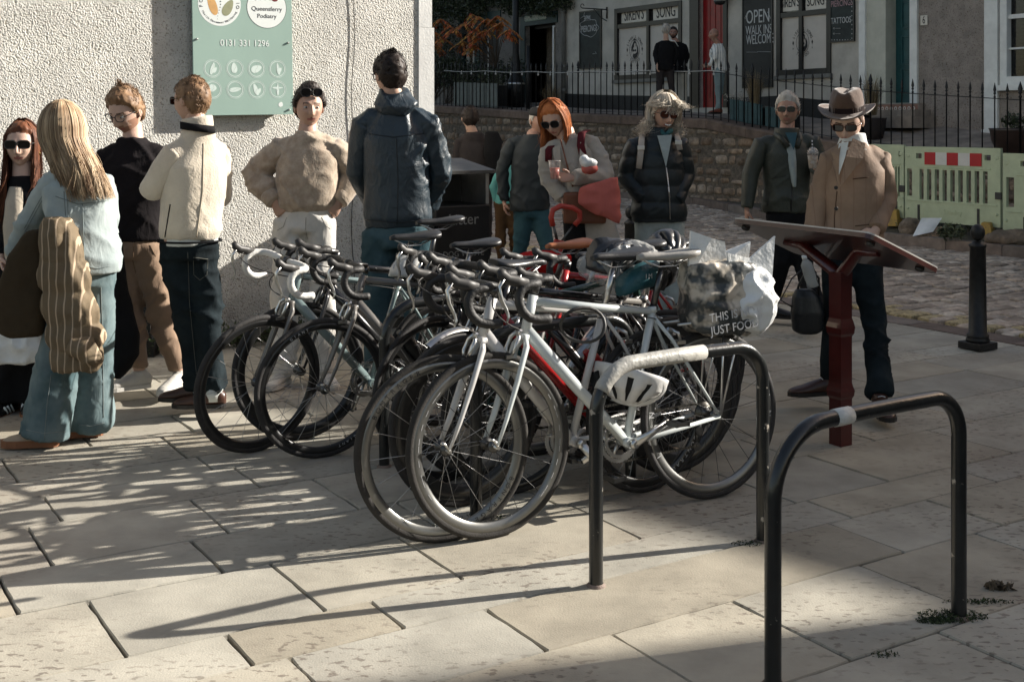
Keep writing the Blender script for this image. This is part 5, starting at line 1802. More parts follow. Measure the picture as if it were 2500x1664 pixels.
barrier('pale green plastic barrier turned edge on behind the man in the hat', UA(BP + .02, qa + .62), .60, .30, strip=False)
m_yelp = mat('yellow_barrier_foot', (.36, .22, .04), rough=.6, col2=(.12, .08, .04), vscale=14, ramp=(.5, .75))
def foot(label, px, py, w):
    d = BP / (.848 * (px - CX) / F + .53); o = P(px, py, d); 
    mb = MB(); M = Matrix.Translation(o) @ Matrix.Rotation(R(-32), 4, 'Z')
    mb.box((0, -.05, .10), (w, .32, .22), M, taper=.55, bev=.012)
    tagp(mb.build('barrier_foot', m_yelp), label, 'barrier foot', 'yellow barrier feet')
foot('scuffed yellow plastic barrier foot left of the big round stone', 2186, 548, .18)
foot('yellow plastic barrier foot behind the ball of the right bollard', 2412, 582, .2)
def rock(label, px, py, s, name='rock', m=None, d=None, seed=0):
    d = d or 13.1 / (.848 * (px - CX) / F + .53)
    mb = MB(); mb.ball(P(px, py, d), s, 18)
    me = fuse(mb, .02, 1); co = get_co(me); displace(me, .06 * fbm(co * 5 + seed) + .02 * fbm(co * 16))
    me.materials.append(m or m_kerb)
    return tagp(obj_me(name, me), label, name)
rock('rounded brown stone lying on the kerb under the barrier', 2222, 558, (.17, .13, .14), m=m_rubble, seed=1)
rock('jagged dark broken slab beside the white sheet', 2290, 573, (.28, .16, .10), m=m_rubble, seed=5)
rock('small dark stone at the tip of the white sheet', 2262, 570, (.07, .07, .07), m=m_rubble, seed=9)
m_sand = mat('brown_sandbag', (.14, .105, .075), rough=.85, var=.25, vscale=5, bump=.7, bscale=20, bdist=.03)
rock('brown sandbag slumped under the right hand barrier', 2480, 583, (.40, .20, .12), 'sandbag', m_sand, seed=3)
d = 13.0 / (.848 * (2255 - CX) / F + .53)
mb = MB(); prev = None
for i in range(9):
    t = i / 8; row = []
    for j in range(6):
        s = j / 5
        px = 2250 + 22 * t * -1 + 50 * s; py = 532 + 45 * t * (1 - .25 * s)
        v = P(px, py, d - .25 * t + .03 * math.sin(5 * s + 3 * t)); row.append(mb.v(v))
    if prev:
        for j in range(5): mb.face([prev[j], prev[j + 1], row[j + 1], row[j]], True)
    prev = row
tagp(mb.build('plastic_sheet', m_bagw), 'pale plastic sheet hanging over the kerb below the barrier', 'sheet')
# ================================================================== PEOPLE
def skin(name, c): return mat(name, c, rough=.5, var=.05, sss=.12, bump=.05, bscale=200)
m_skin = skin('fair_skin', (.46, .29, .215)); m_skin2 = skin('tanned_skin', (.34, .19, .135)); m_skin3 = skin('pale_skin', (.50, .335, .26))
m_lip = mat('lips', (.30, .12, .10), rough=.45); m_eyew = mat('eye_white', (.5, .48, .45), rough=.2); m_iris = mat('iris', (.02, .015, .012), rough=.1)
def hairm(name, c, c2, rough=.55):
    m = mat(name, c, rough=rough, col2=c2, vscale=22, stretch=(1, 1, .16), ramp=(.3, .7), spec=.3)
    return island_var(m, .4)
h_brown = hairm('brown_hair', (.035, .018, .010), (.10, .055, .032)); h_dark = hairm('dark_hair', (.010, .007, .006), (.03, .02, .015))
h_blond = hairm('long_blonde_hair', (.22, .13, .07), (.52, .40, .26)); h_light = hairm('light_brown_hair', (.10, .055, .028), (.26, .16, .09))
h_aub = hairm('auburn_hair', (.05, .016, .008), (.15, .055, .025)); h_red = hairm('copper_hair', (.24, .065, .018), (.48, .17, .055)); h_plat = hairm('platinum_hair', (.40, .33, .25), (.70, .64, .54))
h_grey = hairm('grey_hair', (.20, .18, .155), (.50, .47, .42)); h_none = None
m_lens = mat('dark_lens', (.004, .004, .005), rough=.12, spec=.35); m_lensb = mat('brown_lens', (.05, .015, .008), rough=.12, spec=.35)

def az_thr(phi):
    T = [(0, .070), (38, .062), (58, .040), (70, .004), (84, -.012), (92, .008), (108, -.03), (128, -.075), (180, -.092)]
    p = abs(math.degrees(phi))
    for (a, b), (c, d) in zip(T[:-1], T[1:]):
        if p <= c: return b + (d - b) * (p - a) / (c - a)
    return T[-1][1]
def g(x, s): return math.exp(-(x / s) ** 2)
def sst(a, b, x):
    t = max(0, min(1, (x - a) / (b - a))); return t * t * (3 - 2 * t)
def head_grid(female=False, beard=False, NU=84, NV=64):
    rows = []
    for j in range(NV + 1):
        el = -PI / 2 + PI * j / NV
        row = []
        for i in range(NU):
            t = -PI + 2 * PI * i / NU
            az = t - .42 * math.sin(t)
            x = .0745 * math.sin(az) * math.cos(el); y = -.096 * math.cos(az) * math.cos(el); z = .116 * math.sin(el)
            s = max(0, -z / .116)
            jaw = 1 - (.36 if female else .29) * s ** 1.8
            x *= jaw
            fr = max(0, math.cos(az))
            if y > 0: y *= 1 - .75 * s ** 1.5
            if z > 0: y += .006 * (z / .116)
            # squarer skull top
            x *= 1 + .05 * g(z - .05, .05)
            f = 1 if y < 0 else 0
            if f:
                y *= 1 - .05 * s
                # flatter face
                y = -(abs(y) ** 1.0) * (1 - .06 * g(x, .03))
                y -= .0045 * g(z - .022, .010) * g(abs(x) - .022, .022)            # brow
                y += .012 * g(z - .002, .013) * g(abs(x) - .031, .015)             # sockets
                nz = sst(.018, -.036, z) * sst(-.052, -.040, z)
                y -= (.008 + .020 * nz) * g(x, .0075 + .006 * nz) * (sst(.022, .008, z) * sst(-.054, -.043, z))
                y -= .004 * g(abs(x) - .010, .005) * g(z + .041, .006)              # wings of the nose
                y -= .004 * g(abs(x) - .042, .016) * g(z + .024, .018)             # cheekbones
                y -= .006 * g(x, .022) * g(z + .060, .006) ; y -= .006 * g(x, .018) * g(z + .072, .006)
                y += .0045 * g(x, .024) * g(z + .066, .0022)
                y += .003 * g(x, .02) * g(z + .082, .006)
                y -= .008 * g(x, .022) * g(z + .100, .014)                          # chin
            # ear
            row.append(Vector((x, y, z)))
        rows.append((el, row))
    return rows
HG = {k: head_grid(k) for k in (False, True)}
def in_poly_r(x, z, cx, cz, rx, rz): return ((x - cx) / rx) ** 2 + ((z - cz) / rz) ** 2 < 1
def head_me(female=False, beard=None):
    rows = HG[female]
    mb = MB(); NU = len(rows[0][1])
    vv = [[mb.v(p) for p in row] for _, row in rows]
    for j in range(len(vv) - 1):
        for i in range(NU):
            a, b, c, d = rows[j][1][i], rows[j][1][(i + 1) % NU], rows[j + 1][1][(i + 1) % NU], rows[j + 1][1][i]
            p = (a + b + c + d) / 4
            mi = 0
            if p.y < -.05:
                ax_ = abs(p.x)
                if ax_ < .023 and abs(p.z + .066) < .0105 - .0003 * (ax_ / .023) * 20: mi = 1
                if .013 < ax_ < .047 and abs(p.z - (.0235 - .35 * max(0, ax_ - .036) + .003)) < .0042: mi = 2
            if beard and p.y < .0 and mi == 0:
                if p.z < -.055 or (p.z < -.02 and abs(p.x) > .052) or (abs(p.x) < .026 and -.057 < p.z < -.046): mi = 5
                if abs(p.x) < .016 and -.088 > p.z > -.080: mi = 5
            mb.mi = mi
            mb.face([vv[j][i], vv[j][(i + 1) % NU], vv[j + 1][(i + 1) % NU], vv[j + 1][i]], True)
    mb.mi = 0
    for s in (-1, 1):      # ears
        M = Matrix.Translation((s * .077, .010, -.004)) @ Matrix.Rotation(s * R(22), 4, 'Z') @ Matrix.Rotation(R(-8), 4, 'X')
        mb.ball(M @ Vector((0, 0, 0)), (.008, .018, .031), 14, M.to_3x3())
        mb.ball(M @ Vector((s * .006, .006, .004)), (.006, .016, .026), 12, M.to_3x3())
    for s in (-1, 1):
        mb.mi = 3; mb.ball((s * .0315, -.0755, .001), (.0135, .0105, .0075), 14)
        mb.mi = 4; mb.ball((s * .0315, -.0820, .001), (.0058, .0048, .0058), 10)
        mb.mi = 0
    return mb.me('head')

def strand(mb, pts, r, n=3):
    r *= .72
    m = len(pts)
    mb.tube(pts, [r * (1 if i < m * .6 else max(.25, 1 - (i - m * .6) / (m * .42))) for i in range(m)], n, cap=False)

def hair_cap(mb, female, M, th, seed, thr_off=0.0, bald=0.0, vol=(0, 0, 0)):
    rows = HG[female]; NU = len(rows[0][1]); V = {}
    fine = []
    for j, (el, row) in enumerate(rows):
        for i in range(NU):
            p = row[i]
            az = math.atan2(p.x, -p.y)
            thr = az_thr(az) + thr_off
            k = sst(thr, thr + .018, p.z)
            if p.z < thr - .004: continue
            nrm = Vector((p.x / .0745 ** 2, p.y / .096 ** 2, p.z / .116 ** 2)).normalized()
            q = p + nrm * (.001 + th * k * (1 + .5 * noise.noise(p * 28 + Vector((seed, 0, 0))) + .35 * noise.noise(p * 70))) + Vector(vol) * k * max(0, p.z) / .1
            V[(j, i)] = mb.v(M @ q)
    for j in range(len(rows) - 1):
        for i in range(NU):
            ks = [(j, i), (j, (i + 1) % NU), (j + 1, (i + 1) % NU), (j + 1, i)]
            if all(k in V for k in ks): mb.face([V[k] for k in ks], True)
def short_hair(mb, female, M, rr, n=800, L=.03, th=.012, flow=(0, .6, -.4), r=.0022, top=1.5):
    rows = HG[female]; NU = len(rows[0][1])
    fl = Vector(flow)
    cnt = 0
    while cnt < n:
        j = rr.randrange(len(rows)); i = rr.randrange(NU); p = rows[j][1][i]
        az = math.atan2(p.x, -p.y)
        if p.z < az_thr(az) + .006: continue
        cnt += 1
        nrm = Vector((p.x / .0745 ** 2, p.y / .096 ** 2, p.z / .116 ** 2)).normalized()
        k = 1 + (top - 1) * max(0, p.z / .116)
        tang = fl - nrm * fl.dot(nrm); tang = tang.normalized() if tang.length > .05 else fl
        d = (nrm * .28 + tang * .9 + Vector((rr.gauss(0, .16), rr.gauss(0, .16), rr.gauss(0, .12)))).normalized()
        q = p + nrm * th * .6
        l_ = L * k * rr.uniform(.6, 1.2)
        strand(mb, [M @ q, M @ (q + d * l_ * .5 + nrm * .002), M @ (q + d * l_ - nrm * .004)], r)
def long_hair(mb, M, rr, n, azr, length, drift, wave=.01, wf=8, off=(.010, .03), r=.0032, part=0.0, el0=78, sweep=0.0, fall=Vector((0, 0, -1)), endj=.12, top_dark=False, curl=0.0, els=(60, 40, 20, 2, -14)):
    """azr: (min, max) degrees, 0 front, + is the figure's image-right when facing the camera"""
    M3 = M.to_3x3()
    for k in range(int(n * 2.3)):
        az = R(rr.uniform(*azr)); o = rr.uniform(*off); fly = 3.5 if rr.random() < .05 else 1
        L = length * rr.uniform(1 - endj, 1 + endj)
        pts = []
        ph = rr.uniform(0, 6.28); clump = int(az * 9) * 1.7
        for e in (el0,) + tuple(els):
            er = R(e)
            a2 = az + sweep * (1 - e / 80)
            x = (.0745 + o) * math.sin(a2) * math.cos(er) + part * g(er - R(el0), .8); y = -(.098 + o) * math.cos(a2) * math.cos(er); z = (.118 + o) * math.sin(er)
            pts.append(M @ Vector((x, y, z)))
        out = (M3 @ Vector((math.sin(az), -math.cos(az), 0))); out.z = 0
        if out.length > 0: out.normalize()
        p = pts[-1].copy(); ns = 9
        vel = (pts[-1] - pts[-2]).normalized()
        for s in range(1, ns + 1):
            t = s / ns
            vel = (vel * .45 + fall * .55 + Vector(drift) * .10 * (1 - t)).normalized()
            p = p + vel * L / ns
            wv = wave * fly * t * math.sin(wf * t + ph * .6 + clump) ; wv2 = wave * fly * t * math.cos(wf * t * .9 + ph * .7 + clump)
            jit = curl * Vector((rr.gauss(0, 1), rr.gauss(0, 1), rr.gauss(0, 1)))
            pts.append(p + Vector((wv, wv2, 0)) + jit)
        strand(mb, pts, r * rr.uniform(.6, 1.2) / (1 if fly == 1 else 2))

def hand_mb(wrist, direction, normal, thumb_side, curl=.5, s=1.0, grip=None):
    """fused hand mesh: palm faces `normal`; thumb on thumb_side (vector)"""
    d = Vector(direction).normalized(); n_ = Vector(normal); n_ = (n_ - d * n_.dot(d)).normalized(); t = Vector(thumb_side); t = (t - d * t.dot(d) - n_ * t.dot(n_)).normalized()
    w = Vector(wrist)
    mb = MB()
    mb.loft([(w - d * .045 * s, t * .026 * s, n_ * .020 * s), (w, t * .026 * s, n_ * .019 * s), (w + d * .03 * s, t * .035 * s, n_ * .017 * s), (w + d * .07 * s, t * .041 * s, n_ * .015 * s), (w + d * .092 * s, t * .039 * s, n_ * .012 * s)], 14)
    for k, (off, L, r) in enumerate(((.029, .070, .0092), (.010, .078, .0095), (-.010, .073, .009), (-.028, .058, .008))):
        base = w + d * .082 * s + t * off * s
        a = 0; p = base; pts = [base - d * .015 * s]; rs = [r * s]
        pts.append(p); rs.append(r * s)
        dirv = d
        for seg, fr in enumerate((.45, .30, .25)):
            a += curl * (.85 + .12 * k) * (.7, 1.0, .8)[seg]
            dirv = (d * math.cos(a) + n_ * math.sin(a) + t * off * (1.2 if curl < .4 else .1)).normalized()
            p = p + dirv * L * fr * s
            pts.append(p); rs.append(r * s * (.95, .88, .72)[seg])
        mb.tube(pts, rs, 8)
    tb = w + d * .022 * s + t * .026 * s
    tp = [tb - t * .012 * s, tb + (t * .6 + d * .6 + n_ * .25).normalized() * .028 * s]
    tp.append(tp[-1] + (t * (.35 - .35 * curl) + d * .8 + n_ * (.3 + .5 * curl)).normalized() * .03 * s)
    tp.append(tp[-1] + (t * (.1 - .5 * curl) + d * .8 + n_ * (.3 + .6 * curl)).normalized() * .024 * s)
    mb.tube(tp, [.014 * s, .0125 * s, .0108 * s, .0085 * s], 8)
    return fuse(mb, .0036 * s, 2)

def folds(co, seed, amp, fine=1.0, vertical=False):
    sc = np.array([5, 5, 12.0]) if not vertical else np.array([15, 15, 3.0])
    wq_ = co + .06 * np.stack([vnoise(co * 5 + seed), vnoise(co * 5 + seed + 9), vnoise(co * 5 + seed + 21)], 1)
    Rm = np.array([[.8, 0, .6], [0, 1, 0], [-.6, 0, .8]])
    sh_ = lambda q: (1 - np.abs(vnoise(q)) * 1.6).clip(0, 1) ** 3.2
    a = sh_((wq_ @ Rm) * sc * .8 + seed); b = sh_((wq_ @ Rm.T) * sc * 1.25 + seed * 2)
    m = np.clip(.7 + 1.2 * vnoise(co * 3.1 + seed + 5), .15, 1.6)
    return amp * .75 * (m * (1.5 * a + 1.1 * b) - .5 + .5 * vnoise(co * 5.5 + seed))

from mathutils.bvhtree import BVHTree
_bv = {}
def stitch(o, pts, m, r=.0022, name='seam', close=False, off=.001):
    """a raised line sewn on a garment along the given points"""
    if o.name not in _bv:
        me = o.data; _bv[o.name] = BVHTree.FromPolygons([v.co for v in me.vertices], [p.vertices for p in me.polygons])
    inv = wmat(o).inverted(); i3 = inv.to_3x3(); out = []
    if close: pts = list(pts) + [pts[0]]
    for (x0, y0), (x1, y1) in zip(pts[:-1], pts[1:]):
        k = max(1, int(math.hypot(x1 - x0, y1 - y0) / 7))
        for i in range(k + (1 if (x1, y1) == tuple(pts[-1]) else 0)):
            t = i / k; a_ = Vector((0, 0, CH)); dv = (Q(x0 + (x1 - x0) * t, y0 + (y1 - y0) * t, 1.0) - a_).normalized()
            h = _bv[o.name].ray_cast(inv @ a_, i3 @ dv)
            if h[0] is not None: out.append(h[0] + h[1] * off)
    if len(out) > 1:
        mb = MB(); mb.tube(out, r, 4); return mb.build(name, m, o, True)
class Person:
    def __init__(self, label, d, scale=1.0, vox=.013, group=None):
        self.d = d; self.s = scale; self.vox = vox; self.label = label; self.group = group
        self.seed = rnd.uniform(0, 50); self.rr = random.Random(int(self.seed * 100))
        self.parts = []; self.sleeves = []
    def J(self, x, y, dd=0.0): return Q(x, y, self.d + dd)
    def setup(self, head, yaw=0, pitch=0, roll=0, neck=None, sh=None, pel=None, arms=None, legs=None, skinm=m_skin, female=False, beard=None, browm=None, bald=False, hs=1.0):
        J = self.J
        self.female = female; self.skinm = skinm
        self.hc = J(*head); self.HM = Matrix.Translation(self.hc) @ Matrix.Rotation(R(yaw), 4, 'Z') @ Matrix.Rotation(R(pitch), 4, 'X') @ Matrix.Rotation(R(roll), 4, 'Y') @ Matrix.Scale(hs * 1.06 * self.s, 4)
        self.sa, self.sb = J(*sh[0]), J(*sh[1])
        dz = Vector((0, 0, .034 * self.s)); mid0 = (self.sa + self.sb) / 2
        self.sa -= dz; self.sb -= dz
        self.pel = J(*pel)
        self.X = (self.sb - self.sa).normalized(); X = Vector((self.X.x, self.X.y, 0)).normalized()
        self.Y = Vector((-X.y, X.x, 0))            # away from the camera for a front facing figure
        self.neck = mid0 + Vector((0, 0, .035 * self.s)) if neck is None else J(*neck) + Vector((0, 0, .012 * self.s))
        self.arms = [[J(*p) for p in a] for a in arms]; self.arms[0][0] = self.sa.copy(); self.arms[1][0] = self.sb.copy()
        self.legs = [[J(*p) for p in l] for l in legs]
        gx = self.pel.copy(); gx.z = min(l[-1].z for l in self.legs) - .08 * self.s
        self.base = gx
        self.root = thing('person', self.label, 'person', gx, self.group)
        self.mats = [skinm, m_lip, browm or h_brown, m_eyew, m_iris, beard or h_brown]
        s = self.s
        # core body
        mb = MB()
        c = (self.sa + self.sb) / 2
        hw = (self.sb - self.sa).length / 2
        Xp = X
        def ring(p, a, b): return (p, Xp * a * s, self.Y * b * s)
        P_ = self.pel
        mb.loft([ring(P_ - Vector((0, 0, .06 * s)), .13, .10), ring(P_ + Vector((0, 0, .03)), .145, .105), ring(P_.lerp(c, .35), .125, .095), ring(P_.lerp(c, .7), .13, .095), ring(P_.lerp(c, .92), .115, .08), ring(self.neck - Vector((0, 0, .03)), .062, .06)], 18)
        nk = self.HM @ Vector((0, .018, -.085)); nt = self.HM @ Vector((0, .012, -.03))
        mb.tube([self.neck - Vector((0, 0, .05 * s)), self.neck, nk, nt], [.068 * s, .062 * s, .056 * s, .052 * s], 14)
        for (a, e, w_), sp in zip(self.arms, (self.sa, self.sb)):
            mb.tube([c.lerp(sp, .5) - Vector((0, 0, .03 * s)), sp.lerp(c, .12) - Vector((0, 0, .02 * s)), sp.lerp(e, .5), e, e.lerp(w_, .35), w_], [.05 * s, .044 * s, .043 * s, .040 * s, .038 * s, .027 * s], 12)
        for l in self.legs:
            h, k, a = l
            mb.tube([h + Vector((0, 0, .04)), h.lerp(k, .3), h.lerp(k, .7), k, k.lerp(a, .35), a], [.085 * s, .08 * s, .062 * s, .052 * s, .053 * s, .036 * s], 12)
        body = fuse(mb, .016 * s if self.vox < .02 else .024, 3)
        hd = head_me(female, beard is not None)
        self.bodyparts = [(body, None, 0), (hd, self.HM, None)]
        return self
    def hand(self, i, direction, normal, thumb, curl=.5, s=1.0):
        w_ = self.arms[i][2]
        self.bodyparts.append((hand_mb(w_, direction, normal, thumb, curl, s * self.s), None, 0))
    def finish(self):
        obj_me('body', join_me('body', self.bodyparts, self.mats), self.root)
    def cloth(self, name, mb, m, amp=.008, vox=None, smooth=3, vertical=False, mask=None, fine=1.0, parent=None):
        me = fuse(mb, vox or self.vox, smooth)
        co = get_co(me)
        f = folds(co, self.seed, amp, fine, vertical)
        if mask is not None: f = f * mask(co)
        displace(me, f)
        me.materials.append(m)
        o_ = obj_me(name, me, parent or self.root)
        sl, self.sleeves = self.sleeves, []
        for q in sl: self.cloth('sleeve', q, m, min(amp * 1.1, .009), vox, 2, vertical, mask, fine, o_)
        return o_
    def collar(self, m, h=.05, r0=.09, r1=.075, dz=-.01, tilt=.02, name='collar', amp=.002, hd=.9):
        c = self.neck; mb = MB(); s = self.s; X = Vector((self.X.x, self.X.y, 0)).normalized(); Y = self.Y; f = self.HM @ Vector((0, -.1, 0)) - self.hc; f.z = 0; f.normalize()
        T_ = Vector((0, 0, 1))
        mb.loft([(c + T_ * (dz - .05) * s, X * (r0 + .02) * s, Y * (r0 + .015) * hd * s), (c + T_ * dz * s, X * r0 * s, Y * r0 * hd * s), (c + T_ * (dz + h * .6) * s - f * tilt * .3, X * (r0 * .45 + r1 * .55) * s, Y * (r0 * .45 + r1 * .55) * hd * s), (c + T_ * (dz + h) * s - f * tilt * .5, X * r1 * s, Y * r1 * hd * s)], 26)
        return self.cloth(name, mb, m, amp, vox=.009, smooth=1)
    def torso(self, hem, rings, arms=True, ar=(.072, .064, .058, .050, .042), armT=1.0, mb=None, shr=.072, cuff=True, lean=None):
        """rings (t, half width, half depth); t=0 hem, 1 shoulder line"""
        mb = mb or MB(); s = self.s
        hem = self.J(*hem)
        c = (self.sa + self.sb) / 2
        X = Vector((self.X.x, self.X.y, 0)).normalized(); Y = self.Y
        self.sleeves = []
        L = []
        for t, a, b in rings:
            ax_ = X.lerp(self.X, max(0, min(1, t)))
            p = hem.lerp(c, min(t, 1))
            if t > 1: p = c.lerp(self.neck, (t - 1) / .12)
            L.append((p, ax_ * a * s, Y * b * s))
        mb.loft(L, 26, power=.88)
        if arms:
            for i, ((a, e, w_), sp) in enumerate(zip(self.arms, (self.sa, self.sb))):
                if arms is not True and i not in arms: continue
                e2 = e if armT >= 1 else sp.lerp(e, armT)
                nk_ = self.neck - Vector((0, 0, .07 * s))
                mb.tube([nk_.lerp(sp, .30), nk_.lerp(sp, .75) + Vector((0, 0, .004 * s)), sp.lerp(e, .02), sp.lerp(e, .16).lerp(c, .16)], [.050 * s, .060 * s, ar[0] * .86 * s, ar[0] * .7 * s], 16)
                pts = [nk_.lerp(sp, .88), sp.lerp(e, .04), sp.lerp(e, .5), sp.lerp(e, .92), e]
                rs = [.045 * s, ar[0] * .90 * s, ar[1] * s, ar[2] * s * .97, ar[2] * s]
                pts += [e.lerp(w_, .10), e.lerp(w_, .5), w_]; rs += [ar[2] * s * .95, ar[3] * s, ar[4] * s]
                sl = MB(); sl.tube(pts, rs, 16); self.sleeves.append(sl)
        return mb
    def trousers(self, m, r=(.10, .085, .068, .062, .058), hipw=.165, hipd=.12, name='trousers', amp=.008, top=.10, vertical=False, extra=None, low=0.0, vox=None):
        s = self.s; mb = MB()
        X = Vector((self.X.x, self.X.y, 0)).normalized(); P_ = self.pel
        hx = (self.legs[1][0] - self.legs[0][0]); hx.z = 0
        hx = hx.normalized() if hx.length > .03 else X
        hy = Vector((-hx.y, hx.x, 0))
        mb.loft([(P_ + Vector((0, 0, top * s)), hx * hipw * .92 * s, hy * hipd * .9 * s), (P_, hx * hipw * s, hy * hipd * s), (P_ - Vector((0, 0, .08 * s)), hx * hipw * .95 * s, hy * hipd * .95 * s)], 22)
        for h, k, a in self.legs:
            aa = a + (a - k).normalized() * low
            mb.tube([h + Vector((0, 0, .03)), h.lerp(k, .35), k, k.lerp(aa, .5), aa], [r[0] * s, r[1] * s, r[2] * s, r[3] * s, r[4] * s], 18)
        def mask(co):
            k = np.ones(len(co))
            for h, kn, a in self.legs:
                for pt, sg_, am in ((kn, .10, .7), (a, .12, 1.3)):
                    dd = np.linalg.norm(co - np.array(pt), axis=1)
                    k += am * np.exp(-(dd / sg_) ** 2)
            return k
        return self.cloth(name, mb, m, amp, vertical=vertical, mask=mask, vox=vox)
    def shoe(self, i, yaw, m, sole, L=.28, w=.05, h=.085, sh=.022, name='shoe'):
        a = self.legs[i][2]; s = self.s
        f = Vector((math.sin(R(yaw)), -math.cos(R(yaw)), 0)); sd = Vector((-f.y, f.x, 0)); z0 = a.z - .085 * s
        b = Vector((a.x, a.y, z0)) - f * .06 * s
        L *= s
        o = lambda t, z: b + f * L * t + Vector((0, 0, z * s))
        mb = MB()
        mb.loft([(o(-.02, .045), sd * .022 * s, Vector((0, 0, .03 * s))), (o(.06, .052), sd * .036 * s, Vector((0, 0, .045 * s))), (o(.25, .05), sd * .040 * s, Vector((0, 0, .05 * s))), (o(.45, .045), sd * .042 * s, Vector((0, 0, .042 * s))), (o(.7, .032), sd * w * .95 * s, Vector((0, 0, .03 * s))), (o(.9, .026), sd * w * .85 * s, Vector((0, 0, .022 * s))), (o(1.0, .022), sd * .022 * s, Vector((0, 0, .012 * s)))], 16)
        mb.tube([o(.2, .06), a + Vector((0, 0, .02))], [.046 * s, .042 * s], 14)
        me = fuse(mb, .008, 2); me.materials.append(m)
        so_ = obj_me(name, me, self.root)
        mb = MB(); out = []
        for t, ww in ((0, .022), (.05, .034), (.25, .038), (.45, .040), (.7, .05), (.88, .044), (1.0, .024)): out.append((t, ww))
        pts = [o(t, 0) + sd * ww * s * 1.05 for t, ww in out] + [o(1.03, 0)] + [o(t, 0) - sd * ww * s * 1.05 for t, ww in reversed(out)]
        mb.prism(pts, (0, 0, sh)); mb.build('sole', sole, so_)
        mb = MB()
        for q in range(4):
            c = o(.36 + .075 * q, .089 - .010 * q)
            mb.tube([c - sd * .02 * s, c + Vector((0, 0, .004)), c + sd * .02 * s], .0026, 5)
        mb.build('laces', m_sw if sole is not m_hood else m_hood, so_)
        return so_
    def glasses(self, lensm, framem=m_hood, r=.026, kind='round', up=0.0, fwd=0.0, parent=None, name='sunglasses', wire=.0018):
        M = self.HM @ Matrix.Translation((0, -.100 - fwd, .004 + up))
        mb = MB()
        for s_ in (-1, 1):
            pts = []
            for i in range(20):
                a = 2 * PI * i / 20
                ex = math.copysign(abs(math.cos(a)) ** (.8 if kind == 'round' else .55), math.cos(a)) * r
                ez = math.copysign(abs(math.sin(a)) ** (.8 if kind == 'round' else .6), math.sin(a)) * r * (.86 if kind == 'round' else .68)
                pts.append(Vector((s_ * .033 + ex, .010 * (abs(s_ * .033 + ex) / .06) ** 2, ez)))
            mb.tube([M @ p for p in pts], wire if lensm is None else .0028, 6, closed=True)
            mb.tube([M @ Vector((s_ * (.033 + r), .008, .006)), M @ Vector((s_ * .076, .03, .008)), M @ Vector((s_ * .082, .095, .006)), M @ Vector((s_ * .080, .115, -.01))], .0022, 5)
        mb.tube([M @ Vector((-.009, 0, .005)), M @ Vector((0, -.003, .008)), M @ Vector((.009, 0, .005))], .0022, 5)
        fr = mb.build(name, framem, parent or self.root)
        if lensm is not None:
            mb = MB()
            for s_ in (-1, 1):
                pts = []
                for i in range(20):
                    a = 2 * PI * i / 20
                    ex = math.copysign(abs(math.cos(a)) ** (.8 if kind == 'round' else .55), math.cos(a)) * r * .97
                    ez = math.copysign(abs(math.sin(a)) ** (.8 if kind == 'round' else .6), math.sin(a)) * r * .97 * (.86 if kind == 'round' else .68)
                    pts.append(M @ Vector((s_ * .033 + ex, .010 * (abs(s_ * .033 + ex) / .06) ** 2 - .001, ez)))
                off = M.to_3x3() @ Vector((0, .002, 0)); mb.prism(pts, off)
            mb.build('lenses', lensm, fr)
        return fr
    def short(self, m, n=700, L=.028, th=.012, flow=(0, .6, -.4), top=1.5, r=.0022, vol=(0, 0, 0), thr=0.0, cap=True):
        mb = MB(); hair_cap(mb, self.female, self.HM, th, self.seed, thr, vol=vol)
        if n: short_hair(mb, self.female, self.HM, self.rr, n, L, th, flow, r, top)
        return mb.build('hair', m, self.root)
STD = [(0, .165, .12), (.12, .168, .122), (.35, .158, .115), (.6, .168, .122), (.84, .172, .118), (.95, .150, .10), (1.04, .10, .085), (1.12, .072, .075)]
def rings_s(k, kd=1.0, base=STD, hem=1.0):
    return [(t, a * k * (hem if t < .2 else 1), b * kd) for t, a, b in base]

def fab(name, c, rough=.9, var=.08, bump=.25, bscale=120, **kw):
    kw.setdefault('bdist', .0018)
    m = mat(name, c, rough=rough, var=var, bump=bump, bscale=bscale, spec=.12, **kw)
    return creases(m)
def creases(m, k=.22):
    n, l, b = nodes_of(m)
    tc = n.new('ShaderNodeTexCoord'); mp = n.new('ShaderNodeMapping'); mp.inputs['Scale'].default_value = (1.5, 1.5, .9); mp.inputs['Rotation'].default_value = (.3, .5, .2)
    l.new(tc.outputs['Object'], mp.inputs[0])
    f = n.new('ShaderNodeTexNoise'); f.inputs['Scale'].default_value = 9; f.inputs['Detail'].default_value = 4; f.inputs['Distortion'].default_value = 1.2
    l.new(mp.outputs[0], f.inputs['Vector'])
    bp = n.new('ShaderNodeBump'); bp.inputs['Strength'].default_value = k; bp.inputs['Distance'].default_value = .03
    l.new(f.outputs[0], bp.inputs['Height'])
    if b.inputs['Normal'].links: l.new(b.inputs['Normal'].links[0].from_socket, bp.inputs['Normal'])
    l.new(bp.outputs[0], b.inputs['Normal'])
    return m
m_blacktee = fab('black_cotton', (.014, .012, .013)); m_chino = fab('beige_corduroy', (.26, .18, .125), sheen=.2); m_fleece = fab('cream_fleece', (.52, .46, .37), bump=.8, bscale=95, bdist=.004, sheen=.4)
m_wtee = fab('white_cotton', (.55, .57, .55)); m_djean = fab('dark_denim', (.006, .009, .011), col2=(.017, .025, .029), vscale=5); m_wjean = fab('white_denim', (.60, .58, .54))
m_ljean = fab('light_denim', (.05, .085, .095), col2=(.19, .24, .245), vscale=4, ramp=(.3, .75)); m_djack = fab('pale_denim', (.27, .315, .315), col2=(.36, .41, .405), vscale=5)
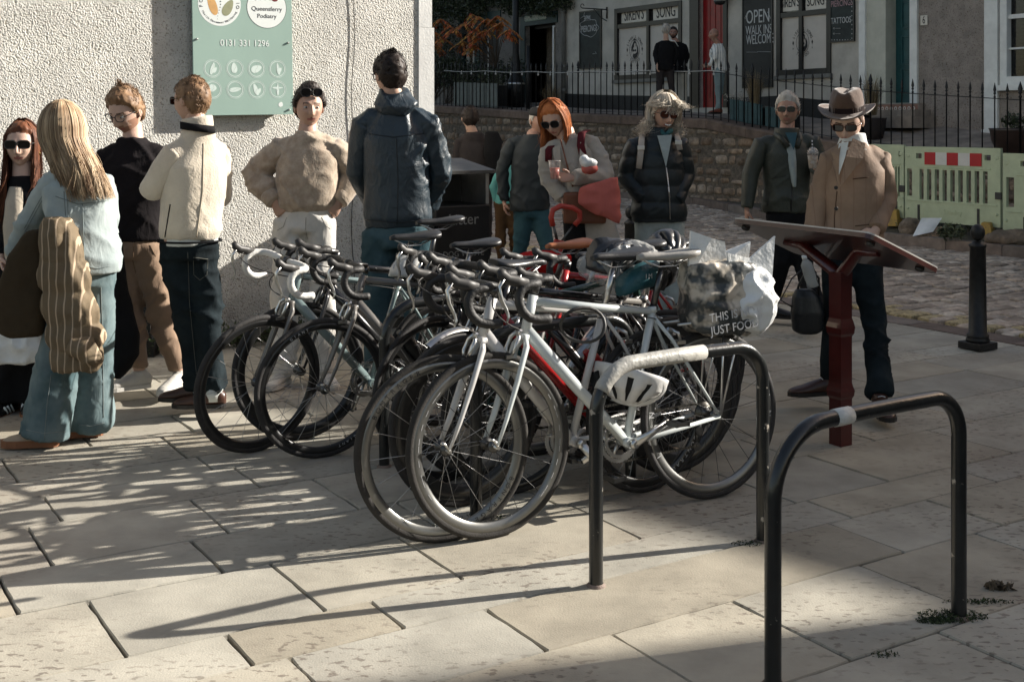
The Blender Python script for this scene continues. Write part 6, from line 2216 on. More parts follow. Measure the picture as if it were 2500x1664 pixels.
m_sweat = fab('oatmeal_wool', (.31, .245, .185), col2=(.42, .35, .275), vscale=24, bump=.6, bscale=110, sheen=.3, bdist=.003); m_navy = creases(mat('navy_shell_fabric', (.020, .032, .042), rough=.42, var=.15, bump=.15, bscale=60, spec=.5), .4)
m_blk = fab('black_wool', (.010, .010, .011)); m_coatg = fab('grey_wool_coat', (.33, .305, .265), sheen=.3, bump=.4); m_knit = fab('grey_knit', (.38, .345, .30), bump=.5)
m_puff = mat('black_puffer_nylon', (.010, .015, .017), rough=.45, var=.2, spec=.4, bump=.2, bscale=50); m_hoodie = fab('charcoal_fleece', (.035, .030, .030)); m_green = creases(mat('dark_green_waxed_jacket', (.030, .034, .025), rough=.55, var=.25, vscale=6, bump=.2, bscale=50))
m_paleg = fab('pale_grey_cotton', (.30, .34, .33)); m_maro = fab('maroon_canvas', (.07, .012, .016)); m_coral = fab('coral_fabric', (.42, .115, .095)); m_leath = mat('brown_leather', (.13, .045, .02), rough=.5, var=.2)
m_brshoe = mat('brown_leather_shoe', (.05, .022, .015), rough=.35, var=.2); m_gsole = mat('gum_sole', (.20, .08, .035), rough=.6); m_wshoe = mat('white_canvas_shoe', (.52, .50, .46), rough=.7, bump=.2); m_sand_ = mat('sand_suede', (.30, .23, .165), rough=.8)
m_bshoe = mat('black_shoe', (.012, .011, .011), rough=.4)
def stripes(name, c1, c2, sc, axis='x', width=.16, rough=.8):
    m = mat(name, c1, rough=rough, var=.12, bump=.2)
    n, l, b = nodes_of(m)
    src = b.inputs['Base Color'].links[0].from_socket
    tc = n.new('ShaderNodeTexCoord'); sp = n.new('ShaderNodeSeparateXYZ'); l.new(tc.outputs['Object'], sp.inputs[0])
    nn = n.new('ShaderNodeTexNoise'); nn.inputs['Scale'].default_value = 5; l.new(tc.outputs['Object'], nn.inputs['Vector'])
    a = n.new('ShaderNodeMath'); a.operation = 'MULTIPLY_ADD'; a.inputs[1].default_value = .02; l.new(nn.outputs[0], a.inputs[0]); l.new(sp.outputs[axis.upper()], a.inputs[2])
    s_ = n.new('ShaderNodeMath'); s_.operation = 'MULTIPLY'; s_.inputs[1].default_value = sc; l.new(a.outputs[0], s_.inputs[0])
    f = n.new('ShaderNodeMath'); f.operation = 'FRACT'; l.new(s_.outputs[0], f.inputs[0])
    t = n.new('ShaderNodeMath'); t.operation = 'LESS_THAN'; t.inputs[1].default_value = width; l.new(f.outputs[0], t.inputs[0])
    mx = n.new('ShaderNodeMix'); mx.data_type = 'RGBA'; l.new(t.outputs[0], mx.inputs[0]); l.new(src, mx.inputs[6]); mx.inputs[7].default_value = (*c2, 1)
    l.new(mx.outputs[2], b.inputs['Base Color'])
    return m
m_stripj = stripes('olive_striped_quilt', (.13, .095, .055), (.38, .29, .20), 26, 'x', .17); m_tweed = fab('brown_tweed', (.17, .105, .068), col2=(.29, .20, .14), vscale=90, bump=.5, bscale=150)
m_tweed_s = stripes('checked_tweed', (.20, .135, .092), (.165, .104, .07), 15, 'x', .07); m_shirts = stripes('striped_shirt', (.68, .68, .64), (.28, .30, .3), 18, 'x', .25)
m_felt = fab('brown_felt', (.085, .05, .033), sheen=.4); m_band = fab('dark_ribbon', (.02, .013, .012))

# -------- 1: woman with sunglasses at the far left
p = Person('woman in oval sunglasses with long auburn hair at the far left edge', 6.75)
p.setup((50, 334), yaw=8, sh=((8, 432, .02), (98, 430, -.02)), pel=(52, 610), neck=(54, 408), arms=[((8, 432), (-8, 540), (5, 590, -.1)), ((98, 430), (112, 530), (60, 585, -.12))], legs=[((32, 620), (30, 780), (28, 915, .02)), ((72, 620), (72, 780), (72, 908, .04))], female=True, skinm=m_skin3, browm=h_aub)
p.hand(1, (-.8, -.2, -.4), (0, .6, -.5), (0, -.3, 1), .5, .9); p.hand(0, (.3, -.4, -.8), (1, 0, 0), (0, -1, 0), .5, .9)
mb = p.torso((52, 640), rings_s(.92, .95)); p.cloth('jacket', mb, m_blk, .006)
mb = p.torso((56, 600, -.06), [(0, .08, .125), (.5, .09, .13), (.9, .075, .12), (1.05, .06, .09)], arms=False); p.cloth('cream_top', mb, fab('cream_knit', (.42, .37, .30)), .006, vertical=True)
p.trousers(m_blk, (.12, .13, .13, .13, .13), name='wide_black_trousers', vertical=True)
p.shoe(0, -10, m_bshoe, m_gsole); p.shoe(1, 18, m_bshoe, m_gsole)
mb = MB()
for i in (0, 1):
    a = p.legs[i][2]; f = Vector((math.sin(R((-10, 18)[i])), -math.cos(R((-10, 18)[i])), 0))
    for k in range(3): mb.tube([a + f * (.06 + .03 * k) + Vector((.045, 0, -.06)), a + f * (.08 + .03 * k) + Vector((.038, 0, -.02))], .006, 5); mb.tube([a + f * (.06 + .03 * k) + Vector((-.045, 0, -.06)), a + f * (.08 + .03 * k) + Vector((-.038, 0, -.02))], .006, 5)
mb.build('shoe_stripes', m_sw, p.root)
mb = MB(); hair_cap(mb, True, p.HM, .014, 3, -.0)
for az in ((60, 115), (-115, -60)): long_hair(mb, p.HM, p.rr, 130, az, .40, (0, -.9, 0), .02, 5, (.004, .016), sweep=0)
long_hair(mb, p.HM, p.rr, 90, (110, 250), .30, (0, .3, 0), .02, 5)
mb.build('hair', h_aub, p.root)
p.glasses(m_lens, r=.030, kind='oval')
mb = MB()
for s_ in (-1, 1): mb.tube([p.HM @ Vector((s_ * .082 + .010 * math.cos(t), .0, -.045 + .011 * math.sin(t))) for t in [i * PI / 6 for i in range(12)]], .0022, 5, closed=True)
mb.build('hoop_earring', mat('gold', (.6, .4, .15), rough=.3, metal=1), p.root)
p.finish()
mb = MB(); c = Q(40, 790, 6.55); mb.loft([(c + Vector((0, 0, -.10)), (.13, 0, 0), (0, .04, 0)), (c, (.14, 0, 0), (0, .05, 0)), (c + Vector((0, 0, .08)), (.13, 0, 0), (0, .03, 0))], 20, power=.7)
me = fuse(mb, .01, 1); co = get_co(me); displace(me, .014 * ridge(co * 14)); me.materials.append(m_bagw)
tagp(obj_me('tote_bag', me), 'pale crumpled tote bag hanging low at the left edge', 'bag')

# -------- 2: woman in pale denim jacket seen from behind
p = Person('woman with long straight blonde hair in a pale denim jacket, seen from behind', 6.0)
p.setup((143, 302), yaw=-128, pitch=6, sh=((132, 396, -.02), (228, 402, .06)), pel=(190, 620, .02), neck=(160, 366, .02), arms=[((132, 396), (76, 495, .05), (34, 582, .16)), ((228, 402), (250, 500, .08), (232, 590, .20))], legs=[((170, 632), (136, 820, -.02), (106, 985, -.02)), ((218, 632, .04), (214, 810, .12), (209, 962, .18))], female=True, skinm=m_skin3, browm=h_light)
p.hand(0, (-.35, .3, -.9), (.9, .2, -.2), (0, 1, .2), .45, .92); p.hand(1, (-.3, .5, -.8), (-1, 0, 0), (0, 1, 0), .5, .9)
mb = p.torso((200, 628, .03), [(0, .165, .14), (.15, .175, .15), (.45, .165, .145), (.7, .175, .14), (.9, .17, .125), (.98, .13, .10), (1.08, .085, .08)], ar=(.082, .072, .062, .056, .050)); 
dj = p.cloth('denim_jacket', mb, m_djack, .008); m_thr = mat('pale_thread', (.16, .19, .19), rough=.9)
for o_ in (-3, 3): stitch(dj, [(150 + o_, 440), (156 + o_, 520), (160 + o_, 600)], m_thr, .0016)
stitch(dj, [(128, 452), (180, 470), (245, 462)], m_thr, .002); stitch(dj, [(190, 610), (225, 618), (252, 612)], m_thr, .0018); stitch(dj, [(190, 470), (192, 540), (195, 612)], m_thr, .0018)
sl_ = [c for c in dj.children if c.name.startswith('sleeve')]
if sl_: stitch(sl_[0], [(118, 425), (92, 470), (62, 525), (36, 570)], m_thr, .0018); stitch(sl_[0], [(112, 425), (86, 470), (56, 525)], m_thr, .0018)

mb = MB()
def seam(pts, r=.0022, m=m_paleg, nm='stitched_seam'):
    mb = MB(); mb.tube(pts, r, 4); return mb.build(nm, m, p.root)
mb = MB(); mb.tube([p.neck + Vector((-.07, -.05, -.03)), p.neck + Vector((0, -.085, -.01)), p.neck + Vector((.07, -.05, -.02))], [.02, .026, .02], 8); mb.build('collar', m_djack, p.root)
tj = p.trousers(m_ljean, (.10, .098, .10, .11, .122), hipw=.155, name='wide_jeans', vertical=True, amp=.009, low=.04)
stitch(tj, [(118, 860), (108, 930), (102, 1010)], m_thr, .002); stitch(tj, [(60, 988), (100, 996), (150, 992)], m_thr, .002); stitch(tj, [(180, 975), (208, 980), (240, 972)], m_thr, .002); stitch(tj, [(232, 660), (236, 800), (238, 960)], m_thr, .002)
p.shoe(0, -85, m_sand_, m_gsole, L=.27, sh=.035); p.shoe(1, -70, m_sand_, m_gsole, L=.25, sh=.035)
mb = MB(); hair_cap(mb, True, p.HM, .014, 8, -.0)
long_hair(mb, p.HM, p.rr, 620, (62, 240), .30, (.9, -.38, 0), .012, 5, (.006, .032), r=.0034, endj=.16, fall=Vector((.45, -.10, -1)).normalized())
long_hair(mb, p.HM, p.rr, 60, (240, 285), .14, (.3, -.2, 0), .01, 5, (.004, .015), fall=Vector((.25, 0, -1)).normalized())
long_hair(mb, p.HM, p.rr, 50, (-180, 180), .05, (0, 0, 0), .0, 5, (.020, .030), el0=88, els=(80, 68, 50))
mb.build('hair', h_blond, p.root)
p.finish()
# striped quilted jacket hanging over her arm
sj = thing('striped_jacket', 'olive striped quilted jacket draped over the forearm of the woman in pale denim', 'jacket', Q(130, 700, 5.85))
D5 = 5.85
mb = MB()
cen_ = [(505, 116, 30), (560, 120, 44), (620, 128, 54), (700, 142, 60), (780, 156, 62), (850, 160, 52)]
gath = [505, 600, 668, 745, 800, 852]; L_ = []
for y in range(505, 853, 6):
    for (y0, x0, w0), (y1, x1, w1) in zip(cen_[:-1], cen_[1:]):
        if y <= y1: break
    t_ = (y - y0) / (y1 - y0); x_ = x0 + (x1 - x0) * t_; w_ = w0 + (w1 - w0) * t_
    for g0, g1 in zip(gath[:-1], gath[1:]):
        if y <= g1: break
    bl_ = .86 + .17 * math.sin(PI * (y - g0) / (g1 - g0)) ** .7
    L_.append((Q(x_ + 18, y, D5), Vector((w_ * bl_ / (2790 / D5), 0, 0)), Vector((0, .085 * bl_, 0))))
mb.loft(L_, 34, power=.9)
me = fuse(mb, .011, 1); co = get_co(me)
zz = co[:, 2]; displace(me, .010 * ridge(co * np.array([22, 22, 4.])) + .006 * ridge(co * np.array([40, 40, 9.])) + .004 * vnoise(co * 30)); me.materials.append(m_stripj); obj_me('quilted_body', me, sj)
mb = MB()
mb.tube([Q(165, 790, D5 - .05), Q(195, 800, D5 - .08), Q(212, 822, D5 - .06), Q(190, 845, D5 - .05)], [.05, .055, .05, .03], 16)
me = fuse(mb, .01, 1); co = get_co(me); displace(me, .009 * ridge(co * 16)); me.materials.append(m_stripj); obj_me('gathered_cuff', me, sj)
m_olive = fab('dark_olive_lining', (.045, .033, .02))
mb = MB()
prof = [(530, 92, 30), (590, 70, 48), (660, 52, 58), (720, 46, 60), (770, 46, 50)]
mb.loft([(Q(x, y, D5 + .06), Vector((w_ / (2790 / D5), 0, 0)), Vector((0, .05, 0))) for y, x, w_ in prof], 26, power=.9)
me = fuse(mb, .012, 2); co = get_co(me); displace(me, .012 * ridge(co * np.array([12, 12, 2.5])) + .004 * vnoise(co * 30)); me.materials.append(m_olive); obj_me('dark_lining', me, sj)

# -------- 3: bearded man in black t-shirt
p = Person('bearded man in glasses, black top and beige trousers looking down', 7.05)
p.setup((290, 257), yaw=-22, pitch=24, hs=1.05, sh=((248, 342), (366, 338, .03)), pel=(306, 560), neck=(306, 322, .02), arms=[((248, 342), (236, 440, .05), (240, 530, .05)), ((366, 338), (385, 440, .08), (372, 535, .02))], legs=[((277, 575), (302, 726, -.02), (322, 858)), ((338, 575), (375, 735, .02), (414, 858, .05))], skinm=m_skin3, browm=h_light, beard=skin('stubble', (.31, .175, .12)))
p.hand(0, (0, 0, -1), (1, 0, 0), (0, -1, 0), .6); p.hand(1, (0, 0, -1), (-1, 0, 0), (0, -1, 0), .6)
mb = p.torso((306, 553, .0), rings_s(1.1, 1.05), ar=(.080, .072, .060, .05, .042)); p.cloth('black_t_shirt', mb, m_blacktee, .009)
tj = p.trousers(m_chino, (.100, .085, .068, .062, .056), hipw=.16, amp=.012, low=-.03); m_cth = fab('chino_seam', (.13, .085, .055))
stitch(tj, [(308, 560), (306, 600), (312, 628)], m_cth, .002, 'fly'); stitch(tj, [(272, 566), (262, 596)], m_cth, .002); stitch(tj, [(345, 564), (358, 590)], m_cth, .002)
p.shoe(0, -58, m_wshoe, m_wshoe, L=.29); p.shoe(1, -12, m_wshoe, m_wshoe, L=.29)
p.short(h_light, 800, .03, .014, (0, .1, .7), top=1.8, vol=(0, -.012, .014))
p.glasses(None, name='glasses', r=.024, wire=.0024)
p.finish()
cb = MB()
D3 = 6.75
prof = [(545, 262, 14), (620, 262, 26), (700, 268, 36), (770, 274, 44), (815, 272, 44), (850, 262, 34), (866, 255, 20)]
cb.loft([(Q(x, y, D3), Vector((w_ / (2790 / D3), 0, 0)), Vector((0, .06, 0))) for y, x, w_ in prof], 24, power=.85)
me = fuse(cb, .013, 1); co = get_co(me); displace(me, .014 * ridge(co * np.array([14, 14, 2.5])) + .004 * vnoise(co * 26)); me.materials.append(m_blk)
tagp(obj_me('black_coat', me), 'black coat hanging between the pale denim jacket and the beige trousers', 'coat')

# -------- 4: man in cream fleece
p = Person('man in a cream fleece jacket and dark jeans with folded arms', 6.62)
p.setup((441, 232), yaw=-118, pitch=2, sh=((408, 334, -.06), (498, 334, .10)), pel=(432, 560), neck=(456, 296, .0), arms=[((408, 334), (350, 436, -.06), (395, 404, .22)), ((498, 334, .1), (505, 450, .22), (430, 420, .34))], legs=[((408, 572), (430, 722, .03), (458, 886, .04)), ((460, 572, .04), (478, 725, .02), (492, 900, -.03))], browm=h_light)
p.hand(0, (.6, .6, .2), (0, 1, 0), (0, 0, 1), .6); p.hand(1, (-.7, .1, 0), (0, 1, 0), (0, 0, 1), .6)
mb = p.torso((436, 548, .0), [(0, .155, .135), (.1, .168, .15), (.35, .172, .15), (.6, .18, .15), (.82, .178, .14), (.95, .15, .115), (1.04, .11, .095), (1.12, .085, .085)], ar=(.086, .080, .074, .066, .05)); fj = p.cloth('fleece_jacket', mb, m_fleece, .010); m_fth = fab('fleece_seam', (.30, .26, .20)); stitch(fj, [(468, 330), (466, 440), (452, 545)], m_fth, .003); stitch(fj, [(392, 470), (384, 520), (380, 545)], m_blk, .004, 'pocket_zip')
mb = MB(); X_ = Vector((1, 0, 0)); mb.loft([(p.neck + Vector((-.0, 0, -.02)), (.088, 0, 0), (0, .085, 0)), (p.neck + Vector((-.008, 0, .052)), (.084, 0, .012), (0, .08, 0))], 24); p.cloth('collar', mb, m_fleece, .003, vox=.010)
mb = MB(); mb.loft([(p.neck + Vector((0, -.006, -.025)), (.094, 0, -.012), (0, .09, 0)), (p.neck + Vector((-.004, -.006, .015)), (.092, 0, -.012), (0, .086, 0))], 24); mb.build('dark_collar_band', m_blk, p.root)
mb = p.torso((437, 563, .0), [(0, .150, .125), (.12, .15, .125), (.2, .10, .1)], arms=False); p.cloth('white_t_shirt', mb, m_wtee, .004)
mb = MB(); c = p.J(436, 548); mb.tube([c + Vector((.172 * math.cos(t), .145 * math.sin(t), -.012)) for t in [i * PI / 16 for i in range(32)]], .006, 5, closed=True); mb.build('dark_hem_trim', m_blk, p.root)
tj = p.trousers(m_djean, (.100, .088, .074, .068, .064), hipw=.15, hipd=.13, amp=.013); m_jth = mat('jeans_thread', (.10, .10, .085), rough=.9)
stitch(tj, [(445, 592), (478, 596), (476, 632), (460, 644), (446, 632)], m_jth, .0018, 'back_pocket', True); stitch(tj, [(432, 580), (436, 700), (452, 860)], m_jth, .0018)
mb = MB()
for l in p.legs: MB().tube([l[2] + Vector((0, 0, .02)), l[2] - Vector((0, 0, .05))], [.052, .044], 14).build('white_sock', m_wtee, p.root)
p.shoe(0, -92, m_brshoe, m_bshoe); p.shoe(1, -88, m_brshoe, m_bshoe)
p.short(h_light, 900, .02, .010, (0, .3, -.5), top=1.6)
p.glasses(m_lensb, r=.027, kind='oval')
p.finish()

# -------- 5: man in oatmeal sweater, hands on hips
p = Person('man in an oatmeal wool sweater and white jeans with hands on hips', 7.4)
p.setup((711, 247), yaw=20, pitch=2, sh=((652, 328), (764, 326, .03)), pel=(705, 500), neck=(708, 307), arms=[((648, 326), (584, 400, .05), (631, 462, -.06)), ((762, 326), (818, 400, .10), (781, 462, -.02))], legs=[((668, 515), (658, 690), (652, 850)), ((738, 515), (742, 690), (745, 850, .05))], skinm=m_skin, browm=h_dark)
p.hand(0, (.45, -.15, -.75), (.3, .9, -.1), (.5, .3, .7), 1.15); p.hand(1, (-.45, -.15, -.75), (-.3, .9, -.1), (-.5, .3, .7), 1.15)
mb = p.torso((706, 487), [(0, .150, .115), (.05, .158, .12), (.12, .186, .145), (.35, .188, .145), (.6, .19, .14), (.82, .19, .13), (.95, .165, .11), (1.05, .105, .09), (1.10, .085, .08)], ar=(.088, .084, .082, .074, .046)); p.cloth('wool_sweater', mb, m_sweat, .008)
mb = MB(); p.collar(m_sweat, .026, .082, .070, dz=-.02, name='ribbed_collar')
for i, s_ in ((0, 1), (1, -1)):
    w_ = p.arms[i][2]; e = p.arms[i][1]; dr_ = (w_ - e).normalized()
    mb = MB(); mb.tube([w_ - dr_ * .06, w_ - dr_ * .04, w_ + dr_ * .0, w_ + dr_ * .012], [.058, .062, .057, .05], 18); mb.build('ribbed_cuff', m_sweat, p.root)
tj = p.trousers(m_wjean, (.100, .088, .078, .075, .075), hipw=.168, hipd=.12, amp=.009); m_wth = fab('white_denim_seam', (.30, .28, .25))
stitch(tj, [(704, 500), (703, 528), (708, 550)], m_wth, .0022, 'fly'); stitch(tj, [(660, 500), (652, 522), (638, 530)], m_wth, .002); stitch(tj, [(740, 500), (750, 520), (760, 526)], m_wth, .002); stitch(tj, [(700, 560), (696, 620)], m_wth, .003)
p.shoe(0, -15, m_wshoe, m_wshoe); p.shoe(1, 25, m_wshoe, m_wshoe)
p.short(h_dark, 900, .034, .017, (.15, .6, -.1), top=1.3, vol=(.004, 0, .014))
p.glasses(m_lens, r=.028, up=.082, fwd=-.012)
p.finish()

# -------- 6: tall man in navy jacket from behind
p = Person('tall dark haired man in a navy hooded rain jacket seen from behind', 7.1)
p.setup((897, 174), yaw=-148, pitch=4, sh=((838, 268), (980, 266)), pel=(912, 535), neck=(910, 232), arms=[((838, 268), (822, 395, .05), (858, 470, .22)), ((980, 266), (1012, 395, .05), (985, 475, .22))], legs=[((872, 545), (868, 700), (866, 870)), ((955, 545), (960, 700), (962, 870))], browm=h_dark)
p.hand(0, (.3, .5, -.7), (1, 0, 0), (0, 1, 0), .6); p.hand(1, (-.3, .5, -.7), (-1, 0, 0), (0, 1, 0), .6)
mb = p.torso((913, 522), [(0, .185, .125), (.04, .19, .13), (.10, .20, .145), (.35, .19, .14), (.6, .195, .14), (.85, .20, .13), (.96, .165, .11), (1.05, .10, .09), (1.12, .085, .085)], ar=(.088, .080, .074, .066, .056)); rj = p.cloth('rain_jacket', mb, m_navy, .011, vertical=True); m_nth = mat('navy_seam', (.008, .012, .016), rough=.5)
stitch(rj, [(850, 308), (905, 316), (985, 306)], m_nth, .003); stitch(rj, [(912, 318), (916, 420), (914, 515)], m_nth, .0025); stitch(rj, [(840, 505), (912, 512), (990, 505)], m_nth, .004, 'drawn_hem')
mb = MB(); c = p.neck
mb.loft([(c + Vector((0, -.055, -.115)), (.035, 0, 0), (0, .02, .01)), (c + Vector((0, -.070, -.075)), (.10, 0, 0), (0, .04, .01)), (c + Vector((0, -.045, -.03)), (.125, 0, 0), (0, .075, .02)), (c + Vector((0, -.01, .015)), (.105, 0, 0), (0, .085, .03)), (c + Vector((0, .005, .05)), (.082, 0, 0), (0, .078, .03))], 26); p.cloth('hood', mb, m_navy, .011, vox=.011, smooth=2)
p.trousers(fab('mid_blue_denim', (.022, .05, .062), col2=(.06, .10, .115), vscale=5), (.105, .095, .085, .08, .08), hipw=.178, hipd=.125, amp=.010, name='jeans')
p.shoe(0, 180, m_bshoe, m_bshoe); p.shoe(1, 180, m_bshoe, m_bshoe)
p.short(h_dark, 900, .03, .014, (0, .2, .3), top=1.7, vol=(0, 0, .012))
p.glasses(None, name='glasses', r=.024, wire=.003)
p.finish()

# -------- 7: man in charcoal hoodie walking away
p = Person('dark haired man in a charcoal hooded top walking away beyond the litter bin', 13.0, vox=.018)
p.setup((1081, 272), yaw=-165, sh=((1058, 318), (1120, 316)), pel=(1098, 445), arms=[((1058, 318), (1050, 375), (1062, 430, .1)), ((1120, 316), (1142, 375), (1132, 430, .1))], legs=[((1085, 450), (1086, 530), (1094, 598, -.1)), ((1112, 450), (1120, 525, .1), (1116, 600, .2))], browm=h_dark)
p.hand(1, (0, .2, -1), (-1, 0, 0), (0, 1, 0), .5)
mb = p.torso((1095, 450), rings_s(1.0)); mb.loft([(p.neck + Vector((0, -.05, -.06)), (.10, 0, 0), (0, .05, 0)), (p.neck + Vector((0, -.02, .03)), (.10, 0, 0), (0, .08, 0))], 18)
p.cloth('hooded_top', mb, m_hoodie, .009); p.trousers(m_hoodie, amp=.012); p.shoe(0, 180, m_bshoe, m_bshoe); p.shoe(1, 175, m_bshoe, m_bshoe); p.short(h_dark, 300, .03, .014, top=1.4)
p.finish()
mb = MB(); c = Q(1140, 350, 12.85); mb.loft([(c + Vector((0, 0, -.24)), (.09, 0, 0), (0, .06, 0)), (c, (.13, 0, 0), (0, .09, 0)), (c + Vector((-.04, 0, .22)), (.07, 0, 0), (0, .05, 0))], 18)
me = fuse(mb, .02, 2); me.materials.append(m_blk); tagp(obj_me('backpack', me), 'black backpack slung on the shoulder of the man in the charcoal hoodie', 'backpack')

# -------- 8: man in flat cap
p = Person('man in a flat cap and dark coat walking behind the copper haired woman', 11.1, vox=.016)
p.setup((1241, 278), yaw=25, pitch=2, sh=((1180, 318), (1272, 316)), pel=(1222, 480), arms=[((1180, 318), (1154, 392), (1160, 462)), ((1272, 316), (1292, 395), (1280, 462))], legs=[((1208, 492), (1196, 575), (1200, 655, .15)), ((1240, 492), (1262, 580, -.1), (1268, 668, -.15))], skinm=m_skin2, browm=h_grey)
p.hand(0, (.1, -.1, -1), (1, 0, 0), (0, -1, 0), .5)
mb = p.torso((1218, 484), rings_s(1.1, 1.05)); p.cloth('dark_coat', mb, mat('dark_teal_coat', (.012, .017, .019), rough=.7), .008)
p.trousers(fab('blue_denim', (.03, .07, .085)), amp=.010); p.shoe(0, 20, m_bshoe, m_bshoe); p.shoe(1, 10, m_bshoe, m_bshoe)
p.short(h_grey, 0, th=.008)
mb = MB(); mb.loft([(p.HM @ Vector((0, .01, .045)), p.HM.to_3x3() @ Vector((.088, 0, 0)), p.HM.to_3x3() @ Vector((0, .108, .01))), (p.HM @ Vector((0, .0, .075)), p.HM.to_3x3() @ Vector((.094, 0, 0)), p.HM.to_3x3() @ Vector((0, .118, .0))), (p.HM @ Vector((0, .01, .118)), p.HM.to_3x3() @ Vector((.06, 0, 0)), p.HM.to_3x3() @ Vector((0, .08, 0)))], 22); mb.loft([(p.HM @ Vector((0, -.05, .055)), p.HM.to_3x3() @ Vector((.06, 0, 0)), p.HM.to_3x3() @ Vector((0, .01, .006))), (p.HM @ Vector((0, -.14, .045)), p.HM.to_3x3() @ Vector((.045, 0, 0)), p.HM.to_3x3() @ Vector((0, .006, .006)))], 16)
p.cloth('flat_cap', mb, fab('dark_wool_cap', (.03, .03, .03)), .002, vox=.012)
p.finish()

# -------- 10: child
p = Person('child in a turquoise jacket half hidden left of the man in the flat cap', 12.4, scale=.80, vox=.016)
p.setup((1172, 347), yaw=150, sh=((1156, 385), (1196, 385)), pel=(1165, 468), arms=[((1145, 385), (1136, 430), (1142, 465)), ((1188, 385), (1190, 430), (1180, 462))], legs=[((1154, 475), (1150, 540), (1152, 600)), ((1178, 475), (1184, 540), (1188, 602, .1))], browm=h_dark)
mb = p.torso((1166, 470), rings_s(1.0)); p.cloth('turquoise_jacket', mb, fab('turquoise_fabric', (.08, .24, .23)), .007); p.trousers(fab('rust_brown_trousers', (.06, .035, .018)), amp=.009); p.shoe(0, 180, m_bshoe, m_bshoe); p.shoe(1, 170, m_bshoe, m_bshoe); p.short(h_dark, 200, .03, .016)
p.hand(1, (0, 0, -1), (-1, 0, 0), (0, 1, 0), .5); p.finish()

# -------- 9: red haired woman with grey coat
p = Person('woman with a copper bob in a long grey coat holding a red pushchair', 8.7)
p.setup((1276, 275), yaw=-22, pitch=24, roll=-6, sh=((1262, 336, -.02), (1360, 318, .03)), pel=(1345, 490), neck=(1304, 306, .02), arms=[((1262, 336), (1262, 412, -.05), (1296, 458, -.16)), ((1360, 318), (1396, 402, -.06), (1318, 410, -.20))], legs=[((1325, 510), (1322, 610), (1322, 715)), ((1370, 510), (1378, 610), (1382, 715, .05))], female=True, browm=h_red)
p.hand(0, (.35, -.35, -.75), (-.3, .2, -1), (.9, 0, .3), 1.0, .95); p.hand(1, (-1, -.1, .1), (0, -.2, .1), (0, 0, 1), .6, .95)
X_ = p.X; 
mb = p.torso((1358, 512), [(0, .18, .14), (.2, .17, .135), (.45, .16, .125), (.7, .17, .125), (.9, .165, .12), (.98, .12, .10), (1.07, .085, .08)], ar=(.078, .070, .066, .058, .050))
k_ = Vector
mb.loft([(p.J(1355, 480), (.165, 0, 0), (0, .14, 0)), (p.J(1366, 560), (.20, 0, 0), (0, .16, 0)), (p.J(1372, 660), (.24, 0, 0), (0, .18, 0)), (p.J(1372, 690), (.24, 0, 0), (0, .18, 0))], 26)
p.cloth('grey_coat', mb, m_coatg, .008)
mb = p.torso((1318, 470, -.05), [(0, .075, .12), (.5, .075, .12), (.85, .08, .115), (1.0, .075, .09), (1.1, .062, .066)], arms=False); p.cloth('knit_sweater', mb, m_knit, .004)
mb = MB(); mb.loft([(p.J(1322, 505, -.10), (.08, 0, 0), (0, .08, 0)), (p.J(1330, 600, -.10), (.09, 0, 0), (0, .09, 0)), (p.J(1330, 712, -.08), (.085, 0, 0), (0, .09, 0))], 20); p.cloth('black_skirt', mb, m_blk, .005, vertical=True)
for s_, (x, y) in ((1, (1335, 345)), (-1, (1288, 352))):
    mb = MB(); a0 = p.J(x, y - 18, -.135); mb.prism([a0, a0 + Vector((s_ * .05, .012, -.02)), a0 + Vector((s_ * .042, .0, -.09)), a0 + Vector((-s_ * .012, -.012, -.20))], (0, -.008, 0)); mb.build('lapel', m_coatg, p.root)
mb = MB()
mb.tube([p.J(1352, 300, .02), p.J(1338, 306, -.10), p.J(1336, 335, -.145), p.J(1345, 372, -.13)], [.028] * 4, 8, flat=(1, .22)); mb.build('rucksack_strap', m_maro, p.root); mb = MB(); mb.tube([p.J(1272, 330, -.02), p.J(1262, 345, -.12), p.J(1262, 372, -.12)], [.026] * 3, 8, flat=(1, .22)); mb.build('rucksack_strap', m_maro, p.root)
mb = MB(); mb.tube([p.J(1290, 322, -.13), p.J(1302, 370, -.155), p.J(1318, 430, -.16)], .006, 5); mb.build('thin_strap', m_leath, p.root)
p.trousers(m_blk); p.shoe(0, -15, m_bshoe, m_bshoe); p.shoe(1, 5, m_bshoe, m_bshoe)
mb = MB(); hair_cap(mb, True, p.HM, .018, 4, .0)
for az, n_ in (((62, 180), 330), ((-180, -66), 260)): long_hair(mb, p.HM, p.rr, n_, az, .155, (.15, 0, 0), .014, 4, (.008, .034), r=.0036, el0=80, part=-.02, endj=.12)
long_hair(mb, p.HM, p.rr, 60, (50, 300), .05, (0, 0, 0), .0, 5, (.022, .034), el0=89, els=(80, 68, 50))
mb.build('hair', h_red, p.root)
p.glasses(m_lens, r=.029)
p.finish()
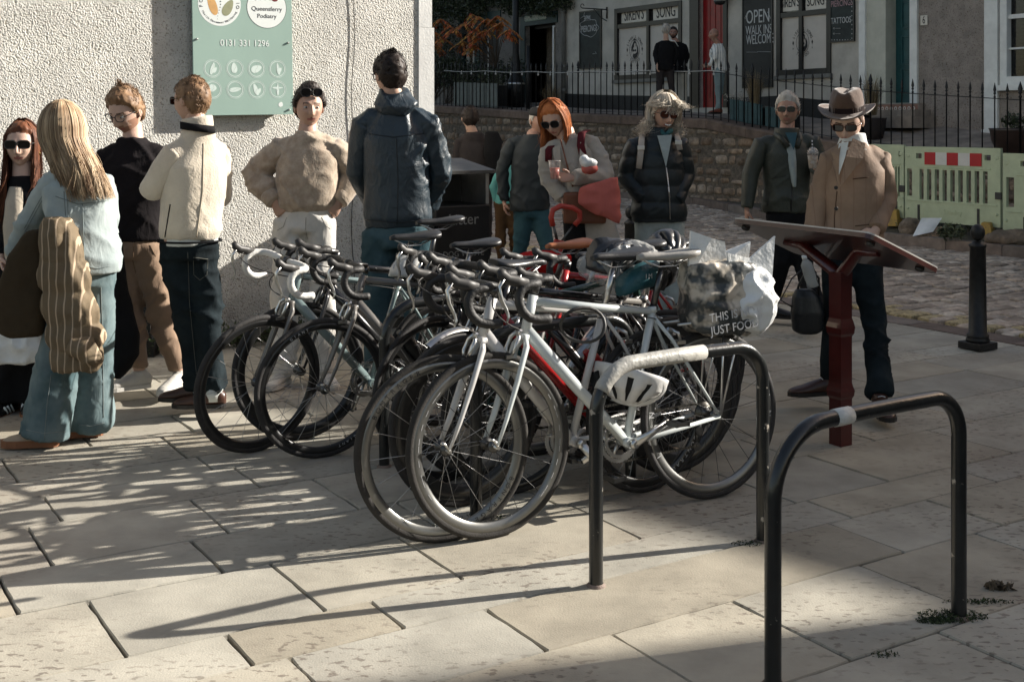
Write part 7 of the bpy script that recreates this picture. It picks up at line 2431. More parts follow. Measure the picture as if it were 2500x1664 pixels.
# cup held against her coat
def cup(label, c, h, r0, r1, m1, m2, fill, straw=None, dome=False):
    t = thing('plastic_cup', label, 'cup', c)
    mb = MB(); mb.lathe(c, [(r0, 0), (r1, h), (r1 + .003, h), (r1 + .003, h + .004)], n=22); mb.build('cup_body', m1, t)
    mb = MB(); mb.lathe(c + Vector((0, 0, .002)), [(r0 - .002, 0), (r0 + (r1 - r0) * fill - .002, h * fill)], n=20); mb.build('drink', m2, t)
    if dome:
        mb = MB(); mb.lathe(c + Vector((0, 0, h)), [(r1, 0), (r1 * .95, .02), (r1 * .6, .04), (r1 * .3, .048)], n=20); mb.build('dome_lid', m1, t)
    if straw: mb = MB(); mb.tube([c + Vector((0, 0, h * .4)), c + Vector(straw)], .005, 8); mb.build('straw', stripes('striped_straw', (.5, .5, .5), (.02, .02, .02), 40, 'z', .5), t)
    return t
m_cup = mat('clear_cup', (.62, .58, .55), rough=.1, alpha=.38, var=.02); m_pink = mat('pink_juice', (.50, .16, .13), rough=.3); m_cof = mat('caramel_iced_drink', (.42, .27, .16), rough=.4, col2=(.62, .58, .52), vscale=40)
cup('clear cup of pink drink in the hand of the red haired woman', Q(1276, 412, 8.44), .125, .030, .042, m_cup, m_pink, .62)
ch = thing('coral_scarf', 'coral red jacket bundled over the forearm and brown bag of the copper haired woman', 'jacket', Q(1375, 470, 8.4))
mb = MB(); D9 = 8.42
mb.loft([(Q(1378, 420, D9), (.13, 0, .04), (0, .04, 0)), (Q(1378, 450, D9), (.14, 0, .03), (0, .06, 0)), (Q(1380, 480, D9), (.145, 0, -.04), (0, .06, 0)), (Q(1392, 500, D9), (.10, 0, -.045), (0, .04, 0))], 24, power=.8)
me = fuse(mb, .012, 1); co = get_co(me); displace(me, .010 * ridge(co * 11)); me.materials.append(m_coral); obj_me('folded_fabric', me, ch)
mb = MB(); mb.ball(Q(1356, 388, 8.42), (.055, .05, .035), 16); me = fuse(mb, .008, 1); co = get_co(me); displace(me, .008 * ridge(co * 20)); me.materials.append(m_coral); obj_me('fabric_end', me, ch)
mb = MB(); mb.ball(Q(1356, 374, 8.40), (.058, .045, .032), 18); mb.ball(Q(1344, 366, 8.40), (.03, .03, .022), 14); me = fuse(mb, .008, 1); co = get_co(me); displace(me, .010 * ridge(co * 22)); me.materials.append(m_bagw)
tagp(obj_me('paper_parcel', me), 'small white wrapped parcel tucked in the elbow of the copper haired woman', 'parcel')
mb = MB(); mb.box(Q(1345, 478, 8.52), (.30, .09, .22), bev=.02); tagp(mb.build('shoulder_bag', m_leath), 'brown leather shoulder bag under the coral jacket', 'bag')
# red pushchair
m_pred = fab('red_pushchair_fabric', (.33, .010, .010)); m_predp = mat('red_plastic', (.36, .035, .022), rough=.4)
ps = thing('pushchair', 'red pushchair with a folded canopy held by the copper haired woman', 'pushchair', G(1340, 860)); DP = 8.3
mb = MB(); mb.tube([Q(1272, 520, DP), Q(1268, 500, DP), Q(1272, 483, DP), Q(1290, 474, DP + .02), Q(1318, 478, DP + .05), Q(1334, 488, DP + .06), Q(1334, 505, DP + .06), Q(1322, 518, DP + .06)], .019, 12); mb.build('handle', m_predp, ps)
mb = MB(); mb.tube([Q(1272, 512, DP), Q(1283, 558, DP)], .010, 8); mb.tube([Q(1322, 515, DP + .06), Q(1288, 560, DP)], .008, 8); mb.tube([Q(1285, 560, DP), Q(1262, 650, DP - .1), Q(1240, 770, DP - .2)], .013, 8); mb.tube([Q(1285, 560, DP), Q(1300, 660, DP + .1), Q(1310, 770, DP + .2)], .013, 8); mb.build('chassis', m_alud, ps)
mb = MB(); mb.tube([Q(1287, 552, DP), Q(1280, 585, DP), Q(1262, 604, DP)], [.035, .045, .03], 12, flat=(1, .5)); mb.build('hinge_cover', m_predp, ps)
mb = MB(); prev = None
for i in range(13):
    a = PI * i / 12; row = []
    for j in range(7):
        t = j / 6
        c = Q(1252, 598, DP)
        row.append(mb.v(c + Vector((-.19 * math.cos(a), -.16 * math.sin(a) * math.sin(t * PI), -.12 * math.sin(a) * (.3 + .7 * math.cos(t * PI)) + .02))))
    if prev:
        for j in range(6): mb.face([prev[j], prev[j + 1], row[j + 1], row[j]], True)
    prev = row
mb.build('canopy', m_pred, ps)
mb = MB()
for x in (1232, 1318): MB().lathe(Q(x, 782, DP), [(.02, 0), (.07, .0), (.07, .03), (.02, .03)], (1, 0, 0), 20).build('wheel', m_tyre, ps)
mb = MB(); mb.tube([Q(1206, 598, DP), Q(1235, 602, DP - .1), Q(1268, 592, DP)], .008, 6); mb.build('bumper_bar', m_alud, ps)

# -------- 11: blonde woman in black puffer
p = Person('smiling woman with a wavy platinum bob and sunglasses in a black puffer jacket', 8.85)
p.setup((1528, 263), yaw=14, pitch=6, roll=4, sh=((1464, 322), (1560, 320)), pel=(1515, 500), arms=[((1464, 322), (1444, 405, .03), (1484, 458, -.10)), ((1560, 320), (1574, 402, .03), (1556, 462, -.10))], legs=[((1492, 515), (1490, 620), (1492, 730)), ((1542, 515), (1548, 620), (1552, 730))], female=True, browm=h_light)
mb = p.torso((1517, 508), [(0, .20, .15), (.1, .205, .16), (.4, .19, .15), (.7, .195, .15), (.88, .185, .135), (.97, .15, .12), (1.05, .11, .10), (1.12, .09, .09)], ar=(.090, .086, .080, .070, .055))
me = fuse(mb, .012, 3); co = get_co(me); z = co[:, 2]; displace(me, .011 * np.abs(np.cos(z * 26)) ** .6 - .006 + folds(co, 2, .005)); me.materials.append(m_puff); pj = obj_me('puffer_jacket', me, p.root)
for q in p.sleeves:
    me = fuse(q, .012, 2); co = get_co(me); displace(me, .010 * np.abs(np.cos(co[:, 2] * 26 + 1)) ** .6 - .005 + folds(co, 3, .005)); me.materials.append(m_puff); obj_me('sleeve', me, pj)
p.sleeves = []
p.collar(m_puff, .075, .10, .092, dz=-.02)
mb = MB(); a0 = p.J(1526, 318, -.12)
mb.prism([p.J(1512, 312, -.125), p.J(1546, 310, -.125), p.J(1540, 345, -.165), p.J(1532, 385, -.172), p.J(1522, 345, -.165)], (0, -.006, 0)); mb.build('pale_hoodie', m_paleg, p.root)
mb = MB(); mb.tube([p.J(1520, 300, -.05), p.J(1530, 312, -.11), p.J(1544, 300, -.05)], .02, 8); mb.build('teal_neck_scarf', fab('teal_scarf', (.03, .09, .10)), p.root)
mb = MB(); mb.tube([p.J(1533, 385, -.170), p.J(1540, 440, -.172), p.J(1542, 505, -.162)], .004, 5); mb.tube([p.J(1538, 430, -.18), p.J(1541, 455, -.18)], .006, 5); mb.build('zip', m_alu, p.root)
mb = MB(); mb.tube([p.J(1478, 308, .0), p.J(1476, 325, -.125), p.J(1474, 352, -.155), p.J(1470, 388, -.14)], .022, 8, flat=(1, .2)); mb.build('backpack_strap', m_knit, p.root); mb = MB(); mb.tube([p.J(1556, 306, .0), p.J(1560, 322, -.12), p.J(1564, 345, -.13)], .022, 8, flat=(1, .2)); mb.build('backpack_strap', m_knit, p.root)
for x, y in ((1475, 340), (1561, 328)): MB().box(p.J(x, y, -.165), (.05, .008, .03), bev=.003).build('strap_buckle', m_steel, p.root)
p.trousers(m_paleg, (.105, .10, .10, .10, .105), hipw=.17, name='wide_trousers', vertical=True); p.shoe(0, 0, m_wshoe, m_wshoe); p.shoe(1, 10, m_wshoe, m_wshoe)
mb = MB(); hair_cap(mb, True, p.HM, .026, 6, -.012)
for az, n_ in (((84, 180), 330), ((-180, -80), 330)): long_hair(mb, p.HM, p.rr, n_, az, .11, (.9 if az[0] > 0 else -.9, 0, 0), .035, 8, (.014, .055), r=.0036, endj=.4, curl=.009)
long_hair(mb, p.HM, p.rr, 110, (-84, -18), .075, (-.9, -.3, 0), .03, 7, (.020, .035), curl=.006, els=(68, 56, 46), fall=Vector((-.75, -.15, -.75)))
long_hair(mb, p.HM, p.rr, 110, (12, 84), .085, (.9, -.3, 0), .03, 7, (.020, .035), curl=.006, els=(68, 56, 46), fall=Vector((.8, -.15, -.7)))
long_hair(mb, p.HM, p.rr, 60, (-180, 180), .09, (0, 0, 0), .02, 7, (.024, .034), el0=88, els=(80, 70, 55, 40), curl=.004)
mb.build('hair', h_plat, p.root)
mb = MB(); mb.tube([p.HM @ Vector((x, -.098 + .35 * abs(x), -.066 + 2.2 * x * x * 4)) for x in (-.022, -.011, 0, .011, .022)], .0045, 6, flat=(1, .8)); mb.build('teeth', m_sw, p.root)
p.glasses(m_lensb, r=.028); p.finish()

# -------- 12: grey haired man in dark green jacket
p = Person('grey haired man in sunglasses and a dark green jacket holding an iced drink', 9.5)
p.setup((1812, 254), yaw=-18, pitch=-2, sh=((1752, 318), (1868, 314)), pel=(1812, 490), arms=[((1752, 318), (1727, 400), (1718, 480, -.05)), ((1868, 314), (1892, 392), (1876, 384, -.20))], legs=[((1790, 505), (1798, 604, -.05), (1768, 706, .15)), ((1842, 505), (1850, 615, -.1), (1880, 715, -.35))], skinm=m_skin2, browm=h_grey, beard=skin('grey_stubble', (.29, .18, .13)))
p.hand(0, (0, -.1, -1), (1, 0, 0), (0, -1, 0), .5); p.hand(1, (-.1, -.5, .6), (-1, -.2, 0), (0, -.6, .5), .8)
mb = p.torso((1810, 488), rings_s(1.12, 1.1), ar=(.082, .076, .070, .062, .052)); gj = p.cloth('green_jacket', mb, m_green, .010); stitch(gj, [(1826, 360), (1822, 430), (1820, 484)], m_bshoe, .006, 'zip'); stitch(gj, [(1775, 410), (1808, 404)], m_bshoe, .003, 'chest_pocket'); stitch(gj, [(1772, 440), (1765, 475)], m_bshoe, .003, 'pocket'); p.collar(m_green, .07, .10, .098, dz=-.03)
mb = p.torso((1822, 430, -.045), [(0, .02, .12), (.4, .045, .128), (.8, .075, .125), (1.0, .085, .10)], arms=False); p.cloth('grey_mid_layer', mb, m_paleg, .003)
mb = MB(); mb.prism([p.J(1806, 305, -.14), p.J(1834, 305, -.14), p.J(1826, 345, -.165)], (0, -.006, 0)); mb.build('teal_t_shirt', fab('teal_jersey', (.05, .10, .12)), p.root)
mb = MB(); mb.tube([p.neck + Vector((-.09, -.02, -.01)), p.neck + Vector((-.06, -.11, -.05)), p.neck + Vector((-.02, -.13, -.11))], .022, 8); mb.build('jacket_collar', m_green, p.root); mb = MB(); mb.tube([p.neck + Vector((.09, -.02, -.01)), p.neck + Vector((.08, -.10, -.05)), p.neck + Vector((.05, -.13, -.11))], .022, 8); mb.build('jacket_collar', m_green, p.root)
p.trousers(m_blk, (.10, .09, .078, .075, .075), amp=.009); p.shoe(0, 75, m_bshoe, m_bshoe, L=.30); p.shoe(1, -30, m_bshoe, m_bshoe, L=.30)
p.short(h_grey, 700, .03, .014, (.3, .3, .3), top=1.6, vol=(0, 0, .014)); p.glasses(m_lens, r=.027, kind='oval'); p.finish()
cup('tall clear cup of iced coffee with a striped straw in front of the green jacket', Q(1870, 388, 9.2), .115, .030, .043, m_cup, m_cof, .85, (-.005, 0, .22), True)

# -------- 13: man in tweed jacket and hat
p = Person('man in a brown felt hat and tweed jacket reading the slanted board', 6.78)
p.setup((1949, 279), yaw=-24, pitch=24, sh=((1912, 350, .02), (2018, 350, .02)), pel=(1955, 548), neck=(1962, 330, .0), arms=[((1912, 350), (1888, 450, .04), (1868, 556, -.02)), ((2018, 350), (2038, 450, .06), (2016, 528, -.12))], legs=[((1930, 562), (1918, 732), (1908, 872, .05)), ((1985, 562), (2012, 745, -.05), (2024, 910, -.24))], browm=h_brown, skinm=m_skin3)
p.hand(0, (0, -.1, -1), (1, -.2, 0), (0, -1, 0), .85); p.hand(1, (-.5, -.3, -.6), (-.6, .2, -.6), (-.5, -.6, .4), .45)
mb = p.torso((1958, 572), rings_s(1.02, 1.08, hem=1.08), ar=(.080, .073, .066, .060, .054)); tw = p.cloth('tweed_jacket', mb, m_tweed_s, .008); m_tth = fab('tweed_seam', (.07, .042, .028)); stitch(tw, [(1962, 412), (1998, 408)], m_tth, .003, 'breast_pocket'); stitch(tw, [(1968, 520), (2004, 516), (2004, 530)], m_tth, .003, 'pocket_flap'); stitch(tw, [(1926, 440), (1920, 500), (1920, 560)], m_tth, .003, 'jacket_front')
for s_, pts in ((1, [(1962, 318, -.10), (1990, 330, -.11), (1984, 365, -.15), (1932, 430, -.165), (1946, 360, -.16)]), (-1, [(1936, 322, -.12), (1912, 350, -.13), (1912, 375, -.15), (1928, 430, -.165), (1930, 360, -.16)])):
    mb = MB(); mb.prism([p.J(*q) for q in pts], (0, -.008, 0)); mb.build('lapel', m_tweed_s, p.root)
mb = MB(); mb.prism([p.J(1930, 330, -.135), p.J(1952, 326, -.135), p.J(1944, 362, -.16), p.J(1930, 402, -.163), p.J(1926, 362, -.15)], (0, -.004, 0)); mb.build('white_shirt', m_wtee, p.root); p.collar(m_wtee, .045, .078, .066, dz=.0, name='shirt_collar')
mb = MB()
for y in (432, 480, 530): MB().lathe(p.J(1923 + (y - 432) * .01, y, -.165), [(.011, 0), (.011, .004), (.008, .006)], (0, -1, 0), 12).build('jacket_button', m_bshoe, p.root)
p.trousers(m_djean, (.098, .085, .068, .062, .060), hipw=.16, amp=.010); p.shoe(0, -80, m_brshoe, m_bshoe, L=.30); p.shoe(1, -5, m_brshoe, m_bshoe, L=.30)
p.short(h_brown, 0, th=.006)
p.glasses(m_lens, r=.028, framem=m_lensb, kind='oval')
H3 = p.HM.to_3x3()
HH = p.HM @ Matrix.Translation((0, .012, .052)) @ Matrix.Rotation(R(-12), 4, 'X')
def hring(x, y, z, dy=0): return (HH @ Vector((0, dy, z)), HH.to_3x3() @ Vector((x, 0, 0)), HH.to_3x3() @ Vector((0, y, 0)))
ht = thing('hat', None, None); ht.parent = p.root; ht.location = HH.translation - p.root.location
mb = MB(); n = 40
prev = None
for r_, zz_ in ((1.0, .0), (1.18, -.004), (1.4, -.006), (1.58, .002), (1.66, .010), (1.67, .014), (1.60, .009), (1.4, .001), (1.18, .003), (1.0, .008)):
    cur = [mb.v(HH @ Vector((.088 * r_ * math.cos(2 * PI * i / n), .108 * r_ * math.sin(2 * PI * i / n), zz_ + .014 * (r_ - 1) * math.cos(4 * PI * i / n) * 2))) for i in range(n)]
    if prev:
        for i in range(n): mb.face([prev[i], prev[(i + 1) % n], cur[(i + 1) % n], cur[i]], True)
    prev = cur
mb.build('brim', m_felt, ht)
mb = MB(); mb.loft([hring(.089, .109, .0), hring(.088, .107, .05), hring(.083, .100, .09), hring(.072, .088, .115), hring(.045, .065, .122), hring(.012, .04, .106)], 36, power=.92)
bm = mb.bm
for v_ in bm.verts:
    q = HH.inverted() @ v_.co
    pinch = .016 * sst(.05, .11, q.z) * g(q.y + .06, .035); q.x *= 1 - pinch / .05
    q.z -= .014 * g(q.x, .025) * sst(.09, .115, q.z)
    v_.co = HH @ q
mb.build('crown', m_felt, ht)
mb = MB(); mb.loft([hring(.0915, .1115, .004), hring(.0905, .110, .034)], 40, cap=False); mb.build('hat_band', m_band, ht)
p.finish()
cb_ = Q(1860, 608, 6.72)
t = thing('water_bottle', 'clear plastic water bottle held low by the man in the hat', 'bottle', cb_)
mb = MB(); mb.lathe(cb_ + Vector((-.02, 0, .03)), [(.012, 0), (.032, -.03), (.034, -.10), (.030, -.13), (.034, -.16)], (-.3, 0, 1), 18); mb.build('bottle_body', mat('clear_bottle', (.6, .62, .6), rough=.08, alpha=.45, var=.02), t)
mb = MB(); mb.lathe(cb_ + Vector((-.02, 0, .03)), [(.014, 0), (.014, .02)], (-.3, 0, 1), 14); mb.build('cap', m_sw, t)
bgc = Q(1858, 718, 6.75)
t = thing('handbag', 'black leather handbag hanging from the hand of the man in the hat', 'bag', bgc)
mb = MB(); mb.loft([(bgc + Vector((0, 0, -.12)), (.05, 0, 0), (0, .04, 0)), (bgc + Vector((0, 0, -.10)), (.085, 0, 0), (0, .05, 0)), (bgc, (.095, 0, 0), (0, .055, 0)), (bgc + Vector((-.01, 0, .09)), (.075, 0, 0), (0, .045, 0)), (bgc + Vector((-.02, 0, .13)), (.045, 0, 0), (0, .03, 0))], 26, power=.85)
me = fuse(mb, .008, 2); me.materials.append(mat('black_leather', (.012, .014, .016), rough=.35, var=.2, bump=.2)); obj_me('bag_body', me, t)
mb = MB(); mb.tube([bgc + Vector((-.06, 0, .10)), Q(1838, 655, 6.75), Q(1860, 612, 6.73), Q(1884, 640, 6.75), bgc + Vector((.06, 0, .08))], .007, 6); mb.tube([bgc + Vector((-.07, 0, .02)), Q(1812, 700, 6.73), Q(1796, 690, 6.73), Q(1822, 640, 6.74), Q(1856, 612, 6.73)], .004, 6); mb.build('strap', m_bshoe, t)

# -------- men by the tattoo shop
p = Person('bald man in a striped white shirt and pale jeans outside the red shop door', 24.4, vox=.024)
p.setup((1642, 80), yaw=-72, sh=((1646, 104, -.1), (1657, 104, .15)), pel=(1655, 165), arms=[((1646, 104), (1645, 132, -.2), (1632, 152, -.15)), ((1657, 104), (1662, 134, .25), (1648, 155, .2))], legs=[((1653, 168, -.05), (1653, 212), (1655, 251)), ((1658, 168, .1), (1656, 212, .15), (1652, 253, .2))], skinm=m_skin2)
p.hand(0, (-.8, 0, 0), (0, 1, 0), (0, 0, 1), .5)
mb = p.torso((1655, 165), rings_s(.92, 1.3)); p.cloth('striped_shirt', mb, m_shirts, .01); p.trousers(fab('washed_denim', (.22, .29, .30)), amp=.01); p.shoe(0, -85, mat('tan_shoe', (.18, .05, .03), rough=.5), m_bshoe); p.shoe(1, -80, mat('tan_shoe_b', (.18, .05, .03), rough=.5), m_bshoe); p.finish()
p = Person('grey haired man in a black coat seen from behind at the tattoo shop window', 24.6, vox=.024)
p.setup((1532, 69), yaw=168, sh=((1514, 98), (1551, 98)), pel=(1530, 152), arms=[((1514, 98), (1508, 125), (1512, 150, -.1)), ((1551, 98), (1557, 125), (1550, 150))], legs=[((1520, 158), (1518, 198), (1517, 236)), ((1541, 158), (1545, 198), (1549, 236))], browm=h_grey)
p.hand(0, (0, 0, -1), (1, 0, 0), (0, 1, 0), .5)
mb = p.torso((1530, 163), rings_s(1.1, 1.05)); p.cloth('black_coat', mb, m_blk, .008); p.trousers(m_hoodie); p.shoe(0, 180, m_bshoe, m_bshoe); p.shoe(1, 180, m_bshoe, m_bshoe); p.short(h_grey, 250, .03, .012); 
mb = MB(); mb.tube([p.sb + Vector((-.10, -.10, .075)), p.sb + Vector((.0, -.09, .06)), p.sb + Vector((.07, -.07, -.05))], .008, 5); mb.build('white_piping', m_sw, p.root); p.finish()
p = Person('dark haired bearded man in cream trousers facing the street by the shop window', 25.1, vox=.024)
p.setup((1549, 76), yaw=-10, sh=((1540, 101), (1574, 101)), pel=(1564, 155), arms=[((1540, 101), (1542, 128), (1552, 148)), ((1574, 101), (1581, 128), (1576, 152))], legs=[((1556, 162), (1562, 202), (1568, 242)), ((1572, 162), (1574, 204), (1576, 246, -.1))], browm=h_dark, beard=h_dark, skinm=m_skin2)
mb = p.torso((1563, 168), rings_s(1.1)); p.cloth('black_coat', mb, m_blk, .008); p.trousers(fab('cream_cotton', (.42, .40, .34))); p.shoe(0, 0, m_wshoe, m_wshoe); p.shoe(1, 10, m_wshoe, m_wshoe); p.short(h_dark, 250, .025, .010); p.hand(1, (0, 0, -1), (1, 0, 0), (0, -1, 0), .5); p.finish()
# ================================================================== PLANTS AND SMALL THINGS
rr = random.Random(77)
m_leafd = mat('ivy_leaves', (.012, .022, .010), rough=.45, col2=(.05, .065, .03), vscale=6, spec=.5, ramp=(.3, .7)); island_var(m_leafd, .5)
m_leafg = mat('shrub_leaves', (.03, .045, .018), rough=.6, col2=(.10, .11, .06), vscale=8, ramp=(.3, .7)); island_var(m_leafg, .5)
m_leafr = mat('autumn_leaves', (.50, .06, .025), rough=.6, col2=(.50, .22, .05), vscale=5, ramp=(.35, .65)); island_var(m_leafr, .55, (.55, .9, .6))
m_stem = mat('brown_stem', (.05, .035, .022), rough=.8)
m_straw = mat('straw_grass', (.22, .17, .10), rough=.8); island_var(m_straw, .4)
m_flow = mat('white_flowers', (.45, .43, .38), rough=.7); m_redf = mat('red_flower', (.45, .01, .03), rough=.6)
def T(px, py, back=0.0, p=16.7):
    """point on the terrace strip, p metres along the street normal"""
    X = (px - CX) / F; d = (p + back) / (.848 * X + .53) * math.hypot(.848, .53)
    return P(px, py, d)
def shrub(name, label, cat, blobs, m, size=.035, stems=True, group=None):
    c = Vector(blobs[0][0]); base = Vector((c.x, c.y, ztop(c.dot(A))))
    t = thing(name, label, cat, base, group)
    mb = MB()
    for c_, r_, n_ in blobs: leaf_blob(mb, c_, r_, n_, size, rr)
    mb.build('foliage', m, t)
    if stems:
        mb = MB()
        for c_, r_, n_ in blobs:
            mb.tube([base + Vector((rr.uniform(-.05, .05), 0, 0)), base.lerp(Vector(c_), .6) + Vector((rr.uniform(-.05, .05), 0, 0)), Vector(c_)], [.012, .009, .005], 5)
        mb.build('stems', m_stem, t)
    return t
# ivy hanging at the top left over the lane house
bl = []
for px in range(1045, 1390, 14):
    yb = 52 if px < 1180 else (18 if px < 1240 else 38 if px < 1340 else 12)
    for py in range(-45, yb, 14):
        bl.append((T(px, py + rr.uniform(-5, 5), .78), (.26, .12, .17), 90))
t = thing('hanging_ivy', 'dark glossy ivy hanging down the front of the lane house at the top', 'ivy', T(1200, 0, .8))
mb = MB()
for c_, r_, n_ in bl: leaf_blob(mb, c_, r_, n_, .05, rr)
mb.build('foliage', m_leafd, t)
bl = [(T(px, py + rr.uniform(-4, 4), .5), (.22, .16, .18), 80) for px in range(1050, 1110, 14) for py in range(60, 215, 16)]
shrub('dark_shrub', 'tall dark evergreen shrub beside the corner of the white building', 'shrub', bl, m_leafd, .045)
# sumac with red leaves
t = thing('sumac', 'sumac with red and orange autumn leaves arching over the railing', 'shrub', T(1212, 170, .1) * 1.0)
fr = MB(); tw = MB()
clusters = [(1075, 45), (1098, 62), (1062, 78), (1080, 92), (1150, 33), (1168, 40), (1135, 55), (1190, 45), (1215, 38), (1222, 55), (1165, 68), (1185, 72), (1148, 85), (1170, 92), (1130, 100), (1158, 110), (1105, 70), (1062, 110), (1235, 75), (1245, 70)]
b0 = T(1210, 165, -.2)
for cx_, cy_ in clusters:
    c_ = T(cx_, cy_, -.35)
    mid = b0.lerp(c_, .55) + Vector((0, 0, .25))
    tw.tube([b0, mid, c_], [.014, .009, .004], 5)
    for k in range(6):
        ang = rr.uniform(0, 2 * PI); dirv = Vector((math.cos(ang), math.sin(ang) * .5, -.35)).normalized(); L = rr.uniform(.22, .38)
        side = dirv.cross(Vector((0, 0, 1))).normalized()
        for i in range(9):
            q = c_ + dirv * L * i / 8 + Vector((0, 0, -.10 * (i / 8) ** 2))
            for s_ in (-1, 1):
                tip = q + side * s_ * .10 * (1 - .4 * abs(i / 8 - .4)) + dirv * .03 + Vector((0, 0, -.045 - rr.uniform(0, .03)))
                w_ = dirv * .026
                m_ = q.lerp(tip, .5) + Vector((0, 0, .008))
                fr.face([fr.v(q), fr.v(m_ + w_), fr.v(tip), fr.v(m_ - w_)])
fr.build('foliage', m_leafr, t); tw.build('branches', m_stem, t)
# planting behind the railing
shrub('flowering_shrub', 'pale flowering shrub growing out of the left end of the slatted planter', 'shrub', [(T(1122, 192, -.35), (.22, .15, .18), 260), (T(1140, 205, -.35), (.2, .15, .12), 160)], m_leafg, .03)
shrub('leafy_shrub', 'bushy shrub growing out of the right end of the slatted planter', 'shrub', [(T(1190, 190, -.35), (.28, .15, .25), 380), (T(1215, 205, -.3), (.2, .15, .2), 200)], m_leafg, .03)
shrub('dark_leafy_bank', 'dark leafy planting between the slatted planter and the lane doorway', 'shrub', [(T(px, 175 + 10 * math.sin(px), .35), (.3, .15, .3), 230) for px in range(1085, 1262, 22)], m_leafd, .05)
def grass(name, label, c, n, L, m, spread=.12, w=.004):
    t = thing(name, label, 'grass', c)
    mb = MB()
    for i in range(n):
        a = rr.uniform(0, 2 * PI); k = rr.uniform(.2, 1)
        d_ = Vector((math.cos(a), math.sin(a), 0)); b_ = c + d_ * rr.uniform(0, spread * .4); l_ = L * rr.uniform(.6, 1.1)
        s_ = Vector((-d_.y, d_.x, 0)) * w
        p0, p1, p2 = b_, b_ + d_ * spread * k * .6 + Vector((0, 0, l_ * .6)), b_ + d_ * spread * k * 1.8 + Vector((0, 0, l_ * (1 - .3 * k)))
        v = [mb.v(p0 - s_), mb.v(p0 + s_), mb.v(p1 + s_), mb.v(p1 - s_), mb.v(p2)]
        mb.face([v[0], v[1], v[2], v[3]]); mb.face([v[3], v[2], v[4]])
    mb.build('blades', m, t); return t
def tz(px, p=16.4):
    X = (px - CX) / F; d = p / (.848 * X + .53) * math.hypot(.848, .53); v = P(px, 0, d); v.z = ztop(v.dot(A)) + .02; return v
grass('ornamental_grass', 'straw coloured grass clump in front of the lane doorway', tz(1348), 260, .75, m_straw, .3)
grass('ornamental_grass', 'tall feathery grass standing in the teal planter', tz(1842) + Vector((0, 0, .35)), 240, .75, m_straw, .22)
grass('ornamental_grass', 'pale fountain grass in the pot beside the teal door', tz(2128) + Vector((0, 0, .45)), 260, .8, m_straw, .22)
shrub('white_flower_plant', 'white flowering plant spilling over the left end of the teal planter', 'plant', [(tz(1800) + Vector((0, 0, .42)), (.28, .16, .12), 300), (tz(1818) + Vector((0, 0, .46)), (.2, .14, .12), 200)], m_flow, .018, False)
shrub('pot_plant', 'small dark leaved plant in the black pot near the doorstep', 'plant', [(tz(2098) + Vector((0, 0, .5)), (.16, .12, .14), 220)], m_leafg, .03, False)
mb = MB(); leaf_blob(mb, tz(2093) + Vector((0, 0, .68)), (.04, .04, .04), 30, .02, rr); tagp(mb.build('red_flower', m_redf), 'single red bloom above the pot plant near the teal door', 'flower')
shrub('terracotta_pot_plant', 'dark shrub in the large brown bowl at the right edge', 'plant', [(tz(2478) + Vector((0, 0, .55)), (.22, .16, .15), 260)], m_leafd, .04, False)
# planters and pots
m_pgrey = mat('grey_green_planter_slats', (.15, .165, .15), rough=.7, var=.15); m_pteal = mat('teal_planter_slats', (.035, .075, .08), rough=.6, var=.2)
def planter(label, px0, px1, h, m, n, name='planter'):
    a, b = tz(px0, 16.15), tz(px1, 16.15); d_ = (b - a); L = d_.length; d_.normalize(); nrm = Vector((d_.y, -d_.x, 0))
    t = thing(name, label, 'planter', a)
    M = Matrix.Translation(a) @ Matrix(((d_.x, -nrm.x, 0, 0), (d_.y, -nrm.y, 0, 0), (d_.z, 0, 1, 0), (0, 0, 0, 1)))
    mb = MB(); mb.box((L / 2, .16, h / 2 - .02), (L - .02, .30, h - .06), M); mb.build('box', m_blackp, t)
    mb = MB(); w = L / n
    for i in range(n): mb.box((w * (i + .5), -.002, h / 2), (w * .82, .022, h), M)
    mb.build('slats', m, t)
planter('long pale slatted wooden planter on the terrace behind the railing at the left', 1108, 1215, .62, m_pgrey, 13)
planter('long teal slatted planter behind the railing left of the grey haired man', 1782, 1862, .40, m_pteal, 7)
planter('short teal slatted planter behind the railing hidden by the grey haired man', 1868, 1925, .38, m_pteal, 4)
def pot(label, px, r, h, m, p=16.5):
    c = tz(px, p); mb = MB(); mb.lathe(c, [(r * .65, 0), (r * .95, h * .6), (r, h * .9), (r * 1.05, h), (r * .9, h), (r * .85, h * .9)], n=20)
    tagp(mb.build('plant_pot', m), label, 'plant pot')
pot('black bucket pot left of the teal door', 2100, .19, .45, m_blackp); pot('dark pot holding the fountain grass by the doorstep', 2135, .20, .40, m_hoodie); pot('large dark brown bowl planter at the right edge by the pilaster', 2480, .38, .45, mat('dark_brown_glaze', (.035, .022, .018), rough=.35))
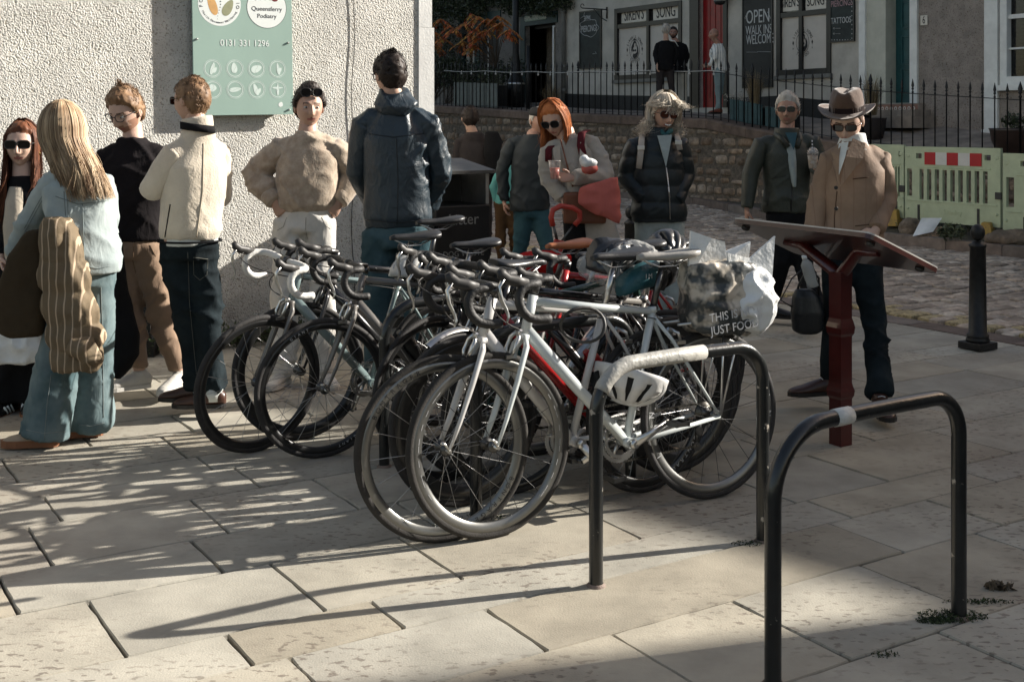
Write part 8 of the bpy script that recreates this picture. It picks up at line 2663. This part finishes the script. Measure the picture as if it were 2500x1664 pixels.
# lamp post on the terrace
lp = thing('lamp_post', 'black cast iron lamp post behind the railing left of the lane doorway', 'lamp post', tz(1259, 16.9))
c = tz(1259, 16.9); mb = MB(); mb.lathe(c, [(.24, 0), (.24, .62), (.22, .66), (.20, .72), (.16, .78), (.12, 1.1), (.10, 1.3), (.085, 1.4), (.08, 6.5)], n=20); mb.build('column', m_iron, lp)
mb = MB(); mb.lathe(c, [(.245, .60), (.25, .62), (.235, .645)], n=20, cap=False); mb.build('moulding', m_steel, lp)
mb = MB(); a = T(1192, 78, .2); mb.tube([Vector((a.x, a.y, ztop(a.dot(A)))), a], .013, 6); tagp(mb.build('white_pole', m_pil), 'thin white pole standing among the planting at the left', 'pole')
mb = MB(); a = T(1290, 112, -.1); mb.tube([Vector((a.x, a.y, ztop(a.dot(A)))), a], .045, 8); tagp(mb.build('iron_post', m_iron), 'short square topped black post in front of the lane doorway', 'post')
# weeds and moss at the feet of the stands
m_moss = mat('moss', (.03, .042, .016), rough=.95, var=.5, vscale=30)
mb = MB()
for c_, r_, n_ in ((RA1 + Vector((-.02, .0, .008)), (.12, .05, .012), 700), (RA1 + U * -.10 + Vector((0, .02, .005)), (.07, .025, .007), 420), (RA1 + U * .16 + A * .05, (.14, .025, .010), 360), (RB1 + U * -.05, (.09, .04, .012), 320), (RA1 + U * -.42 - A * .06, (.05, .02, .01), 120), (UA(.55, 4.22), (.03, .02, .008), 60), (RD0 + U * .06, (.12, .05, .01), 300)):
    leaf_blob(mb, c_, r_, n_, .006, rr)
tagp(mb.build('moss', m_moss), 'moss and tiny weeds round the feet of the cycle stands', 'moss', kind='stuff')
mb = MB(); p_ = RA1 + U * .33 + A * .09
leaf_blob(mb, p_ + Vector((0, 0, .006)), (.05, .03, .008), 60, .02, rr)
tagp(mb.build('fallen_leaves', mat('dead_leaves', (.10, .075, .05), rough=.9, var=.4)), 'few dead leaves lying near the foot of the nearest stand', 'leaves', kind='stuff')
# green plant and ferns behind the barrier stones
shrub('ground_plant', 'green leaved plant between the stones under the barrier', 'plant', [(P(2322, 565, 15.2), (.20, .14, .10), 220)], m_leafg, .045, False)
mb = MB()
for i in range(420):
    q = rr.uniform(8.8, 14); p = rr.uniform(13.0, 15.6); c_ = UA(p, q, .22 + .05 * (p - 13)); leaf_blob(mb, c_, (.06, .05, .03), 5, .03, rr)
tagp(mb.build('weeds', m_leafd), 'low weeds on the dug soil behind the plastic barriers', 'weeds', kind='stuff')
